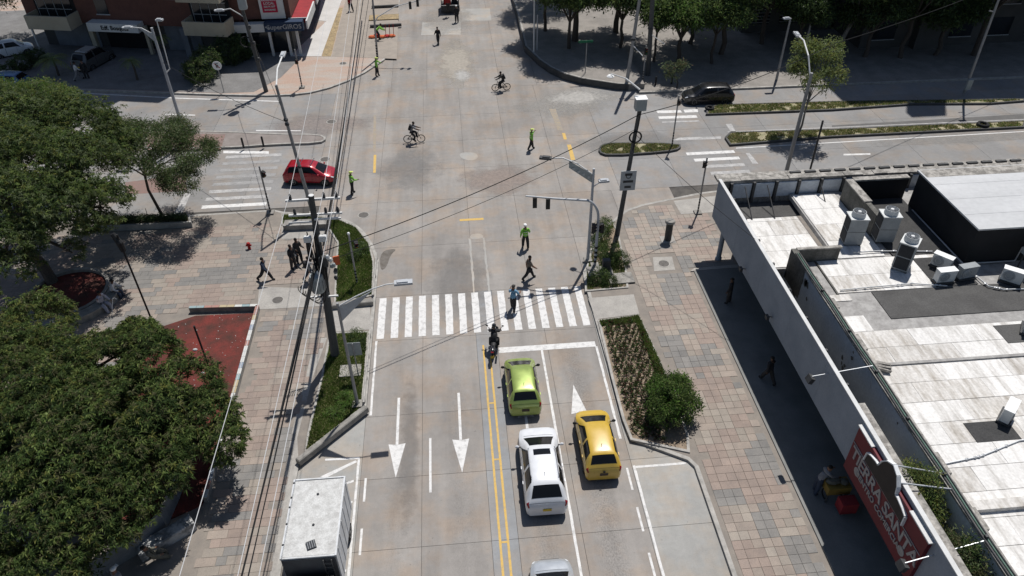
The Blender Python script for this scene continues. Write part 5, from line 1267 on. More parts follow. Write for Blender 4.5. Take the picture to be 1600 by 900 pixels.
# large tree at the left edge
tree('shade_tree', 'large spreading tree at the left edge growing from the round red planter', (-24.3, 37.2, 0.3),
     [(*(-24.85, 43.05, 8), 2.7, 2.0), (*(-22.40, 43.39, 7.5), 2.5, 1.8), (*(-22.86, 38.53, 7.6), 2.6, 2.0), (*(-20.84, 39.25, 6.8), 2.3, 1.7), (*(-19.71, 37.24, 5.6), 1.6, 1.2), (*(-21.23, 36.01, 6.3), 2.1, 1.6), (*(-23.08, 35.21, 7), 2.6, 2.0), (*(-22.90, 33.42, 6), 1.7, 1.4), (*(-21.03, 43.34, 6.3), 1.7, 1.2), (*(-23.24, 32.35, 5.2), 1.7, 1.3), (*(-20.99, 34.80, 4.2), 0.8, 0.6), (*(-20.17, 36.76, 4.8), 1.1, 0.9), (*(-25.00, 38.38, 8), 2.8, 2.2), (*(-26.76, 43.25, 8), 2.6, 2.0)],
     0.30, (-25.6, 38.2, 3.6), 19000, 9, (0.12, 0.22), (0.035, 0.06), mats=['leaf_mid', 'leaf_light', 'leaf_grey', 'leaf_dark', 'leaf_yellow'], prob=[0.26, 0.24, 0.3, 0.14, 0.06], inner=0.5, gap=0.22, gscale=0.65, droop=0.35, seed=1.0, twigs=5)
tree('yellow_green_tree', 'bright yellow green tree top at the upper left edge above the street', (-36.0, 52.0, 0.2),
     [(*(-28.52, 48.24, 6.5), 2.4, 1.8), (*(-27.80, 50.38, 5.8), 2.0, 1.5), (*(-30.53, 49.14, 6.5), 2.4, 1.8), (*(-28.13, 53.14, 4.8), 1.4, 1.1), (*(-27.17, 47.91, 6), 1.9, 1.4)],
     0.25, (-35.8, 52.0, 3.4), 5200, 9, (0.14, 0.26), (0.04, 0.07), mats=['leaf_light', 'leaf_yellow', 'leaf_mid', 'leaf_bright'], prob=[0.32, 0.18, 0.3, 0.2], inner=0.5, gap=0.33, gscale=0.8, rosette=False, spread=0.16, seed=9.0)
tree('almond_tree', 'small flat-topped tree with dark slender trunk beside the hedge planter', (-19.7, 43.9, 0.2),
     [(-19.6, 44.2, 5.5, 2.5, 0.95), (-17.6, 43.2, 5.0, 1.9, 0.85), (-21.8, 43.9, 5.3, 2.1, 0.9), (-16.6, 44.6, 4.7, 1.4, 0.8), (-19.0, 46.2, 5.2, 2.0, 0.9), (-17.1, 41.9, 4.2, 1.2, 0.8), (-21.6, 45.8, 5.4, 1.8, 0.8)],
     0.10, (-20.0, 44.0, 3.5), 5200, 9, (0.10, 0.18), (0.04, 0.065), mats=['leaf_dark', 'leaf_mid', 'leaf_grey', 'leaf_olive'], prob=[0.3, 0.36, 0.14, 0.2], inner=0.55, gap=0.36, gscale=1.0, rosette=False, spread=0.16, seed=12.0, lowcut=-0.25, twigs=4)
# round shrub by the plant bed
tree('shrub', 'round leafy green shrub at the end of the plant bed', (9.23, 22.90, 0.2),
     [(9.55, 23.9, 1.35, 1.05, 0.85), (10.0, 24.5, 1.2, 0.75, 0.7), (9.1, 23.2, 1.15, 0.8, 0.7), (10.1, 23.3, 1.15, 0.75, 0.7), (9.3, 24.9, 0.9, 0.6, 0.55)], 0.06, (9.6, 23.9, 0.75), 1500, 8, (0.11, 0.19), (0.035, 0.06),
     mats=['leaf_mid', 'leaf_bright', 'leaf_light', 'leaf_dark'], prob=[0.36, 0.26, 0.2, 0.18], cat='shrub', inner=0.45, gap=0.3, gscale=1.6, rosette=False, spread=0.09, seed=4.0, lowcut=-0.9)
# clipped hedges and bushes of the corner bed
def bush(label, lobes, clusters, mats, prob, ln=(0.06, 0.11), wd=(0.025, 0.045), leaves=8, name='bush', gap=0.1, group=None):
    b = (lobes[0][0], lobes[0][1], 0.15); t = thing(name, label, 'bush', b, group=group)
    mb = MB()
    for l in lobes: mb.tube([(b[0], b[1], 0.15), (l[0], l[1], l[2])], [0.03, 0.012], 5)
    part('stem', mb, 'bark', t, world=True)
    part('foliage', crown('foliage', lobes, clusters, leaves, ln, wd, mats, prob, inner=0.55, gap=gap, gscale=2.0, rosette=False, spread=0.06, lowcut=-1, origin=b), None, t)
    return t
DK = ['leaf_dark', 'leaf_mid', 'leaf_light']
bush('dense dark green bush beside the leaning utility pole in the corner bed', [(9.1, 39.2, 0.6, 0.65, 0.6), (9.5, 39.9, 0.5, 0.5, 0.5), (8.8, 38.3, 0.5, 0.6, 0.5), (8.5, 37.4, 0.4, 0.45, 0.4)], 700, DK, [0.4, 0.42, 0.18])
bush('dark bush at the middle of the corner bed by the signal cabinet', [(9.2, 36.6, 0.6, 0.65, 0.6), (9.7, 36.0, 0.5, 0.5, 0.5), (8.9, 35.9, 0.45, 0.45, 0.4)], 650, DK, [0.5, 0.4, 0.1])
bush('low dark bush at the crosswalk end of the corner bed', [(8.1, 34.6, 0.45, 0.55, 0.45), (8.6, 34.2, 0.4, 0.45, 0.4), (7.7, 34.3, 0.35, 0.35, 0.3)], 480, DK, [0.5, 0.4, 0.1])
bush('leafy dark shrub in the middle of the curved corner lawn', [(-6.3, 38.9, 0.35, 0.55, 0.4), (-6.6, 38.2, 0.35, 0.45, 0.4)], 380, DK, [0.55, 0.35, 0.1])
bush('flower patch of broad green leaves on the lawn beside the lamp post', [(-6.1, 26.0, 0.35, 0.5, 0.35), (-6.6, 25.2, 0.3, 0.5, 0.3)], 380, ['leaf_bright', 'leaf_mid', 'leaf_light'], [0.4, 0.4, 0.2])
bush('small dark bush on the lawn by the ramp kerb', [(-5.9, 30.6, 0.4, 0.5, 0.4), (-5.75, 29.9, 0.35, 0.4, 0.35)], 330, DK, [0.5, 0.4, 0.1])
# rows of little reddish plants in the long bed
def plantlet_mesh(i):
    n = 22; P = np.zeros((n, 3)); P[:, 2] = rng.uniform(0.0, 0.12, n); P[:, :2] = rng.normal(0, 0.035, (n, 2)); D = unit(n); D[:, 2] = abs(D[:, 2]) * 0.8 + 0.25; D /= np.linalg.norm(D, axis=1, keepdims=True)
    V = leaf_tris(P, D, rng.uniform(0.11, 0.24, n), rng.uniform(0.04, 0.07, n), 0.2)
    pr = [(0.35, 0.4, 0.25), (0.2, 0.55, 0.25), (0.25, 0.4, 0.35)][i % 3]
    return tri_mesh('plantlet', V, ['leaf_red', 'leaf_dark', 'leaf_mid'], np.repeat(rng.choice(3, n, p=pr), 2))
PLM = [plantlet_mesh(i) for i in range(6)]
SHR = [(8.89, 25.80), (10.82, 25.62), (10.12, 21.95), (8.04, 22.15)]
cnt = 0; x = inr2 and min(p[0] for p in inr2)
yy = 22.2; row = 0
while yy < 31.0 and cnt < 300:
    xx = 7.45 + (0.14 if row % 2 else 0)
    while xx < 10.4 and cnt < 300:
        p = (xx + random.uniform(-0.05, 0.05), yy + random.uniform(-0.05, 0.05))
        edge = 9.35 + (31 - yy) * 0.075
        if inside(p, offset_poly(BED, 0.3)) and p[0] < edge and not (p[0] > 8.9 and p[1] < 24.6):
            o = bpy.data.objects.new('bed_plant', random.choice(PLM)); link(o); o.location = (p[0], p[1], 0.17); o.rotation_euler = (0, 0, random.uniform(0, 6.28)); s = random.uniform(0.8, 1.25); o.scale = (s, s, s)
            tag(o, 'small reddish green plant set in rows in the soil of the long bed', 'plant', 'bedding plants in the long bed'); cnt += 1
        xx += 0.27
    yy += 0.29; row += 1
# hedge in its trough by the west street
hp = [(-24.23, 43.98), (-17.96, 43.89), (-17.62, 42.85), (-23.80, 42.94)]
hd = thing('hedge_planter', 'long low hedge in a white-edged trough beside the west street', 'planter', (-20.8, 43.6, KZ))
mb = MB(); ring(mb, hp, offset_poly(hp, 0.14), 0.1, 0.55); part('trough', mb, 'kerb', hd, world=True); part('soil', MB().sheet(offset_poly(hp, 0.14), 0.5), 'soil', hd, world=True)
hin = offset_poly(hp, 0.2)
def hedge_leaves(poly, n, z0, z1, mats, prob, ln=(0.06, 0.11), org=(0, 0, 0)):
    xs = [p[0] for p in poly]; ys = [p[1] for p in poly]; P = []
    while len(P) < n:
        a = (random.uniform(min(xs), max(xs)), random.uniform(min(ys), max(ys)))
        if inside(a, poly): P.append((a[0], a[1], random.uniform(z0, z1) + 0.08 * noise.noise(Vector((a[0] * 2, a[1] * 2, 0)))))
    P = np.array(P); D = unit(n); D[:, 2] = abs(D[:, 2]); V = leaf_tris(P, D, rng.uniform(ln[0], ln[1], n), rng.uniform(0.03, 0.05, n), 0.2) - np.array(org)
    return tri_mesh('foliage', V, mats, np.repeat(rng.choice(len(mats), n, p=prob), 2))
part('foliage', hedge_leaves(hin, 9000, 0.5, 0.85, ['leaf_dark', 'leaf_mid'], [0.7, 0.3], org=(-20.8, 43.6, KZ)), None, hd)
for px in (-24, -22.3, -20.6, -18.9): part('stake', MB().tube([(px, 43.7, 0.5), (px + 0.02, 43.72, 1.25)], 0.02, 6), 'bark_pale', hd, world=True)
# street trees behind the far right pavement
NEL = ['leaf_dark', 'leaf_mid', 'leaf_light', 'leaf_bright']
far = [
 ('tall dark tree at the top right of the crossing beyond the green street sign', (12.5, 72.5), 4.2, 6.0, 0.3, (0.55, 0.35, 0.08, 0.02), 0.0),
 ('broad tree with sunlit bright green leaves right of the twin utility poles', (21.4, 66.6), 2.6, 4.7, 0.2, (0.16, 0.34, 0.2, 0.3), 0.0),
 ('wide dark crowned tree behind the twin utility poles', (17.0, 74.5), 4.0, 6.6, 0.26, (0.55, 0.33, 0.1, 0.02), 0.0),
 ('dark street tree behind the parked black car', (26.2, 68.6), 3.6, 6.4, 0.24, (0.5, 0.35, 0.12, 0.03), 0.0),
 ('pale-topped tree in front of the barred windows at the top right', (31.0, 70.8), 3.4, 6.2, 0.22, (0.4, 0.34, 0.16, 0.1), 0.0),
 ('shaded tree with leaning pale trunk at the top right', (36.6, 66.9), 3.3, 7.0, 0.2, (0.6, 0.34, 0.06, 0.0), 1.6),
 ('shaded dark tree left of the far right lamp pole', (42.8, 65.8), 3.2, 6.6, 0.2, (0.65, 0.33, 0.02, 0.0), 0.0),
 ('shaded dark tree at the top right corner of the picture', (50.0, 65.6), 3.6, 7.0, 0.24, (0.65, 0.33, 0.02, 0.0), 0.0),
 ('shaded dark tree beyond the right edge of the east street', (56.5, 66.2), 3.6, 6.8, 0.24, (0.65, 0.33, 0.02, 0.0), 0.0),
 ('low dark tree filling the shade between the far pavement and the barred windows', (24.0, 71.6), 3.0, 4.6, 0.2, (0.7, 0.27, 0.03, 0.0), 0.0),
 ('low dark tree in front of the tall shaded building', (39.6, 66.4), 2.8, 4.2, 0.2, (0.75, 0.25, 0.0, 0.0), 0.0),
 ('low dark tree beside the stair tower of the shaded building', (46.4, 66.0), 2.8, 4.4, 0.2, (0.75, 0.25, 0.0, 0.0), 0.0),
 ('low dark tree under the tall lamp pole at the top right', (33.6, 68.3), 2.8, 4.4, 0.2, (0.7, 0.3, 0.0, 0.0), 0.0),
 ('low loose tree shading the pavement beside the green street sign', (11.6, 70.5), 2.9, 5.7, 0.16, (0.4, 0.4, 0.15, 0.05), 0.0),
 ('low loose tree behind the curved kerb under the slim utility pole', (16.6, 70.2), 2.8, 5.8, 0.16, (0.4, 0.4, 0.15, 0.05), 0.0),
 ('low loose tree near the white barrier post', (9.9, 75.5), 2.8, 5.6, 0.16, (0.5, 0.4, 0.1, 0.0), 0.0),
 ('low loose tree behind the pair of black bollards', (19.3, 67.4), 2.3, 5.2, 0.12, (0.35, 0.4, 0.2, 0.05), 0.0),
 ('low loose tree behind the roof of the black car', (24.6, 66.4), 2.6, 5.2, 0.14, (0.4, 0.4, 0.15, 0.05), 0.0),
 ('tree at the very top beyond the white barrier posts', (11.6, 84.5), 4.2, 6.4, 0.26, (0.5, 0.36, 0.1, 0.04), 0.0),
]
for i, (lab, (x, y), R, h, r0, pr, lean) in enumerate(far):
    lobes = []
    for k in range(7):
        a = k * 0.9 + i; q = R * (0.55 if k else 0.0)
        lobes.append((x + lean + q * math.cos(a) * (0.8 + 0.3 * random.random()), y + q * math.sin(a), h + random.uniform(-0.7, 0.8), R * random.uniform(0.42, 0.6), R * random.uniform(0.3, 0.42)))
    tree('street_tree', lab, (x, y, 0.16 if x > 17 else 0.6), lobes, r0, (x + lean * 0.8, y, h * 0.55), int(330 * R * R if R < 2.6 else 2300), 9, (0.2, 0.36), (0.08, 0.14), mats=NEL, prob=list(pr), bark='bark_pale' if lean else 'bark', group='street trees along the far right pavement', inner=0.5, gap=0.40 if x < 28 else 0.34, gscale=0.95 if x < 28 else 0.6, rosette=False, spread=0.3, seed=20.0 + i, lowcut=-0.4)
# young tree by the service road
tree('young_tree', 'young sunlit tree with open twiggy crown by the tall curved lamp', (26.88, 51.19, 0.16), [(*(27.08, 53.38, 6.4), 0.95, 0.7), (*(28.15, 52.37, 6), 1.1, 0.8), (*(26.35, 52.21, 5.4), 0.9, 0.7), (*(28.22, 50.90, 5.2), 0.9, 0.7), (*(27.10, 50.56, 4.8), 1.0, 0.7), (*(28.93, 53.31, 6.5), 0.7, 0.5)],
     0.08, (26.80, 50.77, 3.2), 900, 8, (0.15, 0.28), (0.06, 0.1), mats=['leaf_light', 'leaf_yellow', 'leaf_grey'], prob=[0.4, 0.3, 0.3], inner=0.3, gap=0.38, gscale=1.3, rosette=False, spread=0.16, bark='bark_pale', twigs=8, seed=31.0)
tree('young_tree', 'scrubby leafless young tree at the front of the parked black car', (19.9, 61.3, 0.16), [(19.3, 60.9, 1.5, 0.7, 0.5), (20.1, 61.3, 2.2, 0.6, 0.5), (18.9, 61.5, 1.9, 0.5, 0.5)], 0.05, (19.8, 61.2, 0.9), 150, 7, (0.14, 0.24), (0.05, 0.08),
     mats=['leaf_grey', 'leaf_dark', 'leaf_dry'], prob=[0.5, 0.3, 0.2], inner=0.3, rosette=False, spread=0.14, twigs=8, seed=33.0)
# small trees in the light well of the arcade
tree('courtyard_tree', 'small tree with sunlit top in the light well behind the red sign', (16.25, 15.6, 2.68), [(16.25, 15.6, 4.6, 0.7, 0.8), (16.35, 16.4, 4.1, 0.6, 0.6), (16.3, 14.8, 4.1, 0.6, 0.6)], 0.06, (16.25, 15.6, 3.0), 620, 8, (0.09, 0.16), (0.035, 0.055),
     mats=['leaf_light', 'leaf_yellow', 'leaf_mid', 'leaf_olive'], prob=[0.35, 0.2, 0.3, 0.15], inner=0.4, rosette=False, spread=0.1, seed=41.0, lowcut=-1)
tree('courtyard_tree', 'darker leafy shrub in the light well at the bottom right corner', (16.3, 12.9, 2.68), [(16.35, 12.9, 4.3, 0.7, 0.8), (16.4, 12.0, 4.1, 0.65, 0.7), (16.35, 13.7, 3.8, 0.55, 0.5)], 0.06, (16.3, 12.8, 2.9), 560, 8, (0.1, 0.18), (0.035, 0.055),
     mats=['leaf_olive', 'leaf_dark', 'leaf_mid', 'leaf_grey'], prob=[0.3, 0.3, 0.25, 0.15], inner=0.4, rosette=False, spread=0.1, seed=43.0, lowcut=-1)
# palms and potted trees before the apartment block
def palm(label, base, h, n, ln, mats=('leaf_light', 'leaf_mid', 'leaf_yellow'), r=0.09, name='palm'):
    t = thing(name, label, 'palm', base)
    part('trunk', MB().tube([(0, 0, 0), (0.05, 0.02, h * 0.5), (0, 0, h)], [r * 1.3, r, r * 0.8], 8), 'bark', t)
    for k in range(n):
        a = 2 * math.pi * k / n + random.uniform(-0.2, 0.2); up = random.uniform(0.2, 0.8); L = ln * random.uniform(0.8, 1.15)
        mb = MB(); prev = None; rib = []
        for s in range(7):
            q = s / 6; rib.append(Vector((math.cos(a) * L * q, math.sin(a) * L * q, h + L * (up * q - 0.95 * q * q))))
        side = Vector((-math.sin(a), math.cos(a), 0))
        for s in range(1, 7):
            for sd in (-1, 1):
                for z in (0, 0.5):
                    p = rib[s - 1].lerp(rib[s], z); w = L * 0.30 * math.sin(math.pi * min(1, (s - 0.5 + z) / 7 + 0.12)); e = p + side * sd * w + (rib[s] - rib[s - 1]).normalized() * w * 0.7 - Vector((0, 0, w * 0.35)); d = (rib[s] - rib[s - 1]) * 0.28
                    mb.add([p - d * 0.5, p + d * 0.5, e], [(0, 1, 2)], 0)
        part('frond', mb, mats[k % len(mats)], t)
    return t
palm('bushy sunlit palm beside the parked white hatchback, upper left', (-36.38, 70.23, 0.13), 1.6, 16, 1.7)
palm('thin palm in front of the brick wall behind the tall lamp post', (-28.69, 68.35, 0.13), 1.9, 12, 1.2)
palm('small palm against the shaded shop corner, upper left', (-26.95, 71.99, 0.13), 2.6, 12, 1.2)
bush('dark round garden tree by the no-parking sign, upper left', [(*(-22.48, 66.97), 1.3, 1.3, 1.1), (*(-22.25, 69.00), 1.6, 1.3, 1.1), (*(-23.49, 68.10), 1.0, 0.9, 0.8)], 900, ['leaf_dark', 'leaf_mid', 'leaf_olive'], [0.5, 0.35, 0.15], (0.14, 0.24), (0.05, 0.09), name='garden_tree', gap=0.3)
bush('dark shrub below the cream balcony near the corner shop', [(*(-20.72, 71.63), 1.5, 1.6, 1.4), (*(-19.73, 72.82), 1.2, 1.2, 1.1)], 900, ['leaf_dark', 'leaf_mid'], [0.75, 0.25], (0.14, 0.24), (0.05, 0.09), name='garden_tree', gap=0.3)
bush('shady shrubs under the white hatchback, upper left edge', [(*(-40.34, 72.52), 0.7, 1.1, 0.8), (*(-39.76, 74.05), 0.6, 1.0, 0.7), (*(-40.90, 71.04), 0.6, 1.0, 0.7)], 800, ['leaf_dark', 'leaf_mid', 'leaf_olive'], [0.55, 0.3, 0.15], (0.12, 0.2), (0.05, 0.08), gap=0.2)
tree('street_tree', 'dark tree standing left of the apartment block at the top left corner', (-46.0, 80.0, 0.13), [(-46, 80, 5, 3.0, 2.4), (-44, 82, 6, 2.6, 2.0), (-48.5, 80, 5.5, 2.8, 2.0)], 0.25, (-46, 80, 2.6), 1500, 8, (0.2, 0.36), (0.08, 0.14), mats=['leaf_dark', 'leaf_mid', 'leaf_bright'], prob=[0.6, 0.3, 0.1], inner=0.5, gap=0.3, rosette=False, spread=0.3, seed=50.0)


# ------------------------------------------------------------------ street furniture materials
mat('pole_concrete', (0.10, 0.10, 0.098), (0.065, 0.065, 0.064), scale=2.5, stretch=(1, 1, 0.2), bscale=14)
mat('pole_steel', (0.30, 0.305, 0.31), (0.23, 0.235, 0.24), scale=2.5, rough=0.5, metal=0.3)
mat('pole_black', (0.022, 0.022, 0.023), (0.016, 0.016, 0.017), scale=3, rough=0.6)
mat('pole_white', (0.66, 0.66, 0.65), (0.56, 0.56, 0.55), scale=3, rough=0.6)
mat('lamp_grey', (0.42, 0.44, 0.46), (0.36, 0.37, 0.39), scale=4, rough=0.45)
mat('lens', (0.5, 0.5, 0.48), (0.44, 0.44, 0.42), scale=4, rough=0.2)
mat('cable', (0.012, 0.012, 0.013), (0.01, 0.01, 0.01), scale=4, rough=0.7)
mat('wire_pale', (0.55, 0.55, 0.55), (0.48, 0.48, 0.48), scale=4, rough=0.5)
mat('sign_white', (0.48, 0.49, 0.49), (0.40, 0.41, 0.41), scale=2)
mat('sign_green', (0.02, 0.14, 0.07), (0.02, 0.11, 0.06), scale=2)
mat('hydrant_red', (0.38, 0.02, 0.02), (0.28, 0.015, 0.015), scale=5)
mat('steel_box', (0.33, 0.36, 0.36), (0.28, 0.30, 0.30), scale=2, rough=0.55)
mat('white_cap', (0.8, 0.8, 0.79), (0.7, 0.7, 0.69), scale=2)
mat('lens_red', (0.25, 0.01, 0.01), (0.2, 0.01, 0.01), scale=4); mat('lens_amber', (0.3, 0.14, 0.01), (0.25, 0.12, 0.01), scale=4); mat('lens_green', (0.01, 0.16, 0.06), (0.01, 0.13, 0.05), scale=4)
mat('tile_teal', (0.22, 0.34, 0.36), (0.27, 0.30, 0.30), scale=6); mat('tile_red', (0.36, 0.18, 0.15), (0.30, 0.2, 0.17), scale=6); mat('tile_yellow', (0.42, 0.34, 0.20), (0.36, 0.31, 0.22), scale=6); mat('tile_white', (0.55, 0.55, 0.52), (0.48, 0.48, 0.46), scale=6); mat('tile_blue', (0.22, 0.27, 0.34), (0.26, 0.28, 0.31), scale=6)
mat('orange_net', (0.55, 0.13, 0.05), (0.42, 0.10, 0.04), scale=4); mat('stone', (0.30, 0.285, 0.26), (0.18, 0.17, 0.155), scale=2.5, bump=0.3)
mat('fence_metal', (0.24, 0.255, 0.27), (0.17, 0.18, 0.19), scale=2, rough=0.5, metal=0.3)
mat('block_concrete', (0.42, 0.42, 0.41), (0.16, 0.165, 0.165), scale=1.6, thr=(0.45, 0.55), bscale=9, fine=0.15)

# ------------------------------------------------------------------ red soil bed with mosaic wall, round planter
rbp = [(-17.34, 32.56), (-15.22, 33.56), (-11.85, 33.45), (-11.78, 27.61), (-11.67, 23.72), (-11.87, 20.57), (-13.2, 19.9), (-18, 19.5), (-18.2, 30)]
rb_ = struct('planting_bed', MB().prism(rbp, 0.0, 0.17), 'red_soil')
mw = thing('mosaic_wall', 'low garden wall faced with coloured tiles round the red soil bed', 'wall', (-11.9, 27.5, KZ))
line = [(-15.6, 33.95), (-11.75, 33.75), (-11.72, 27.8), (-11.72, 24.2), (-11.72, 20.7)]
cols5 = ['tile_teal', 'tile_red', 'tile_yellow', 'tile_white', 'tile_white', 'tile_blue', 'tile_white']
for i in range(len(line) - 1):
    a, b = Vector(line[i]), Vector(line[i + 1]); L = (b - a).length; n = max(2, int(L / 0.42)); d = (b - a) / n; ang = math.atan2(d.y, d.x)
    part('wall_core', MB().box((*((a + b) / 2), 0.30), (L, 0.16, 0.36), rz=ang), 'stone', mw, world=True)
    for k in range(n):
        c = a + d * (k + 0.5); col = cols5[(k // random.choice((1, 2, 2)) + i) % len(cols5)] if random.random() < 0.8 else random.choice(cols5)
        part('tile', MB().box((c.x, c.y, 0.495), (L / n - 0.02, 0.19, 0.03), rz=ang), col, mw, world=True)
rp_ = thing('round_planter', 'round raised planter of red earth at the foot of the large tree', 'planter', (-23.0, 36.0, KZ))
part('wall', MB().lathe([(2.3, 0), (2.3, 0.5), (2.1, 0.5), (2.1, 0.3)], 32), 'stone', rp_); part('soil', MB().lathe([(2.1, 0.3), (1.2, 0.38), (0.05, 0.42)], 28), 'red_soil', rp_)
bn_ = thing('garden_bench', 'curved pale concrete bench wrapped round the round planter', 'bench', (-20.7, 34.5, KZ))
pts = [(-23.0 + 3.0 * math.cos(a), 36.0 + 3.0 * math.sin(a)) for a in np.linspace(-1.9, 0.1, 12)]
mb = MB(); inn = [(-23.0 + 2.36 * math.cos(a), 36.0 + 2.36 * math.sin(a)) for a in np.linspace(-1.9, 0.1, 12)]
mb.prism(pts + inn[::-1], 0.5, 0.6); part('seat', mb, 'stone', bn_, world=True); mb = MB(); pts2 = [(p[0] * 0.96 + q[0] * 0.04, p[1] * 0.96 + q[1] * 0.04) for p, q in zip(pts, inn)]; mb.prism(pts2 + inn[::-1], KZ, 0.498); part('base', mb, 'stone', bn_, world=True)
# scattered stones and litter on the bed
for k, (px, sz) in enumerate((((-14.55, 30.64), 0.22), ((-13.73, 28.82), 0.16), ((-12.20, 19.25), 0.35), ((-12.56, 19.66), 0.25))):
    single('stone', MB().ball((0, 0, sz * 0.2), (sz * 0.6, sz * 0.42, sz * 0.28), 8), 'sign_white' if k < 2 else 'stone', ('pale flat stone lying in the middle of the red soil', 'small white stone on the red soil near the mango crown', 'broken kerb stone at the end of the mosaic wall', 'small loose stone beside the broken kerb stone')[k], 'stone', (*px, 0.16))
mb = MB()
for k in range(130):
    a = (random.uniform(-17.5, -12), random.uniform(23, 33.5)); 
    if inside(a, rbp): mb.box((a[0], a[1], 0.18), (random.uniform(0.02, 0.05), random.uniform(0.015, 0.035), 0.02), rz=random.uniform(0, 3))
o = link(bpy.data.objects.new('litter', mb.mesh('litter', 'tile_white'))); tag(o, 'scraps of pale litter and pebbles strewn over the red soil', 'litter', kind='stuff')
# metal fence round the mango tree and the concrete block
fn = thing('metal_fence', 'curved grey sheet metal fence under the mango tree', 'fence', (-13.3, 19.0, KZ))
fl = [(-12.9, 22.6), (-12.95, 21.0), (-13.1, 19.6), (-13.8, 18.5), (-14.9, 17.7), (-16.1, 16.9)]
for i in range(5):
    a, b = Vector(fl[i]), Vector(fl[i + 1]); c = (a + b) / 2; L = (b - a).length; ang = math.atan2((b - a).y, (b - a).x)
    part('panel', MB().box((c.x, c.y, 0.68), (L - 0.06, 0.05, 1.0), rz=ang), 'fence_metal', fn, world=True); part('post', MB().tube([(b.x, b.y, KZ), (b.x, b.y, 1.25)], 0.035, 8), 'steel_grey', fn, world=True)
    part('rail', MB().box((c.x, c.y, 1.2), (L, 0.08, 0.05), rz=ang), 'steel_grey', fn, world=True)
BL = Vector((-12.90, 18.94)); 
single('concrete_block', MB().bevbox((0, 0, 0.25), (2.3, 0.6, 0.5), 0.03), 'block_concrete', 'long weathered concrete block used as a seat below the fence', 'block', (BL.x, BL.y, KZ), math.radians(36))

# ------------------------------------------------------------------ poles, lamps, signals
def lamp_head(t, p, d, size=0.75, m='lamp_grey', name='lamp_head'):
    """cobra head at p pointing along horizontal direction d"""
    d = Vector((d[0], d[1], 0)).normalized(); a = math.atan2(d.y, d.x)
    h = part(name, MB().box((p[0] + d.x * size / 2, p[1] + d.y * size / 2, p[2]), (size, 0.30, 0.11), rz=a).box((p[0] + d.x * size * 0.45, p[1] + d.y * size * 0.45, p[2] + 0.08), (size * 0.6, 0.2, 0.06), rz=a), m, t)
    part('lens', MB().box((p[0] + d.x * size * 0.62, p[1] + d.y * size * 0.62, p[2] - 0.07), (size * 0.5, 0.22, 0.03), rz=a), 'lens', h)
def base_plate(t, m='stone', r=0.24): part('footing', MB().box((0, 0, 0.05), (r * 2, r * 2, 0.12)), m, t)
def banded(t, h, r=0.055, n=5, z0=0.15, step=0.22, top='pole_steel'):
    part('post', MB().tube([(0, 0, 0), (0, 0, h)], r, 10), top, t)
    for k in range(n): part('band', MB().lathe([(r + 0.004, 0), (r + 0.004, step * 0.5)], 10, (0, 0, z0 + k * step)), 'pole_black', t)
def signal(t, c, yaw, n=3, name='signal_head', m='pole_black', s=0.72):
    """traffic light of n lenses, facing yaw (0 = -Y)"""
    R = Matrix.Translation(c) @ Matrix.Rotation(yaw, 4, 'Z') @ Matrix.Scale(s, 4); hgt = 0.29 * n
    h = part(name, xform(MB().box((0, 0, 0), (0.30, 0.22, hgt)).box((0, 0.12, 0), (0.34, 0.02, hgt + 0.06)), R), m, t)
    for k in range(n):
        z = hgt / 2 - 0.145 - k * 0.29
        part('lens', xform(xform(MB().lathe([(0.10, 0), (0.09, 0.03)], 12), Matrix.Rotation(math.pi / 2, 4, 'X')), R @ Matrix.Translation((0, -0.112, z))), ('lens_red', 'lens_amber', 'lens_green')[k % 3], h)
        part('visor', xform(MB().box((0, -0.2, z + 0.11), (0.24, 0.18, 0.015)).box((-0.115, -0.17, z + 0.05), (0.012, 0.12, 0.12)).box((0.115, -0.17, z + 0.05), (0.012, 0.12, 0.12)), R), m, h)
def wire(mb, a, b, sag=0.3, r=0.015, n=14):
    a, b = Vector(a), Vector(b)
    mb.tube([a.lerp(b, k / n) - Vector((0, 0, sag * 4 * (k / n) * (1 - k / n))) for k in range(n + 1)], r, 5)
    return mb
# left utility pole with crossarms and transformer
UP = (-7.02, 29.5, 0.15); UT = (-6.57, 29.45, 10.04)
up = thing('utility_pole', 'tall dark concrete utility pole with white crossarms on the left lawn', 'pole', UP)
part('shaft', MB().tube([UP, ((UP[0] + UT[0]) / 2, (UP[1] + UT[1]) / 2, 5.1), UT], [0.24, 0.19, 0.13], 12), 'pole_concrete', up, world=True, smooth=True)
part('cap', MB().lathe([(0.13, 0), (0.11, 0.02)], 12, UT), 'pole_white', up, world=True)
a1 = part('crossarm', MB().box((-6.56, 29.62, 9.72), (2.45, 0.09, 0.10), rz=0.01), 'pole_white', up, world=True)
a2 = part('crossarm', MB().box((-7.25, 29.66, 8.9), (1.1, 0.08, 0.09)), 'pole_white', up, world=True); a3 = part('crossarm', MB().box((-5.95, 29.66, 8.9), (1.15, 0.08, 0.09)), 'pole_white', up, world=True)
a4 = part('crossarm', MB().box((-6.0, 29.3, 8.85), (1.2, 0.07, 0.08)), 'pole_white', up, world=True); a5 = part('crossarm', MB().box((-7.25, 29.28, 8.75), (1.05, 0.06, 0.07)), 'pole_white', up, world=True)
for x, y, z, pa in ((-7.55, 29.62, 9.77, a1), (-6.05, 29.62, 9.77, a1), (-5.5, 29.62, 9.77, a1), (-7.5, 29.66, 8.95, a2), (-6.1, 29.66, 8.95, a3), (-5.55, 29.66, 8.95, a3)):
    part('insulator', MB().lathe([(0.03, 0), (0.08, 0.04), (0.05, 0.08), (0.08, 0.12), (0.05, 0.16), (0.07, 0.2), (0.02, 0.3)], 10, (x, y, z)), 'steel_dark', pa, world=True)
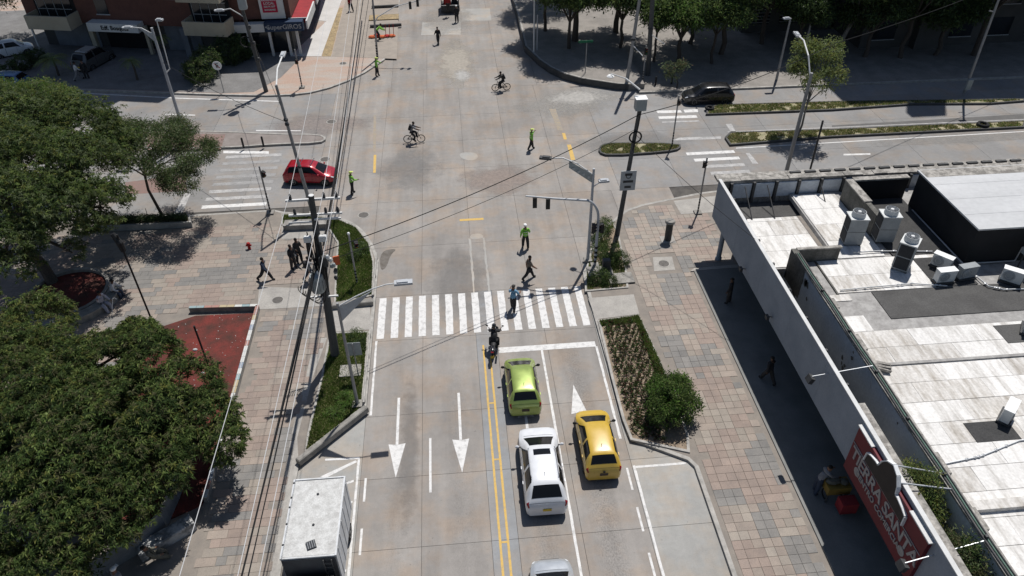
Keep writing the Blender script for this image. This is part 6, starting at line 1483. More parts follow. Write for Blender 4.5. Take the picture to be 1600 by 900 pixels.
for x in (-7.05, -6.35): part('cutout', MB().bevbox((x, 29.1, 7.95), (0.34, 0.22, 0.3), 0.05), 'pole_white', up, world=True)
tf = part('transformer', MB().lathe([(0.30, 0), (0.33, 0.06), (0.33, 0.85), (0.30, 0.95), (0.1, 1.0)], 18, (-7.02, 29.0, 4.95)), 'steel_box', up, world=True, smooth=True)
for k in range(12): a = 2 * math.pi * k / 12; part('cooling_fin', MB().box((-7.02 + 0.35 * math.cos(a), 29.0 + 0.35 * math.sin(a), 5.4), (0.08, 0.02, 0.6), rz=a), 'steel_grey', tf, world=True)
for s in (-0.12, 0.12): part('bushing', MB().lathe([(0.05, 0), (0.06, 0.1), (0.03, 0.2)], 8, (-7.02 + s, 29.0, 5.95)), 'pole_white', tf, world=True)
part('bracket', MB().box((-6.9, 29.35, 4.3), (1.35, 0.08, 0.08)), 'pole_white', up, world=True)
for k in range(12):
    x = -6.8 + random.uniform(-0.28, 0.3); y = 29.4 + random.uniform(-0.35, 0.2); z0 = random.uniform(4.0, 5.6); z1 = random.uniform(6.4, 8.6)
    part('cable_run', MB().tube([(x, y, z0), (x + random.uniform(-0.2, 0.2), y - random.uniform(0, 0.25), (z0 + z1) / 2), (x + random.uniform(-0.1, 0.1), y, z1)], random.uniform(0.02, 0.045), 6), 'cable', up, world=True)
for k in range(5):
    c = (-7.15 - 0.1 * k, 29.0, 4.7 + 0.1 * k); part('cable_loop', MB().tube([(c[0] + 0.42 * math.cos(a), c[1] + 0.1 * math.sin(a * 2), c[2] + 0.55 * math.sin(a)) for a in np.linspace(math.pi * 0.85, math.pi * 2.1, 14)], 0.02, 6), 'cable', up, world=True)
part('junction_box', MB().bevbox((-6.55, 29.15, 6.6), (0.4, 0.25, 0.55), 0.04), 'steel_dark', up, world=True); part('orange_tag', MB().box((-5.95, 29.2, 6.55), (0.3, 0.06, 0.5), rz=0.3), 'orange_net', up, world=True)
for k in range(7): part('splice_case', MB().ball((-6.15 + random.uniform(-0.2, 0.25), 29.1 + random.uniform(-0.2, 0.2), 5.6 + k * 0.22), (0.1, 0.1, 0.14), 8), random.choice(('steel_dark', 'steel_box', 'pole_white')), up, world=True)
# near street lamp with bracket
nl = thing('street_lamp', 'grey street lamp with long white arm over the road beside the crosswalk, left', 'street lamp', (-5.57, 25.79, 0.2))
part('post', MB().tube([(0, 0, 0), (0, 0, 6.5)], [0.085, 0.06], 10), 'pole_steel', nl)
part('bracket_plate', MB().add([(0.05, -0.015, 5.45), (0.05, -0.015, 6.25), (1.55, -0.015, 7.05), (1.55, 0.015, 7.05), (0.05, 0.015, 6.25), (0.05, 0.015, 5.45)], [(0, 1, 2), (5, 3, 4), (0, 2, 3, 5), (1, 4, 3, 2), (0, 5, 4, 1)]), 'lamp_grey', nl)
part('arm', MB().tube([(0, 0, 6.3), (0.8, 0.05, 6.75), (1.6, 0.1, 7.1), (2.2, 0.15, 7.25), (2.6, 0.2, 7.25)], [0.04, 0.035, 0.03, 0.03, 0.03], 8), 'pole_white', nl); lamp_head(nl, (2.55, 0.2, 7.25), (1, 0.05), 0.8)
base_plate(nl)
sp_ = thing('road_sign', 'grey back of a square road sign on a thin post on the left lawn', 'sign', (-5.66, 27.74, 0.2)); part('post', MB().tube([(0, 0, 0), (0, 0, 2.3)], 0.03, 8), 'pole_steel', sp_); part('panel', MB().box((0, 0.04, 1.9), (0.75, 0.02, 0.85)), 'steel_box', sp_)
# lamp behind the utility pole
wl2 = thing('street_lamp', 'leaning grey street lamp rising behind the red hatchback', 'street lamp', (-9.86, 43.65, KZ)); part('post', MB().tube([(0, 0, 0), (-0.62, 0.06, 9.2)], [0.13, 0.085], 10), 'pole_steel', wl2)
part('arm', MB().tube([(-0.62, 0.06, 9.1), (-0.75, 1.8, 9.5), (-0.85, 4.2, 9.35)], 0.05, 8), 'pole_white', wl2); lamp_head(wl2, (-0.85, 4.1, 9.35), (0, 1), 0.9); base_plate(wl2)
for z in (3.6, 6.6, 6.9): part('clamp', MB().lathe([(0.14, 0), (0.14, 0.12)], 10, (-0.62 * z / 9.2, 0, z)), 'steel_dark', wl2)
# lamp on the west median
wl3 = thing('street_lamp', 'tall grey twin street lamp rising out of the tree crown, upper left', 'street lamp', (-21.06, 55.32, 0.15)); part('post', MB().tube([(0, 0, 0), (0, 0, 9.0)], [0.14, 0.09], 10), 'lamp_grey', wl3)
part('arm', MB().tube([(0, 0, 8.5), (-0.7, 0.0, 9.0), (-1.4, 0.0, 9.1)], 0.04, 8), 'pole_white', wl3); lamp_head(wl3, (-1.3, 0, 9.08), (-1, 0), 0.7); part('bracket_plate', MB().add([(0, -0.02, 7.9), (0, -0.02, 8.6), (-0.85, -0.02, 9.0), (0, 0.02, 7.9), (0, 0.02, 8.6), (-0.85, 0.02, 9.0)], [(0, 2, 1), (3, 4, 5), (0, 3, 5, 2), (1, 2, 5, 4), (0, 1, 4, 3)]), 'lamp_grey', wl3)
part('arm', MB().tube([(0, 0, 5.6), (0.35, 0.1, 5.9), (0.35, 0.4, 9.3), (0.55, 0.4, 9.4)], 0.045, 8), 'pole_white', wl3); lamp_head(wl3, (0.3, 0.4, 9.4), (1, 0), 0.5)
# NW pole with transformer
p6 = thing('utility_pole', 'leaning utility pole with transformer and lamp before the cream balcony', 'pole', (-16.42, 64.47, KZ)); part('shaft', MB().tube([(0, 0, 0), (-0.6, 0.1, 9.5)], [0.2, 0.12], 10), 'pole_concrete', p6)
part('arm', MB().tube([(-0.45, 0, 6.6), (-1.4, 0, 7.3), (-2.1, 0, 7.2)], 0.045, 8), 'pole_white', p6); lamp_head(p6, (-1.9, 0, 7.2), (-1, 0), 0.8); part('transformer', MB().lathe([(0.34, 0), (0.36, 0.1), (0.36, 0.9), (0.2, 1.0)], 16, (-0.2, -0.5, 7.4)), 'steel_box', p6)
for z in (3.0, 4.4, 5.8): part('splice_case', MB().ball((-0.06 * z + 0.2, -0.2, z), (0.16, 0.16, 0.22), 8), 'steel_dark', p6)
for k in range(4): part('cable_loop', MB().tube([(-0.7 + 0.45 * math.cos(a), -0.2 - 0.05 * k, 4.6 + 0.45 * math.sin(a)) for a in np.linspace(0, 6.1, 14)], 0.02, 5), 'cable', p6)
p5 = thing('road_sign', 'round white no-parking sign on a grey post by the shaded forecourt', 'sign', (-20.15, 64.73, KZ)); part('post', MB().tube([(0, 0, 0), (0, 0, 2.8)], 0.035, 8), 'pole_steel', p5)
dsc = part('disc', xform(MB().lathe([(0.4, 0), (0.4, 0.02)], 24), Matrix.Translation((0, -0.04, 2.45)) @ Matrix.Rotation(math.pi / 2, 4, 'X')), 'white_cap', p5)
part('letter', xform(text_mb('E', 0.5, 0.008, 0.01), Matrix(((1, 0, 0, 0), (0, 0, -1, -0.065), (0, 1, 0, 2.45), (0, 0, 0, 1)))), 'pole_black', dsc); part('slash', MB().box((0, -0.066, 2.45), (0.6, 0.01, 0.06), ry=0.8), 'hydrant_red', dsc)
p7 = thing('traffic_signal', 'pedestrian signal on a striped post at the brick corner, upper left', 'traffic light', (-13.34, 64.97, KZ)); banded(p7, 3.5); signal(p7, (0.0, -0.25, 2.5), 0.6, 2); base_plate(p7)
p8 = thing('traffic_signal', 'grey signal mast with long arm over the far road at the top', 'traffic light', (-6.94, 71.07, KZ)); part('post', MB().tube([(0, 0, 0), (0.25, 0, 6.6)], [0.1, 0.08], 10), 'pole_steel', p8)
part('arm', MB().tube([(0.1, 0, 3.4), (0.5, 0, 4.0), (2.2, 0, 4.9), (4.6, 0, 5.4)], [0.06, 0.05, 0.045, 0.04], 8), 'pole_white', p8); signal(p8, (3.6, -0.15, 5.0), math.pi, 3); signal(p8, (4.3, -0.15, 5.2), math.pi, 3)
for k in range(5): part('band', MB().lathe([(0.107, 0), (0.107, 0.12)], 10, (0.01 * k, 0, 0.2 + k * 0.26)), 'pole_black', p8)
# right corner masts
em = thing('street_lamp', 'grey lamp mast with twin arms at the right corner bed', 'street lamp', (7.71, 36.53, 0.2)); part('post', MB().tube([(0, 0, 0), (0, 0, 6.4)], [0.1, 0.07], 10), 'lamp_grey', em)
part('arm', MB().tube([(0, 0, 6.0), (-0.9, 0.3, 6.6), (-1.7, 0.6, 6.85), (-2.35, 0.8, 6.75)], 0.04, 8), 'pole_white', em); part('bracket_plate', MB().add([(0, -0.02, 5.45), (0, -0.02, 6.0), (-1.35, 0.42, 6.72), (-1.35, 0.42, 6.3), (0, 0.02, 5.45), (0, 0.02, 6.0), (-1.35, 0.46, 6.72), (-1.35, 0.46, 6.3)], [(0, 3, 2, 1), (4, 5, 6, 7), (0, 1, 5, 4), (1, 2, 6, 5), (2, 3, 7, 6), (3, 0, 4, 7)]), 'steel_box', em)
for k in range(4): part('plate_hole', xform(MB().lathe([(0.09, 0), (0.09, 0.01)], 12), Matrix.Translation((-0.25 - k * 0.28, 0.05 + k * 0.09, 5.83 + k * 0.14)) @ Matrix.Rotation(math.pi / 2, 4, 'X')), 'sign_white', em)
lamp_head(em, (-2.3, 0.78, 6.75), (-1, 0.3), 0.7, 'steel_dark'); part('arm', MB().tube([(0, 0, 5.2), (0.5, 0.1, 5.5)], 0.035, 8), 'lamp_grey', em); lamp_head(em, (0.35, 0.1, 5.5), (1, 0.1), 0.6); base_plate(em)
es = thing('traffic_signal', 'curved signal mast holding two lights over the road at the right corner', 'traffic light', (8.04, 35.9, 0.2))
part('mast', MB().tube([(0, 0, 0), (0, 0, 3.4)] + [(-0.9 + 0.9 * math.cos(a), 0, 3.4 + 1.35 * math.sin(a)) for a in np.linspace(0.25, 1.35, 7)] + [(-2.6, 0.02, 4.95), (-4.25, 0.05, 5.2)], [0.09, 0.085] + [0.075] * 7 + [0.06, 0.045], 10), 'lamp_grey', es)
signal(es, (-3.75, -0.1, 4.85), math.pi, 3); signal(es, (-3.0, -0.1, 4.72), math.pi, 3); signal(es, (-0.3, -0.2, 2.9), 1.3, 3); signal(es, (0.25, 0.1, 2.7), -1.2, 3); base_plate(es)
for k in range(4): part('band', MB().lathe([(0.096, 0), (0.096, 0.16)], 10, (0, 0, 0.3 + k * 0.34)), 'pole_black', es)
cabinet = thing('signal_cabinet', 'low grey cabinet on a concrete footing in the right corner bed', 'cabinet', (8.6, 35.3, 0.2)); part('body', MB().bevbox((0, 0, 0.45), (0.45, 0.35, 0.9), 0.03), 'steel_dark', cabinet); part('footing', MB().box((-0.35, 0, 0.03), (1.5, 0.9, 0.12)), 'stone', cabinet)
EU = (10.06, 39.09, 0.2); ET = (10.70, 39.05, 9.4)
eu = thing('utility_pole', 'leaning dark utility pole with grey box on top at the right corner', 'pole', EU); part('shaft', MB().tube([EU, ET], [0.17, 0.10], 12), 'pole_concrete', eu, world=True, smooth=True)
part('box', MB().box((10.66, 38.95, 9.25), (0.62, 0.5, 0.66)), 'steel_box', eu, world=True); part('box_lid', MB().box((10.66, 38.95, 9.61), (0.68, 0.56, 0.05)), 'white_cap', eu, world=True)
part('arm', MB().tube([(10.6, 39.2, 10.0), (9.9, 39.9, 10.4)], 0.05, 8), 'pole_white', eu, world=True); cm = part('camera_dome', MB().lathe([(0.18, 0), (0.22, 0.06), (0.14, 0.13), (0.04, 0.16)], 16, (9.15, 40.5, 10.25)), 'white_cap', eu, world=True); part('camera_arm', MB().tube([(9.9, 39.9, 10.4), (9.15, 40.5, 10.47)], 0.03, 6), 'pole_white', cm, world=True)
sb = part('sign_board', MB().box((10.35, 38.8, 4.35), (0.95, 0.04, 1.35)), 'sign_white', eu, world=True)
for zz, w_ in ((4.78, 0.45), (4.3, 0.62), (3.92, 0.4)): part('sign_print', MB().box((10.35, 38.776, zz), (w_, 0.01, 0.16)), 'steel_dark', sb, world=True)
part('sign_print', xform(MB().torus((0, 0, 0), 0.14, 0.025, 'Y', 16, 6), Matrix.Translation((10.35, 38.775, 4.66))), 'steel_dark', sb, world=True)
part('cable_coil', MB().torus((10.55, 38.9, 7.2), 0.35, 0.05, 'Y', 20, 6), 'cable', eu, world=True); part('cable_run', MB().tube([(10.72, 38.8, 9.1), (10.62, 38.75, 8.0), (10.45, 38.8, 6.4)], 0.03, 6), 'cable', eu, world=True)
p11 = thing('traffic_signal', 'pedestrian signal on a striped post near the arcade corner', 'traffic light', (15.98, 41.17, KZ)); banded(p11, 4.2); signal(p11, (-0.12, 0, 3.7), 1.2, 2); base_plate(p11)
p12 = thing('traffic_signal', 'pedestrian signal post on the end of the short median', 'traffic light', (16.71, 50.71, 0.15)); banded(p12, 4.1); signal(p12, (0.05, -0.1, 3.6), 0.6, 2)
for lab, b, tp, r in (('slim grey utility pole nearest the dark kerb, left of the twin poles', (15.45, 61.85), (16.1, 61.8, 11), 0.17), ('thick grey utility pole behind the slim one, wound with cables', (17.99, 64.3), (17.5, 64.3, 11), 0.24)):
    q = thing('utility_pole', lab, 'pole', (*b, 0.16)); part('shaft', MB().tube([(*b, 0.16), tp], [r, r * 0.7], 10), 'pole_steel' if r < 0.2 else 'pole_concrete', q, world=True)
    part('arm', MB().tube([(tp[0] * 0.35 + b[0] * 0.65, b[1] - 0.1, 4.0), (b[0] + 1.0, b[1] - 0.8, 3.3)], 0.04, 6), 'pole_white', q, world=True); part('clamp', MB().lathe([(r + 0.03, 0), (r + 0.03, 0.15)], 10, (b[0] * 0.6 + tp[0] * 0.4, b[1], 4.4)), 'steel_dark', q, world=True)
p12b = thing('traffic_signal', 'signal head on a post beneath the thick utility pole', 'traffic light', (17.1, 62.6, 0.16)); banded(p12b, 3.4); signal(p12b, (0, -0.15, 3.0), 0.2, 3)
el = thing('street_lamp', 'tall curved street lamp rising beside the arcade parapet', 'street lamp', (23.05, 44.2, KZ)); part('post', MB().tube([(0, 0, 0), (0.1, 0.1, 8.2)], [0.15, 0.1], 10), 'pole_steel', el); part('arm', MB().tube([(0.1, 0.1, 7.8), (0.05, 1.0, 9.0), (0.3, 2.6, 9.4), (0.55, 3.9, 9.2)], 0.05, 8), 'pole_white', el); lamp_head(el, (0.5, 3.8, 9.2), (0.1, 1), 0.9)
part('clamp', MB().ball((0.1, 0.1, 5.4), (0.16, 0.16, 0.1), 8), 'pole_white', el)
single('sign_post', MB().tube([(0, 0, 0), (-0.05, 0, 4.9)], 0.07, 8), 'steel_dark', 'dark slim post beside the tall curved street lamp', 'post', (24.72, 44.1, KZ))
for lab, b, h, mm in (('thin grey lamp post behind the young sunlit tree', (29.26, 62.05), 5.5, 'pole_steel'), ('thick grey post standing behind the thin lamp post', (34.05, 67.69), 6.0, 'pole_steel'), ('tall grey lamp pole at the far right of the service road', (44.21, 57.4), 10.5, 'pole_steel')):
    q = thing('street_lamp', lab, 'street lamp', (*b, 0.16)); part('post', MB().tube([(0, 0, 0), (-0.2 if h > 10 else 0.05, 0, h)], [0.12, 0.08], 10), mm, q); lamp_head(q, (0, 0, h), (-1, 0), 0.6)
    if h > 10: part('junction_box', MB().box((0, -0.2, 0.9), (0.45, 0.2, 0.9)), 'steel_box', q); part('arm', MB().tube([(-0.1, 0, 7.0), (-0.6, 0, 7.1)], 0.05, 6), 'pole_steel', q)
for lab, b, h in (('dark lamp post with drooping black head in the middle of the plaza', (-16.97, 32.21), 6.6), ('short dark lamp post standing in the red soil bed', (-13.01, 28.14), 3.8)):
    q = thing('street_lamp', lab, 'street lamp', (*b, 0.15)); part('post', MB().tube([(0, 0, 0), (0, 0, h)], 0.05, 8), 'pole_black', q)
    if h > 5: part('lamp_head', MB().tube([(0, 0, h - 1.0), (-0.02, 0, h - 0.5), (-0.25, 0.1, h)], [0.13, 0.17, 0.12], 8), 'pole_black', q)
lw = thing('traffic_signal', 'grey signal post with striped foot standing on the curved lawn', 'traffic light', (-6.32, 35.68, 0.2)); banded(lw, 3.5, n=4); part('cap', MB().ball((0, 0, 3.52), 0.09, 8), 'white_cap', lw); signal(lw, (0.3, 0.2, 2.6), 0.3, 2)
pw = thing('traffic_signal', 'pedestrian signal on a striped post at the end of the west crosswalk', 'traffic light', (-12.75, 44.1, KZ)); banded(pw, 3.6, n=7); signal(pw, (0.15, 0, 3.0), 0.9, 2); base_plate(pw)
gs = thing('street_sign', 'green street name sign on a thin post on the far right pavement', 'sign', (12.18, 64.34, 0.6)); part('post', MB().tube([(0, 0, 0), (0, 0, 2.8)], 0.04, 8), 'pole_steel', gs); part('panel', MB().box((-0.1, 0, 2.9), (1.3, 0.04, 0.2)), 'sign_green', gs)
wp = thing('barrier_post', 'tall white post at the top of the far right kerb', 'post', (8.13, 70.06, 0.6)); part('post', MB().tube([(0, 0, 0), (0, 0, 6.5)], 0.07, 8), 'pole_white', wp); part('side_post', MB().tube([(0.35, 0.3, 0), (0.35, 0.3, 3.4)], 0.06, 8), 'lamp_grey', wp)
bn2 = thing('litter_bin', 'dark cylindrical bin with round lid on the right pavement', 'bin', (13.18, 38.27, KZ)); part('body', MB().lathe([(0.24, 0), (0.22, 0.1), (0.22, 1.35)], 16), 'steel_dark', bn2, smooth=True); part('lid', MB().lathe([(0.32, 1.35), (0.33, 1.4), (0.28, 1.5), (0.05, 1.52)], 18), 'stone', bn2); part('footing', MB().box((0, 0, 0.02), (0.9, 0.8, 0.05)), 'walk_concrete', bn2)
hy = thing('fire_hydrant', 'small red fire hydrant on the plaza pavement', 'hydrant', (*(-13.40, 39.96), KZ)); part('body', MB().lathe([(0.12, 0), (0.09, 0.05), (0.09, 0.34), (0.13, 0.37), (0.1, 0.46), (0.04, 0.5)], 14), 'hydrant_red', hy); part('outlet', MB().tube([(-0.17, 0, 0.28), (0.17, 0, 0.28)], 0.06, 8), 'hydrant_red', hy)
# bench-like green plinth by the lawn
pl = thing('concrete_plinth', 'mossy concrete plinth along the front of the curved lawn', 'plinth', (-10.0, 42.1, KZ)); part('slab', MB().box((0, 0, 0.2), (3.0, 0.75, 0.4), rz=-0.02), 'stone', pl); part('edge', MB().box((0, -0.34, 0.42), (3.05, 0.1, 0.05), rz=-0.02), 'kerb', pl)
single('mossy_kerb', MB().bevbox((0, 0, 0.16), (2.3, 0.35, 0.32), 0.04), 'stone', 'mossy low wall at the crosswalk end of the curved lawn', 'wall', (*(-6.39, 33.59), KZ), 0.06)
single('low_wall', MB().bevbox((0, 0, 0.17), (4.2, 0.28, 0.34), 0.04), 'stone', 'low sloping wall along the bay end of the left lawn', 'wall', (*(-6.55, 23.92), KZ), math.radians(46))
for k in range(7):
    a = (-5.9 - 0.33 * k, 42.5 - 0.0 * k)
rail = thing('guard_rail', 'double white rail along the road edge of the left lawn', 'railing', (-5.2, 28.4, 0.19)); part('rail', MB().box((-5.24, 28.4, 0.42), (0.09, 5.4, 0.09)), 'kerb', rail, world=True)
for y in (26, 27.6, 29.2, 30.8): part('post', MB().box((-5.24, y, 0.27), (0.08, 0.1, 0.2)), 'kerb', rail, world=True)
rail = thing('guard_rail', 'double white rail along the road edge of the curved lawn', 'railing', (-5.2, 36.4, 0.19)); part('rail', MB().box((-5.27, 36.2, 0.42), (0.09, 4.2, 0.09)), 'kerb', rail, world=True)
for y in (34.4, 36.2, 38.0): part('post', MB().box((-5.27, y, 0.27), (0.08, 0.1, 0.2)), 'kerb', rail, world=True)
single('access_cover', MB().bevbox((0, 0, 0.04), (1.5, 1.0, 0.08), 0.01), 'stone', 'square concrete cover set in the corner bed by the ramp', 'cover', (*(9.37, 34.52), 0.17), 0.05)
single('access_cover', MB().bevbox((0, 0, 0.04), (1.1, 0.85, 0.08), 0.01), 'walk_concrete', 'pale square concrete cover on the left lawn', 'cover', (*(-6.10, 28.18), 0.2), 0.0)
single('tyre', MB().torus((0, 0, 0.1), 0.3, 0.11, 'Z', 22, 8), 'rubber', 'old black tyre lying on the upper median by the black car', 'tyre', (*(21.49, 56.76), 0.16))
single('tyre', MB().torus((0, 0, 0.1), 0.36, 0.13, 'Z', 22, 8), 'rubber', 'old black tyre lying on the long median at the far right', 'tyre', (*(42.29, 51.45), 0.16))
for lab, p in (('black bollard left of the pair on the far right pavement', (*(18.15, 62.04),)), ('black bollard right of the pair on the far right pavement', (*(19.64, 62.16),))):
    single('bollard', MB().lathe([(0.09, 0), (0.09, 0.75), (0.05, 0.82)], 10), 'pole_black', lab, 'bollard', (*p, 0.16), group='bollards on the far right pavement')
for lab, p in (('black bollard on the brick median, left of its pair', (-16.36, 53.80)), ('black bollard on the brick median, right of its pair', (-14.85, 53.86))):
    single('bollard', MB().lathe([(0.08, 0), (0.08, 0.8), (0.05, 0.86)], 10), 'pole_black', lab, 'bollard', (*p, 0.16), group='bollards on the west median')
# excavation works at the far left corner
single('spoil_slab', MB().box((0, 0, 0.06), (3.2, 1.6, 0.1), rz=0.03), 'trench', 'square of dug-up sandy ground by the far signal mast', 'ground patch', (*(-6.85, 82.83), KZ))
for i, (p, w) in enumerate((((-6.52, 79.97), 3.3), ((-6.86, 86.26), 3.0))):
    single('kerb_stone', MB().box((0, 0, 0.14), (w, 0.25, 0.28), rz=0.04), 'dark_kerb', ('dark kerb piece in front of the dug-up square', 'dark kerb piece behind the dug-up square')[i], 'kerb', (*p, KZ))
nt_ = thing('safety_netting', 'heap of orange safety netting on the far left corner pavement', 'netting', (*(-6.78, 76.95), KZ))
for k in range(5): part('fold', MB().ball((-1.0 + k * 0.5, random.uniform(-0.2, 0.2), 0.12), (0.42, 0.3, random.uniform(0.12, 0.3)), 8), 'orange_net' if k % 2 == 0 else 'hydrant_red', nt_)
for k in range(3): part('stake', MB().tube([(0.4 + 0.4 * k, 0, 0), (0.45 + 0.4 * k, 0, 1.3)], 0.03, 6), 'hydrant_red', nt_)
# ------------------------------------------------------------------ wires
def cable_thing(label, segs, m='cable', r=0.018, sag=0.3):
    mb = MB()
    for a, b in segs: wire(mb, a, b, sag, r)
    o = link(bpy.data.objects.new('overhead_wire', mb.mesh('overhead_wire', m))); tag(o, label, 'wire'); return o
for i, (x, lab) in enumerate(((-7.55, 'pale overhead wire nearest the trees, running from the left pole crossarm'), (-6.05, 'middle pale overhead wire from the left pole crossarm'), (-5.5, 'pale overhead wire nearest the road from the left pole crossarm'))):
    cable_thing(lab, [((x, 29.62, 10.05), (x - 0.45, -8, 10.0)), ((x, 29.62, 10.05), (x - 1.6 + i * 0.2, 70, 10.2))], 'wire_pale', 0.011, 0.25)
for i in range(5):
    x = -7.25 + 0.16 * i; z = 6.4 + 0.18 * (i % 3)
    cable_thing(('outermost black cable of the bundle along the left pavement', 'second black cable of the bundle along the left pavement', 'middle black cable of the bundle along the left pavement', 'fourth black cable of the bundle along the left pavement', 'innermost black cable of the bundle along the left pavement')[i],
                [((-6.9, 29.3, z), (x - 1.15, -6, z - 0.3)), ((-6.5, 29.5, z + 0.5), (-7.4 + (0.12, 0.2, 0.28, 0.9, -0.5)[i], 86, 8.6 + 0.12 * (i % 3)))], 'cable', 0.02 + 0.012 * (i == 2), 0.5)
cable_thing('black cable slung across the whole intersection from the left pole', [((-6.6, 29.5, 6.9), (10.6, 38.9, 8.6)), ((10.6, 38.9, 8.6), (26, 47.5, 9.0)), ((26, 47.5, 9.0), (52, 62, 10))], 'cable', 0.024, 0.45)
cable_thing('thin cable slung across the road just below the black one', [((-6.6, 29.5, 6.3), (10.5, 38.9, 7.7))], 'cable', 0.014, 0.5)
cable_thing('thin cable from the corner pole to the arcade roof', [((10.5, 39, 7.4), (15.4, 30.5, 5.2))], 'cable', 0.014, 0.2)
cable_thing('thin cable strung over the west street between the lamps', [((-10.3, 43.7, 6.9), (-21.0, 55.3, 6.6)), ((-10.3, 43.7, 7.2), (-16.9, 64.5, 6.8))], 'cable', 0.016, 0.3)

# ------------------------------------------------------------------ rooftop plant
mat('ac_white', (0.60, 0.61, 0.60), (0.50, 0.51, 0.50), scale=2, rough=0.5); mat('ac_grey', (0.28, 0.30, 0.31), (0.22, 0.235, 0.245), scale=2, rough=0.5); mat('ac_dark', (0.035, 0.037, 0.04), (0.025, 0.027, 0.03), scale=3)
def ac_tower(label, x, y, rz):
    t = thing('rooftop_condenser', label, 'air conditioner', (x, y, 4.2), rz, 'rooftop air conditioners')
    part('cabinet', MB().box((0, 0, 0.88), (0.92, 0.78, 1.55)), 'ac_grey', t); part('top', MB().box((0, 0, 1.675), (0.98, 0.84, 0.05)), 'ac_white', t)
    for k in range(2): part('coil_panel', MB().box((-0.47, 0, 0.52 + k * 0.74), (0.03, 0.66, 0.66)), 'ac_dark', t)
    for k in range(2): part('coil_panel', MB().box((0, 0.40, 0.52 + k * 0.74), (0.78, 0.03, 0.66)), 'ac_dark', t)
    part('seam', MB().box((0, -0.392, 0.9), (0.9, 0.01, 0.02)), 'ac_dark', t)
    f = part('fan_shroud', MB().lathe([(0.34, 1.7), (0.36, 1.72), (0.33, 1.98), (0.31, 1.98), (0.31, 1.75), (0.02, 1.75)], 24), 'ac_white', t)
    part('hub', MB().lathe([(0.09, 1.76), (0.09, 1.97), (0.02, 2.0)], 12), 'white_cap', f)
    for k in range(3): a = k * 2.094; part('fan_blade', MB().box((0.19 * math.cos(a), 0.19 * math.sin(a), 1.86), (0.26, 0.12, 0.015), rz=a, rx=0.3), 'ac_dark', f)
    g = MB()
    for q in (0.1, 0.17, 0.24, 0.31): g.torus((0, 0, 1.985), q, 0.008, 'Z', 20, 4)
    for k in range(8): a = k * math.pi / 4; g.tube([(0.08 * math.cos(a), 0.08 * math.sin(a), 1.985), (0.32 * math.cos(a), 0.32 * math.sin(a), 1.985)], 0.007, 4)
    part('fan_guard', g, 'galv', f)
    for sx in (-0.4, 0.4):
        for sy in (-0.33, 0.33): part('foot', MB().box((sx, sy, 0.05), (0.08, 0.08, 0.1)), 'steel_dark', t)
ac_tower('tall rooftop condenser with round fan, leftmost of the three', 20.95, 31.4, -0.12)
ac_tower('tall rooftop condenser with round fan, next to the dark court', 22.75, 31.45, -0.12)
ac_tower('tall rooftop condenser with round fan and dark front, nearest of the three', 22.55, 28.95, 0.85)
def ac_split(label, x, y, rz, z=4.25, m='ac_white'):
    t = thing('split_condenser', label, 'air conditioner', (x, y, z), rz, 'rooftop air conditioners')
    part('case', MB().box((0, 0, 0.42), (0.92, 0.36, 0.64)), m, t); part('lid', MB().box((0, 0, 0.755), (0.96, 0.40, 0.03)), 'white_cap' if m == 'ac_white' else 'ac_grey', t)
    gr = part('grille', xform(MB().lathe([(0.27, 0), (0.27, 0.015), (0.02, 0.02)], 20), Matrix.Translation((-0.14, -0.185, 0.42)) @ Matrix.Rotation(math.pi / 2, 4, 'X')), 'ac_grey', t)
    part('guard_ring', MB().torus((-0.14, -0.207, 0.42), 0.24, 0.012, 'Y', 20, 5).torus((-0.14, -0.207, 0.42), 0.14, 0.01, 'Y', 20, 5), 'galv', gr)
    part('stand', MB().box((0, 0, 0.05), (1.0, 0.5, 0.1)), 'steel_dark', t); part('valve_cover', MB().box((0.47, 0, 0.3), (0.04, 0.2, 0.25)), 'ac_grey', t)
ac_split('small white split condenser furthest back beside the black wall', 24.5, 28.7, -0.9)
ac_split('small white split condenser in front, second in the cluster by the black wall', 24.0, 27.55, 0.05)
ac_split('small bluish split condenser right of the white pair', 25.25, 27.75, 0.15, m='ac_grey')
ac_split('split condenser at the right edge by the white conduits', 27.3, 27.2, -0.7)
ac_split('single small condenser standing alone on the lower white roof', 21.7, 18.7, 0.75)
ac_split('greenish condenser cut by the right edge on the lower roof patch', 25.9, 23.7, 0.9, m='ac_grey')
tk = thing('roof_tank', 'pale blue metal box raised on legs at the right edge of the roof', 'tank', (29.0, 28.0, 4.2)); part('box', MB().bevbox((0, 0, 1.3), (1.3, 0.9, 0.8), 0.05), 'steel_box', tk)
for sx in (-0.5, 0.5):
    for sy in (-0.35, 0.35): part('leg', MB().box((sx, sy, 0.45), (0.06, 0.06, 0.9)), 'steel_dark', tk)
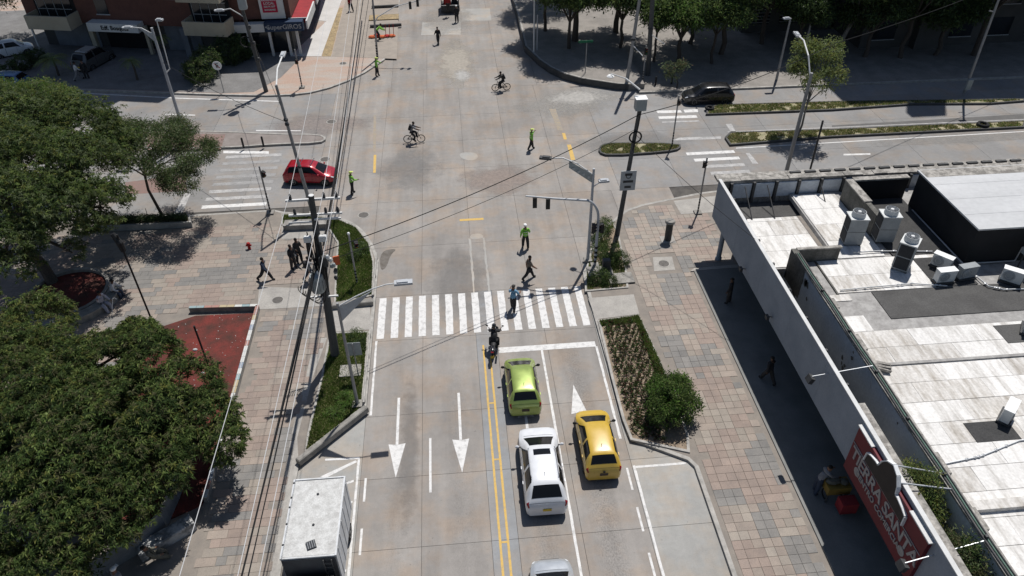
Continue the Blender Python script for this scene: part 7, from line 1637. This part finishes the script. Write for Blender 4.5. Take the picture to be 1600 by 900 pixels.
for i, (pts_, lab) in enumerate((
    ([(18.6, 27.35, 4.28), (20.0, 27.4, 4.3), (22.4, 27.5, 4.28), (24.0, 27.15, 4.28)], 'conduit with white lagging across the roof below the tall condensers'),
    ([(20.6, 30.3, 4.32), (22.0, 30.3, 4.32), (23.0, 30.2, 4.3), (24.8, 30.0, 4.3)], 'pipe run behind the nearest tall condenser'),
    ([(25.8, 28.2, 4.3), (26.0, 26.9, 4.3), (26.6, 26.6, 4.28), (30, 26.4, 4.28)], 'pale conduit curling round the right-hand condensers'),
    ([(18.0, 16.7, 4.26), (19.5, 16.9, 4.26), (21.5, 17.5, 4.26), (24, 17.6, 4.26)], 'thin conduit leading to the lone condenser'))):
    mb = MB().tube(pts_, 0.035, 6)
    for k in range(9):
        q = random.random(); a, b = random.choice(list(zip(pts_[:-1], pts_[1:]))); mb.ball((a[0] + (b[0] - a[0]) * q, a[1] + (b[1] - a[1]) * q, a[2] + 0.01), (0.09, 0.06, 0.05), 6)
    single('conduit', mb, 'galv' if i else 'white_trim', lab, 'pipe')
cab2 = single('ventilator', MB().box((0, 0, 0.12), (0.75, 0.5, 0.12), ry=0.15).box((0, -0.1, 0.2), (0.7, 0.1, 0.04)).box((0, 0.1, 0.2), (0.7, 0.1, 0.04)), 'coping', 'ribbed pale vent cap at the edge of the white roof', 'vent', (18.0, 21.9, 4.28), -0.3)
# floodlights on rods over the arcade front
def flood(label, a, b):
    t = thing('floodlight', label, 'floodlight', a); part('rod', MB().tube([a, b], 0.025, 6), 'galv', t, world=True)
    part('lamp', MB().box((a[0] - 0.05, a[1], a[2] - 0.15), (0.2, 0.35, 0.3), ry=0.4), 'steel_dark', t, world=True); part('stay', MB().tube([b, (b[0], b[1] - 0.4, b[2] - 0.9)], 0.012, 5), 'galv', t, world=True)
flood('floodlight on a long rod over the middle of the white fascia', (14.6, 21.4, 4.6), (17.0, 21.2, 5.2)); flood('floodlight on a rod crossing the lower end of the red sign', (14.3, 12.75, 4.4), (16.9, 12.9, 5.1))
for lab, y in (('small black wall lamp on the upper fascia', 31.0), ('small black wall lamp on the middle of the fascia', 27.0)):
    t = thing('wall_lamp', lab, 'lamp', (15.1, y, 3.1)); part('arm', MB().tube([(0.14, 0, 0), (-0.1, 0, 0.08)], 0.02, 6), 'steel_dark', t); part('lamp', MB().box((-0.12, 0, 0.02), (0.14, 0.25, 0.2)), 'steel_dark', t)


# ------------------------------------------------------------------ people
mat('skin', (0.22, 0.12, 0.078), (0.19, 0.10, 0.065), scale=6, rough=0.6, fine=0.04); mat('skin_dark', (0.11, 0.058, 0.038), (0.09, 0.05, 0.033), scale=6, rough=0.6, fine=0.04)
mat('hair', (0.012, 0.010, 0.009), (0.009, 0.008, 0.007), scale=20, rough=0.7); mat('shoe', (0.018, 0.017, 0.017), (0.014, 0.013, 0.013), scale=8, rough=0.6)
for nm, c in (('hi_vis', (0.25, 0.56, 0.08)), ('cloth_black', (0.028, 0.028, 0.031)), ('cloth_navy', (0.035, 0.05, 0.085)), ('cloth_grey', (0.22, 0.22, 0.23)), ('cloth_blue', (0.16, 0.32, 0.46)), ('cloth_brown', (0.17, 0.14, 0.11)),
              ('cloth_white', (0.62, 0.62, 0.62)), ('cloth_jeans', (0.04, 0.055, 0.09)), ('cloth_olive', (0.13, 0.125, 0.10)), ('cloth_red', (0.34, 0.03, 0.03)), ('cloth_dark', (0.05, 0.046, 0.044)), ('cap_yellow', (0.62, 0.72, 0.20)), ('reflective', (0.70, 0.74, 0.55)), ('cloth_lilac', (0.40, 0.40, 0.46))):
    mat(nm, c, tuple(x * 0.75 for x in c), scale=7, rough=0.85, fine=0.12, world=False)
FAT = dict(pel=1.42, spine=1.45, chest=1.36, ub=1.3, neck=1.05, head=1.12, top=1.1, s=1.5, e=1.55, w=1.4, h=1.15, t=1.32, k=1.6, a=1.65, f=1.5)
def person(label, loc, heading, top, legs, z=0.006, pose=None, hat=None, hair=True, skin='skin', h=1.74, bag=None, vest=False, sleeves=1.0, sit=None, name='person'):
    """pose: hip/knee/shoulder/elbow flex in degrees (l, r), torso lean, shoulder spread"""
    q = dict(hip=(4, -4), knee=(4, 6), sh=(5, -5), el=(15, 15), ab=(10, 10), lean=2, head=0, hab=(3, 3), twist=0)
    q.update(pose or {}); s = h / 1.74; R = math.radians
    up = Vector((0, math.sin(R(q['lean'])), math.cos(R(q['lean'])))); pel = Vector((0, 0, 0))
    J = {'pel': pel, 'spine': pel + up * 0.18, 'chest': pel + up * 0.40, 'ub': pel + up * 0.50, 'neck': pel + up * 0.585}
    hd = Vector((0, math.sin(R(q['lean'] * 0.5 + q['head'])), math.cos(R(q['lean'] * 0.5 + q['head']))))
    J['head'] = J['neck'] + hd * 0.12 + Vector((0, 0.015, 0)); J['top'] = J['head'] + hd * 0.10
    E_ = [('pel', 'spine', 'top'), ('spine', 'chest', 'top'), ('chest', 'ub', 'top'), ('ub', 'neck', 'skin'), ('neck', 'head', 'skin'), ('head', 'top', 'skin')]
    rad = {'pel': (0.150, 0.115), 'spine': (0.138, 0.105), 'chest': (0.165, 0.12), 'ub': (0.13, 0.10), 'neck': (0.055, 0.058), 'head': (0.078, 0.095), 'top': (0.062, 0.075)}
    hands = []
    for i, sx in ((0, -1), (1, 1)):
        S = J['ub'] + Vector((sx * 0.175, 0, -0.015)); b = R(q['ab'][i]); a = R(q['sh'][i]); e = a + R(q['el'][i])
        d1 = Vector((sx * math.sin(b), math.sin(a) * math.cos(b), -math.cos(a) * math.cos(b))); d2 = Vector((sx * math.sin(b) * 0.3, math.sin(e), -math.cos(e))).normalized()
        el = S + d1 * 0.28; wr = el + d2 * 0.25; ha = wr + d2 * 0.075
        n = 'lr'[i]; J['s' + n], J['e' + n], J['w' + n], J['h' + n] = S, el, wr, ha
        E_ += [('ub', 's' + n, 'top'), ('s' + n, 'e' + n, 'top'), ('e' + n, 'w' + n, 'top' if sleeves > 0.6 else 'skin'), ('w' + n, 'h' + n, 'skin')]
        rad.update({'s' + n: (0.068, 0.068), 'e' + n: (0.048, 0.048), 'w' + n: (0.033, 0.033), 'h' + n: (0.038, 0.026)}); hands.append((ha, d2, sx))
        H_ = pel + Vector((sx * 0.092, 0, -0.05)); hf = R(q['hip'][i]); kf = hf - R(q['knee'][i]); ab = R(q['hab'][i])
        k = H_ + Vector((sx * math.sin(ab), math.sin(hf) * math.cos(ab), -math.cos(hf) * math.cos(ab))) * 0.42; an = k + Vector((sx * math.sin(ab) * 0.2, math.sin(kf), -math.cos(kf))).normalized() * 0.41
        fa = max(-0.5, min(0.5, kf * 0.6)); to = an + Vector((sx * 0.02, math.cos(fa), math.sin(fa))) * 0.16 + Vector((0, 0, -0.045))
        J['t' + n], J['k' + n], J['a' + n], J['f' + n] = H_, k, an, to
        E_ += [('pel', 't' + n, 'legs'), ('t' + n, 'k' + n, 'legs'), ('k' + n, 'a' + n, 'legs'), ('a' + n, 'f' + n, 'shoe')]
        rad.update({'t' + n: (0.098, 0.10), 'k' + n: (0.066, 0.066), 'a' + n: (0.046, 0.048), 'f' + n: (0.042, 0.034)})
    low = min(min(J['al'].z, J['ar'].z) - 0.06, min(J['fl'].z, J['fr'].z) - 0.03) if sit is None else -sit / s
    for k in J: J[k] = (J[k] - Vector((0, 0, low))) * s
    hands = [((a - Vector((0, 0, low))) * s, d, sx) for a, d, sx in hands]
    names = list(J); me = bpy.data.meshes.new('skeleton'); me.from_pydata([J[k] for k in names], [(names.index(a), names.index(b)) for a, b, _ in E_], [])
    ob = bpy.data.objects.new('skeleton', me); COL.objects.link(ob)
    md = ob.modifiers.new('skin', 'SKIN'); md.use_smooth_shade = True; md.branch_smoothing = 0.6
    for i, k in enumerate(names):
        v = me.skin_vertices[0].data[i]; v.radius = (rad[k][0] * s * FAT.get(k[0] if len(k) == 2 else k, 1.2), rad[k][1] * s * FAT.get(k[0] if len(k) == 2 else k, 1.2)); v.use_root = (k == 'pel')
    ob.modifiers.new('sub', 'SUBSURF').levels = 1
    dg = bpy.context.evaluated_depsgraph_get(); ev = ob.evaluated_get(dg).to_mesh()
    mb = MB(); vs = np.array([v.co[:] for v in ev.vertices]); fs = [tuple(p.vertices) for p in ev.polygons]
    ob.evaluated_get(dg).to_mesh_clear(); bpy.data.objects.remove(ob); bpy.data.meshes.remove(me)
    mats_ = [skin, top, legs, 'shoe']; ti = {'skin': 0, 'top': 1, 'legs': 2, 'shoe': 3}
    A_ = np.array([J[a] for a, b, _ in E_]); B_ = np.array([J[b] for a, b, _ in E_]); tg = np.array([ti[c] for _, _, c in E_]); AB = B_ - A_; L2 = (AB ** 2).sum(1)
    o = len(mb.v); mb.v.extend([tuple(p) for p in vs])
    for f in fs:
        c = vs[list(f)].mean(0); t = np.clip(((c - A_) * AB).sum(1) / L2, 0, 1); d = np.linalg.norm(A_ + AB * t[:, None] - c, axis=1)
        mb.f.append(f); mb.m.append(int(tg[d.argmin()]))
    for ha, d, sx in hands:                                   # thumb and four unequal, slightly curled fingers
        side = Vector((0, 1, 0)) if abs(d.z) > 0.6 else Vector((0, 0, 1)); side = (side - d * side.dot(d)).normalized(); palm = d.cross(side).normalized() * sx
        for k, ln in enumerate((0.070, 0.082, 0.078, 0.062)):
            b0 = ha + (d * 0.01 + side * (0.028 - 0.018 * k)) * s; mb.tube([b0, b0 + d * ln * 0.5 * s, b0 + (d * ln * 0.85 - palm * 0.02) * s], [0.010 * s, 0.009 * s, 0.006 * s], 5)
        b0 = ha + (d * -0.03 + side * 0.03) * s; mb.tube([b0, b0 + (d * 0.025 + side * 0.03) * s, b0 + (d * 0.055 + side * 0.035) * s], [0.012 * s, 0.010 * s, 0.007 * s], 5)
    hc = J['head'] + Vector((0, 0, 0.03 * s)); fw = (Vector((0, 1, 0)) - hd * hd.y).normalized()
    mb.tube([hc + fw * 0.085 * s + hd * 0.015 * s, hc + fw * 0.112 * s - hd * 0.018 * s], [0.008 * s, 0.014 * s], 5)                # nose
    for sx in (-1, 1): mb.ball(hc + Vector((sx * 0.082 * s, 0, -0.005)), (0.012 * s, 0.02 * s, 0.03 * s), 6)                        # ears
    t = thing(name, label, 'person', (loc[0], loc[1], z), heading)
    body = part('body', mb, mats_, t, smooth=True)
    em = MB()
    for sx in (-1, 1): em.ball(hc + fw * 0.088 * s + Vector((sx * 0.03 * s, 0, 0.012 * s)), 0.010 * s, 6)
    part('eyes', em, 'hair', t); part('mouth', MB().box(tuple(hc + fw * 0.09 * s - hd * 0.05 * s), (0.045 * s, 0.012 * s, 0.008 * s)), 'cloth_red', t)
    if hat:
        r = 0.112 if hat in ('helmet', 'white_cap', 'cap_yellow') else 0.108
        mm = {'helmet': 'paint_black'}.get(hat, hat)
        c = part('helmet' if hat == 'helmet' else 'cap', MB().ball(tuple(hc + hd * 0.035 * s), (r * s * (1.1 if hat == 'helmet' else 1), r * 1.1 * s * (1.1 if hat == 'helmet' else 1), (0.14 if hat == 'helmet' else 0.085) * s), 12), mm, t, smooth=True)
        if hat != 'helmet': part('brim', MB().box(tuple(hc + fw * 0.13 * s + hd * 0.04 * s), (0.15 * s, 0.12 * s, 0.012)), mm, c)
    elif hair: part('hair', MB().ball(tuple(hc + hd * 0.035 * s - fw * 0.018 * s), (0.092 * s, 0.102 * s, 0.088 * s), 12), 'hair', t, smooth=True)
    if vest:
        for zz in (0.12, 0.30):
            c = J['pel'] + (J['chest'] - J['pel']) * (zz / 0.4); part('reflective_band', xform(MB().lathe([(1, 0), (1, 0.045)], 18), Matrix.Translation(c) @ Matrix.Rotation(-R(q['lean']), 4, 'X') @ Matrix.Diagonal((0.168 * s, 0.13 * s, 1, 1))), 'reflective', t)
    if bag == 'backpack':
        c = J['chest'] - Vector((0, 0.19 * s, 0.02)); p = part('backpack', MB().bevbox((0, 0, 0), (0.30 * s, 0.17 * s, 0.42 * s), 0.05), 'cloth_black', t); p.location = c; p.rotation_euler = (-R(q['lean']), 0, 0)
    elif bag: p = part('bag', MB().bevbox((0, 0, 0), (0.10, 0.26, 0.30), 0.04), bag, t); p.location = (0.27 * s, 0.02, 0.85 * s)
    return t
WALK = dict(hip=(28, -22), knee=(10, 22), sh=(-22, 24), el=(20, 25), lean=5); WALK2 = dict(hip=(-20, 26), knee=(25, 8), sh=(20, -20), el=(28, 15), lean=5)
person('traffic officer in a bright green jacket standing with back turned, nearest the crosswalk', (4.05, 38.45), math.radians(4), 'hi_vis', 'cloth_black', hat='white_cap', vest=True, pose=dict(hip=(10, -8), hab=(6, 6), sh=(-8, 12), el=(25, 40), ab=(20, 20)))
person('traffic officer in a bright green jacket beside the front of the red car', (-7.38, 46.27), math.radians(-60), 'hi_vis', 'cloth_black', hat='cap_yellow', vest=True, pose=dict(hip=(8, -12), hab=(7, 7), sh=(10, 20), el=(30, 60), ab=(18, 12)))
person('traffic officer in a bright green jacket striding in the middle of the intersection', (5.84, 51.47), math.radians(-75), 'hi_vis', 'cloth_black', hat='cap_yellow', vest=True, pose=dict(hip=(18, -16), knee=(8, 14), sh=(30, -10), el=(90, 20), ab=(25, 14)))
person('traffic officer in a bright green vest on the far left kerb', (-6.75, 67.16), math.radians(-100), 'hi_vis', 'cloth_black', hat='cap_yellow', vest=True, pose=dict(hip=(6, -6), sh=(30, 0), el=(40, 20), ab=(30, 10)))
person('pedestrian in a brown shirt striding to the right above the crosswalk', (3.92, 35.26), math.radians(-82), 'cloth_brown', 'cloth_black', pose=WALK, bag='cloth_black', sleeves=0.4)
person('pedestrian in a light blue shirt walking on the crosswalk', (2.73, 32.44), math.radians(-20), 'cloth_blue', 'cloth_black', pose=dict(hip=(18, -14), knee=(8, 14), sh=(30, 20), el=(80, 60), ab=(12, 25), head=20), hat='cloth_dark', sleeves=0.4)
person('man in black clothes walking up the far road', (-1.04, 74.68), math.radians(20), 'cloth_black', 'cloth_black', pose=WALK2)
person('man in a dark blue jacket walking right across the plaza', (-11.78, 36.52), math.radians(-105), 'cloth_navy', 'cloth_black', z=KZ + 0.02, pose=dict(WALK, hip=(32, -28)))
person('person in black standing at the left of the waiting pair on the plaza', (-10.25, 37.51), math.radians(-120), 'cloth_black', 'cloth_dark', z=KZ + 0.02, skin='skin_dark', pose=dict(el=(50, 40), ab=(8, 8)))
person('taller person in black with a white bag beside the waiting pair on the plaza', (-9.97, 38.08), math.radians(-140), 'cloth_dark', 'cloth_black', z=KZ + 0.02, skin='skin_dark', h=1.8, bag='cloth_white', pose=dict(el=(80, 85), sh=(10, 10)))
person('person in a grey shirt with a backpack walking past the utility pole', (-9.09, 36.25), math.radians(-60), 'cloth_grey', 'cloth_jeans', z=KZ + 0.02, bag='backpack', pose=WALK2)
person('person in dark clothes half hidden behind the utility pole', (-9.34, 38.35), math.radians(-90), 'cloth_dark', 'cloth_black', z=KZ + 0.02, skin='skin_dark')
person('man in pale grey clothes sitting on the curved bench with one arm raised', (-20.62, 34.72), math.radians(-118), 'cloth_lilac', 'cloth_lilac', z=KZ, sit=0.52, pose=dict(hip=(82, 76), knee=(78, 60), sh=(20, 60), el=(30, 95), ab=(20, 40), lean=12, hab=(8, 10)), bag=None)
person('second seated person in white beside the man on the curved bench', (-20.35, 35.75), math.radians(-95), 'cloth_white', 'cloth_jeans', z=KZ, sit=0.52, pose=dict(hip=(84, 80), knee=(82, 78), sh=(25, 25), el=(45, 45), lean=18), skin='skin_dark')
person('person in khaki clothes reclining against the concrete block, lower left', (-13.06, 17.98), math.radians(-55), 'cloth_olive', 'cloth_olive', z=KZ, sit=0.5, pose=dict(hip=(75, 60), knee=(70, 40), sh=(20, 30), el=(40, 30), lean=-18))
person('person in a white cap at the bottom left edge below the mango tree', (-13.83, 16.67), math.radians(-30), 'cloth_grey', 'cloth_jeans', z=KZ + 0.02, hat='white_cap')
person('man in a white shirt standing behind the dark SUV, upper left', (-34.07, 68.94), math.radians(-60), 'cloth_white', 'cloth_grey', z=KZ, pose=WALK, skin='skin_dark')
person('person in black close to the spare wheel of the dark SUV, upper left', (-33.41, 69.16), math.radians(30), 'cloth_black', 'cloth_black', z=KZ)
person('person in a red top walking on the far left pavement at the top', (-10.57, 85.37), math.radians(20), 'cloth_red', 'cloth_black', z=KZ + 0.02, pose=WALK)
person('worker in a green vest bending beside the orange netting', (-7.21, 76.27), math.radians(-80), 'hi_vis', 'cloth_black', z=KZ + 0.02, pose=dict(lean=45, hip=(30, 25), knee=(30, 25), sh=(40, 45), el=(20, 20)))
person('person in black with a white cap standing behind the red cart', (1.02, 80.89), math.radians(5), 'cloth_black', 'cloth_black', hat='white_cap')
person('person in red standing on the back of the cart at the top', (0.17, 82.83), math.radians(5), 'cloth_red', 'cloth_dark', z=0.5)
person('person in dark clothes walking in the shade below the arcade fascia', (15.0, 25.4), math.radians(20), 'cloth_black', 'cloth_dark', z=KZ + 0.02, pose=WALK, skin='skin_dark')
person('street vendor in a pale shirt bending over a cart in the arcade shade', (14.7, 18.7), math.radians(-80), 'cloth_grey', 'cloth_jeans', z=KZ + 0.02, pose=dict(lean=28, sh=(50, 45), el=(30, 30)))
person('person in black standing under the arcade corner', (15.0, 31.7), math.radians(60), 'cloth_black', 'cloth_dark', z=KZ + 0.02, skin='skin_dark')
RIDE = dict(hip=(78, 42), knee=(78, 50), sh=(52, 52), el=(18, 18), ab=(6, 6), lean=22, hab=(4, 4))
def rider(label, bike, head, top, legs, sit=0.99, back=0.22, **k):
    d = Vector((-math.sin(head), math.cos(head))) * -back
    return person(label, (bike[0] + d.x, bike[1] + d.y), head, top, legs, sit=sit, **k)
rider('cyclist in a grey shirt with a black backpack crossing the intersection', BIKE1, math.radians(-90), 'cloth_grey', 'cloth_black', pose=RIDE, bag='backpack', skin='skin_dark', sleeves=0.4)
rider('cyclist in dark clothes with a backpack riding leftwards on the far side', BIKE2, math.radians(95), 'cloth_dark', 'cloth_black', pose=RIDE, bag='backpack', skin='skin_dark')
mh = math.radians(-9); ML = (1.34, 28.72)
rider('motorcyclist in black with a black helmet leaning over the handlebars', ML, mh, 'cloth_black', 'cloth_black', sit=0.94, back=-0.32, hat='helmet', pose=dict(hip=(72, 72), knee=(98, 98), sh=(46, 46), el=(22, 22), ab=(20, 20), lean=40, hab=(14, 14), head=-12))
# vendor cart and the loaded cart at the top
vc = thing('vendor_cart', 'yellow and red vendor cart in the arcade shade by the red sign', 'cart', (15.35, 18.4, KZ + 0.06)); mat('cart_yellow', (0.22, 0.15, 0.03), (0.18, 0.12, 0.03), scale=3)
part('box', MB().box((0, 0, 0.75), (1.0, 0.6, 0.4)), 'cart_yellow', vc); part('cooler', MB().box((0.2, -0.75, 0.45), (0.7, 0.5, 0.6)), 'red_trim', vc); part('goods', MB().ball((-0.2, 0.05, 1.05), (0.35, 0.2, 0.14), 8).ball((0.25, 0, 1.02), (0.2, 0.2, 0.12), 8), 'cloth_olive', vc)
for sx in (-0.4, 0.4): part('wheel', MB().torus((sx, 0, 0.25), 0.22, 0.03, 'X', 18, 6), 'rubber', vc)
for sx in (-0.42, 0.42): part('leg', MB().box((sx, -0.25, 0.28), (0.05, 0.05, 0.55)), 'steel_dark', vc)
kt = thing('cargo_cart', 'dark cart loaded with red and black goods cut by the top edge', 'cart', (0.41, 84.08)); part('bed', MB().box((0, 0.9, 0.55), (2.0, 2.6, 0.12)), 'steel_dark', kt); part('tailboard', MB().box((0, -0.42, 0.62), (2.05, 0.06, 0.6)), 'steel_dark', kt); part('tail_rail', MB().box((0, -0.44, 0.95), (2.05, 0.05, 0.05)), 'cloth_white', kt)
for x in (-0.95, 0.95): part('side_post', MB().box((x, -0.38, 1.2), (0.08, 0.08, 1.4)), 'steel_dark', kt); part('wheel', MB().torus((x, 0.6, 0.35), 0.28, 0.08, 'X', 20, 8), 'rubber', kt)
for x in (-0.95, 0.95): part('side_wall', MB().box((x, 0.9, 1.1), (0.06, 2.5, 1.0)), 'cloth_dark', kt)
part('goods', MB().bevbox((-0.3, 0.8, 1.2), (0.8, 1.6, 1.2), 0.1), 'hydrant_red', kt); part('goods', MB().bevbox((0.5, 1.0, 1.3), (0.6, 1.6, 1.4), 0.1), 'cloth_black', kt)
st_ = single('walking_stick', MB().tube([(0, 0, 0), (0.25, 0.3, 0.95), (0.38, 0.32, 1.0), (0.45, 0.28, 0.93)], 0.018, 6), 'white_cap', 'white walking cane leaning by the man on the curved bench', 'cane', (-20.0, 34.1, KZ))
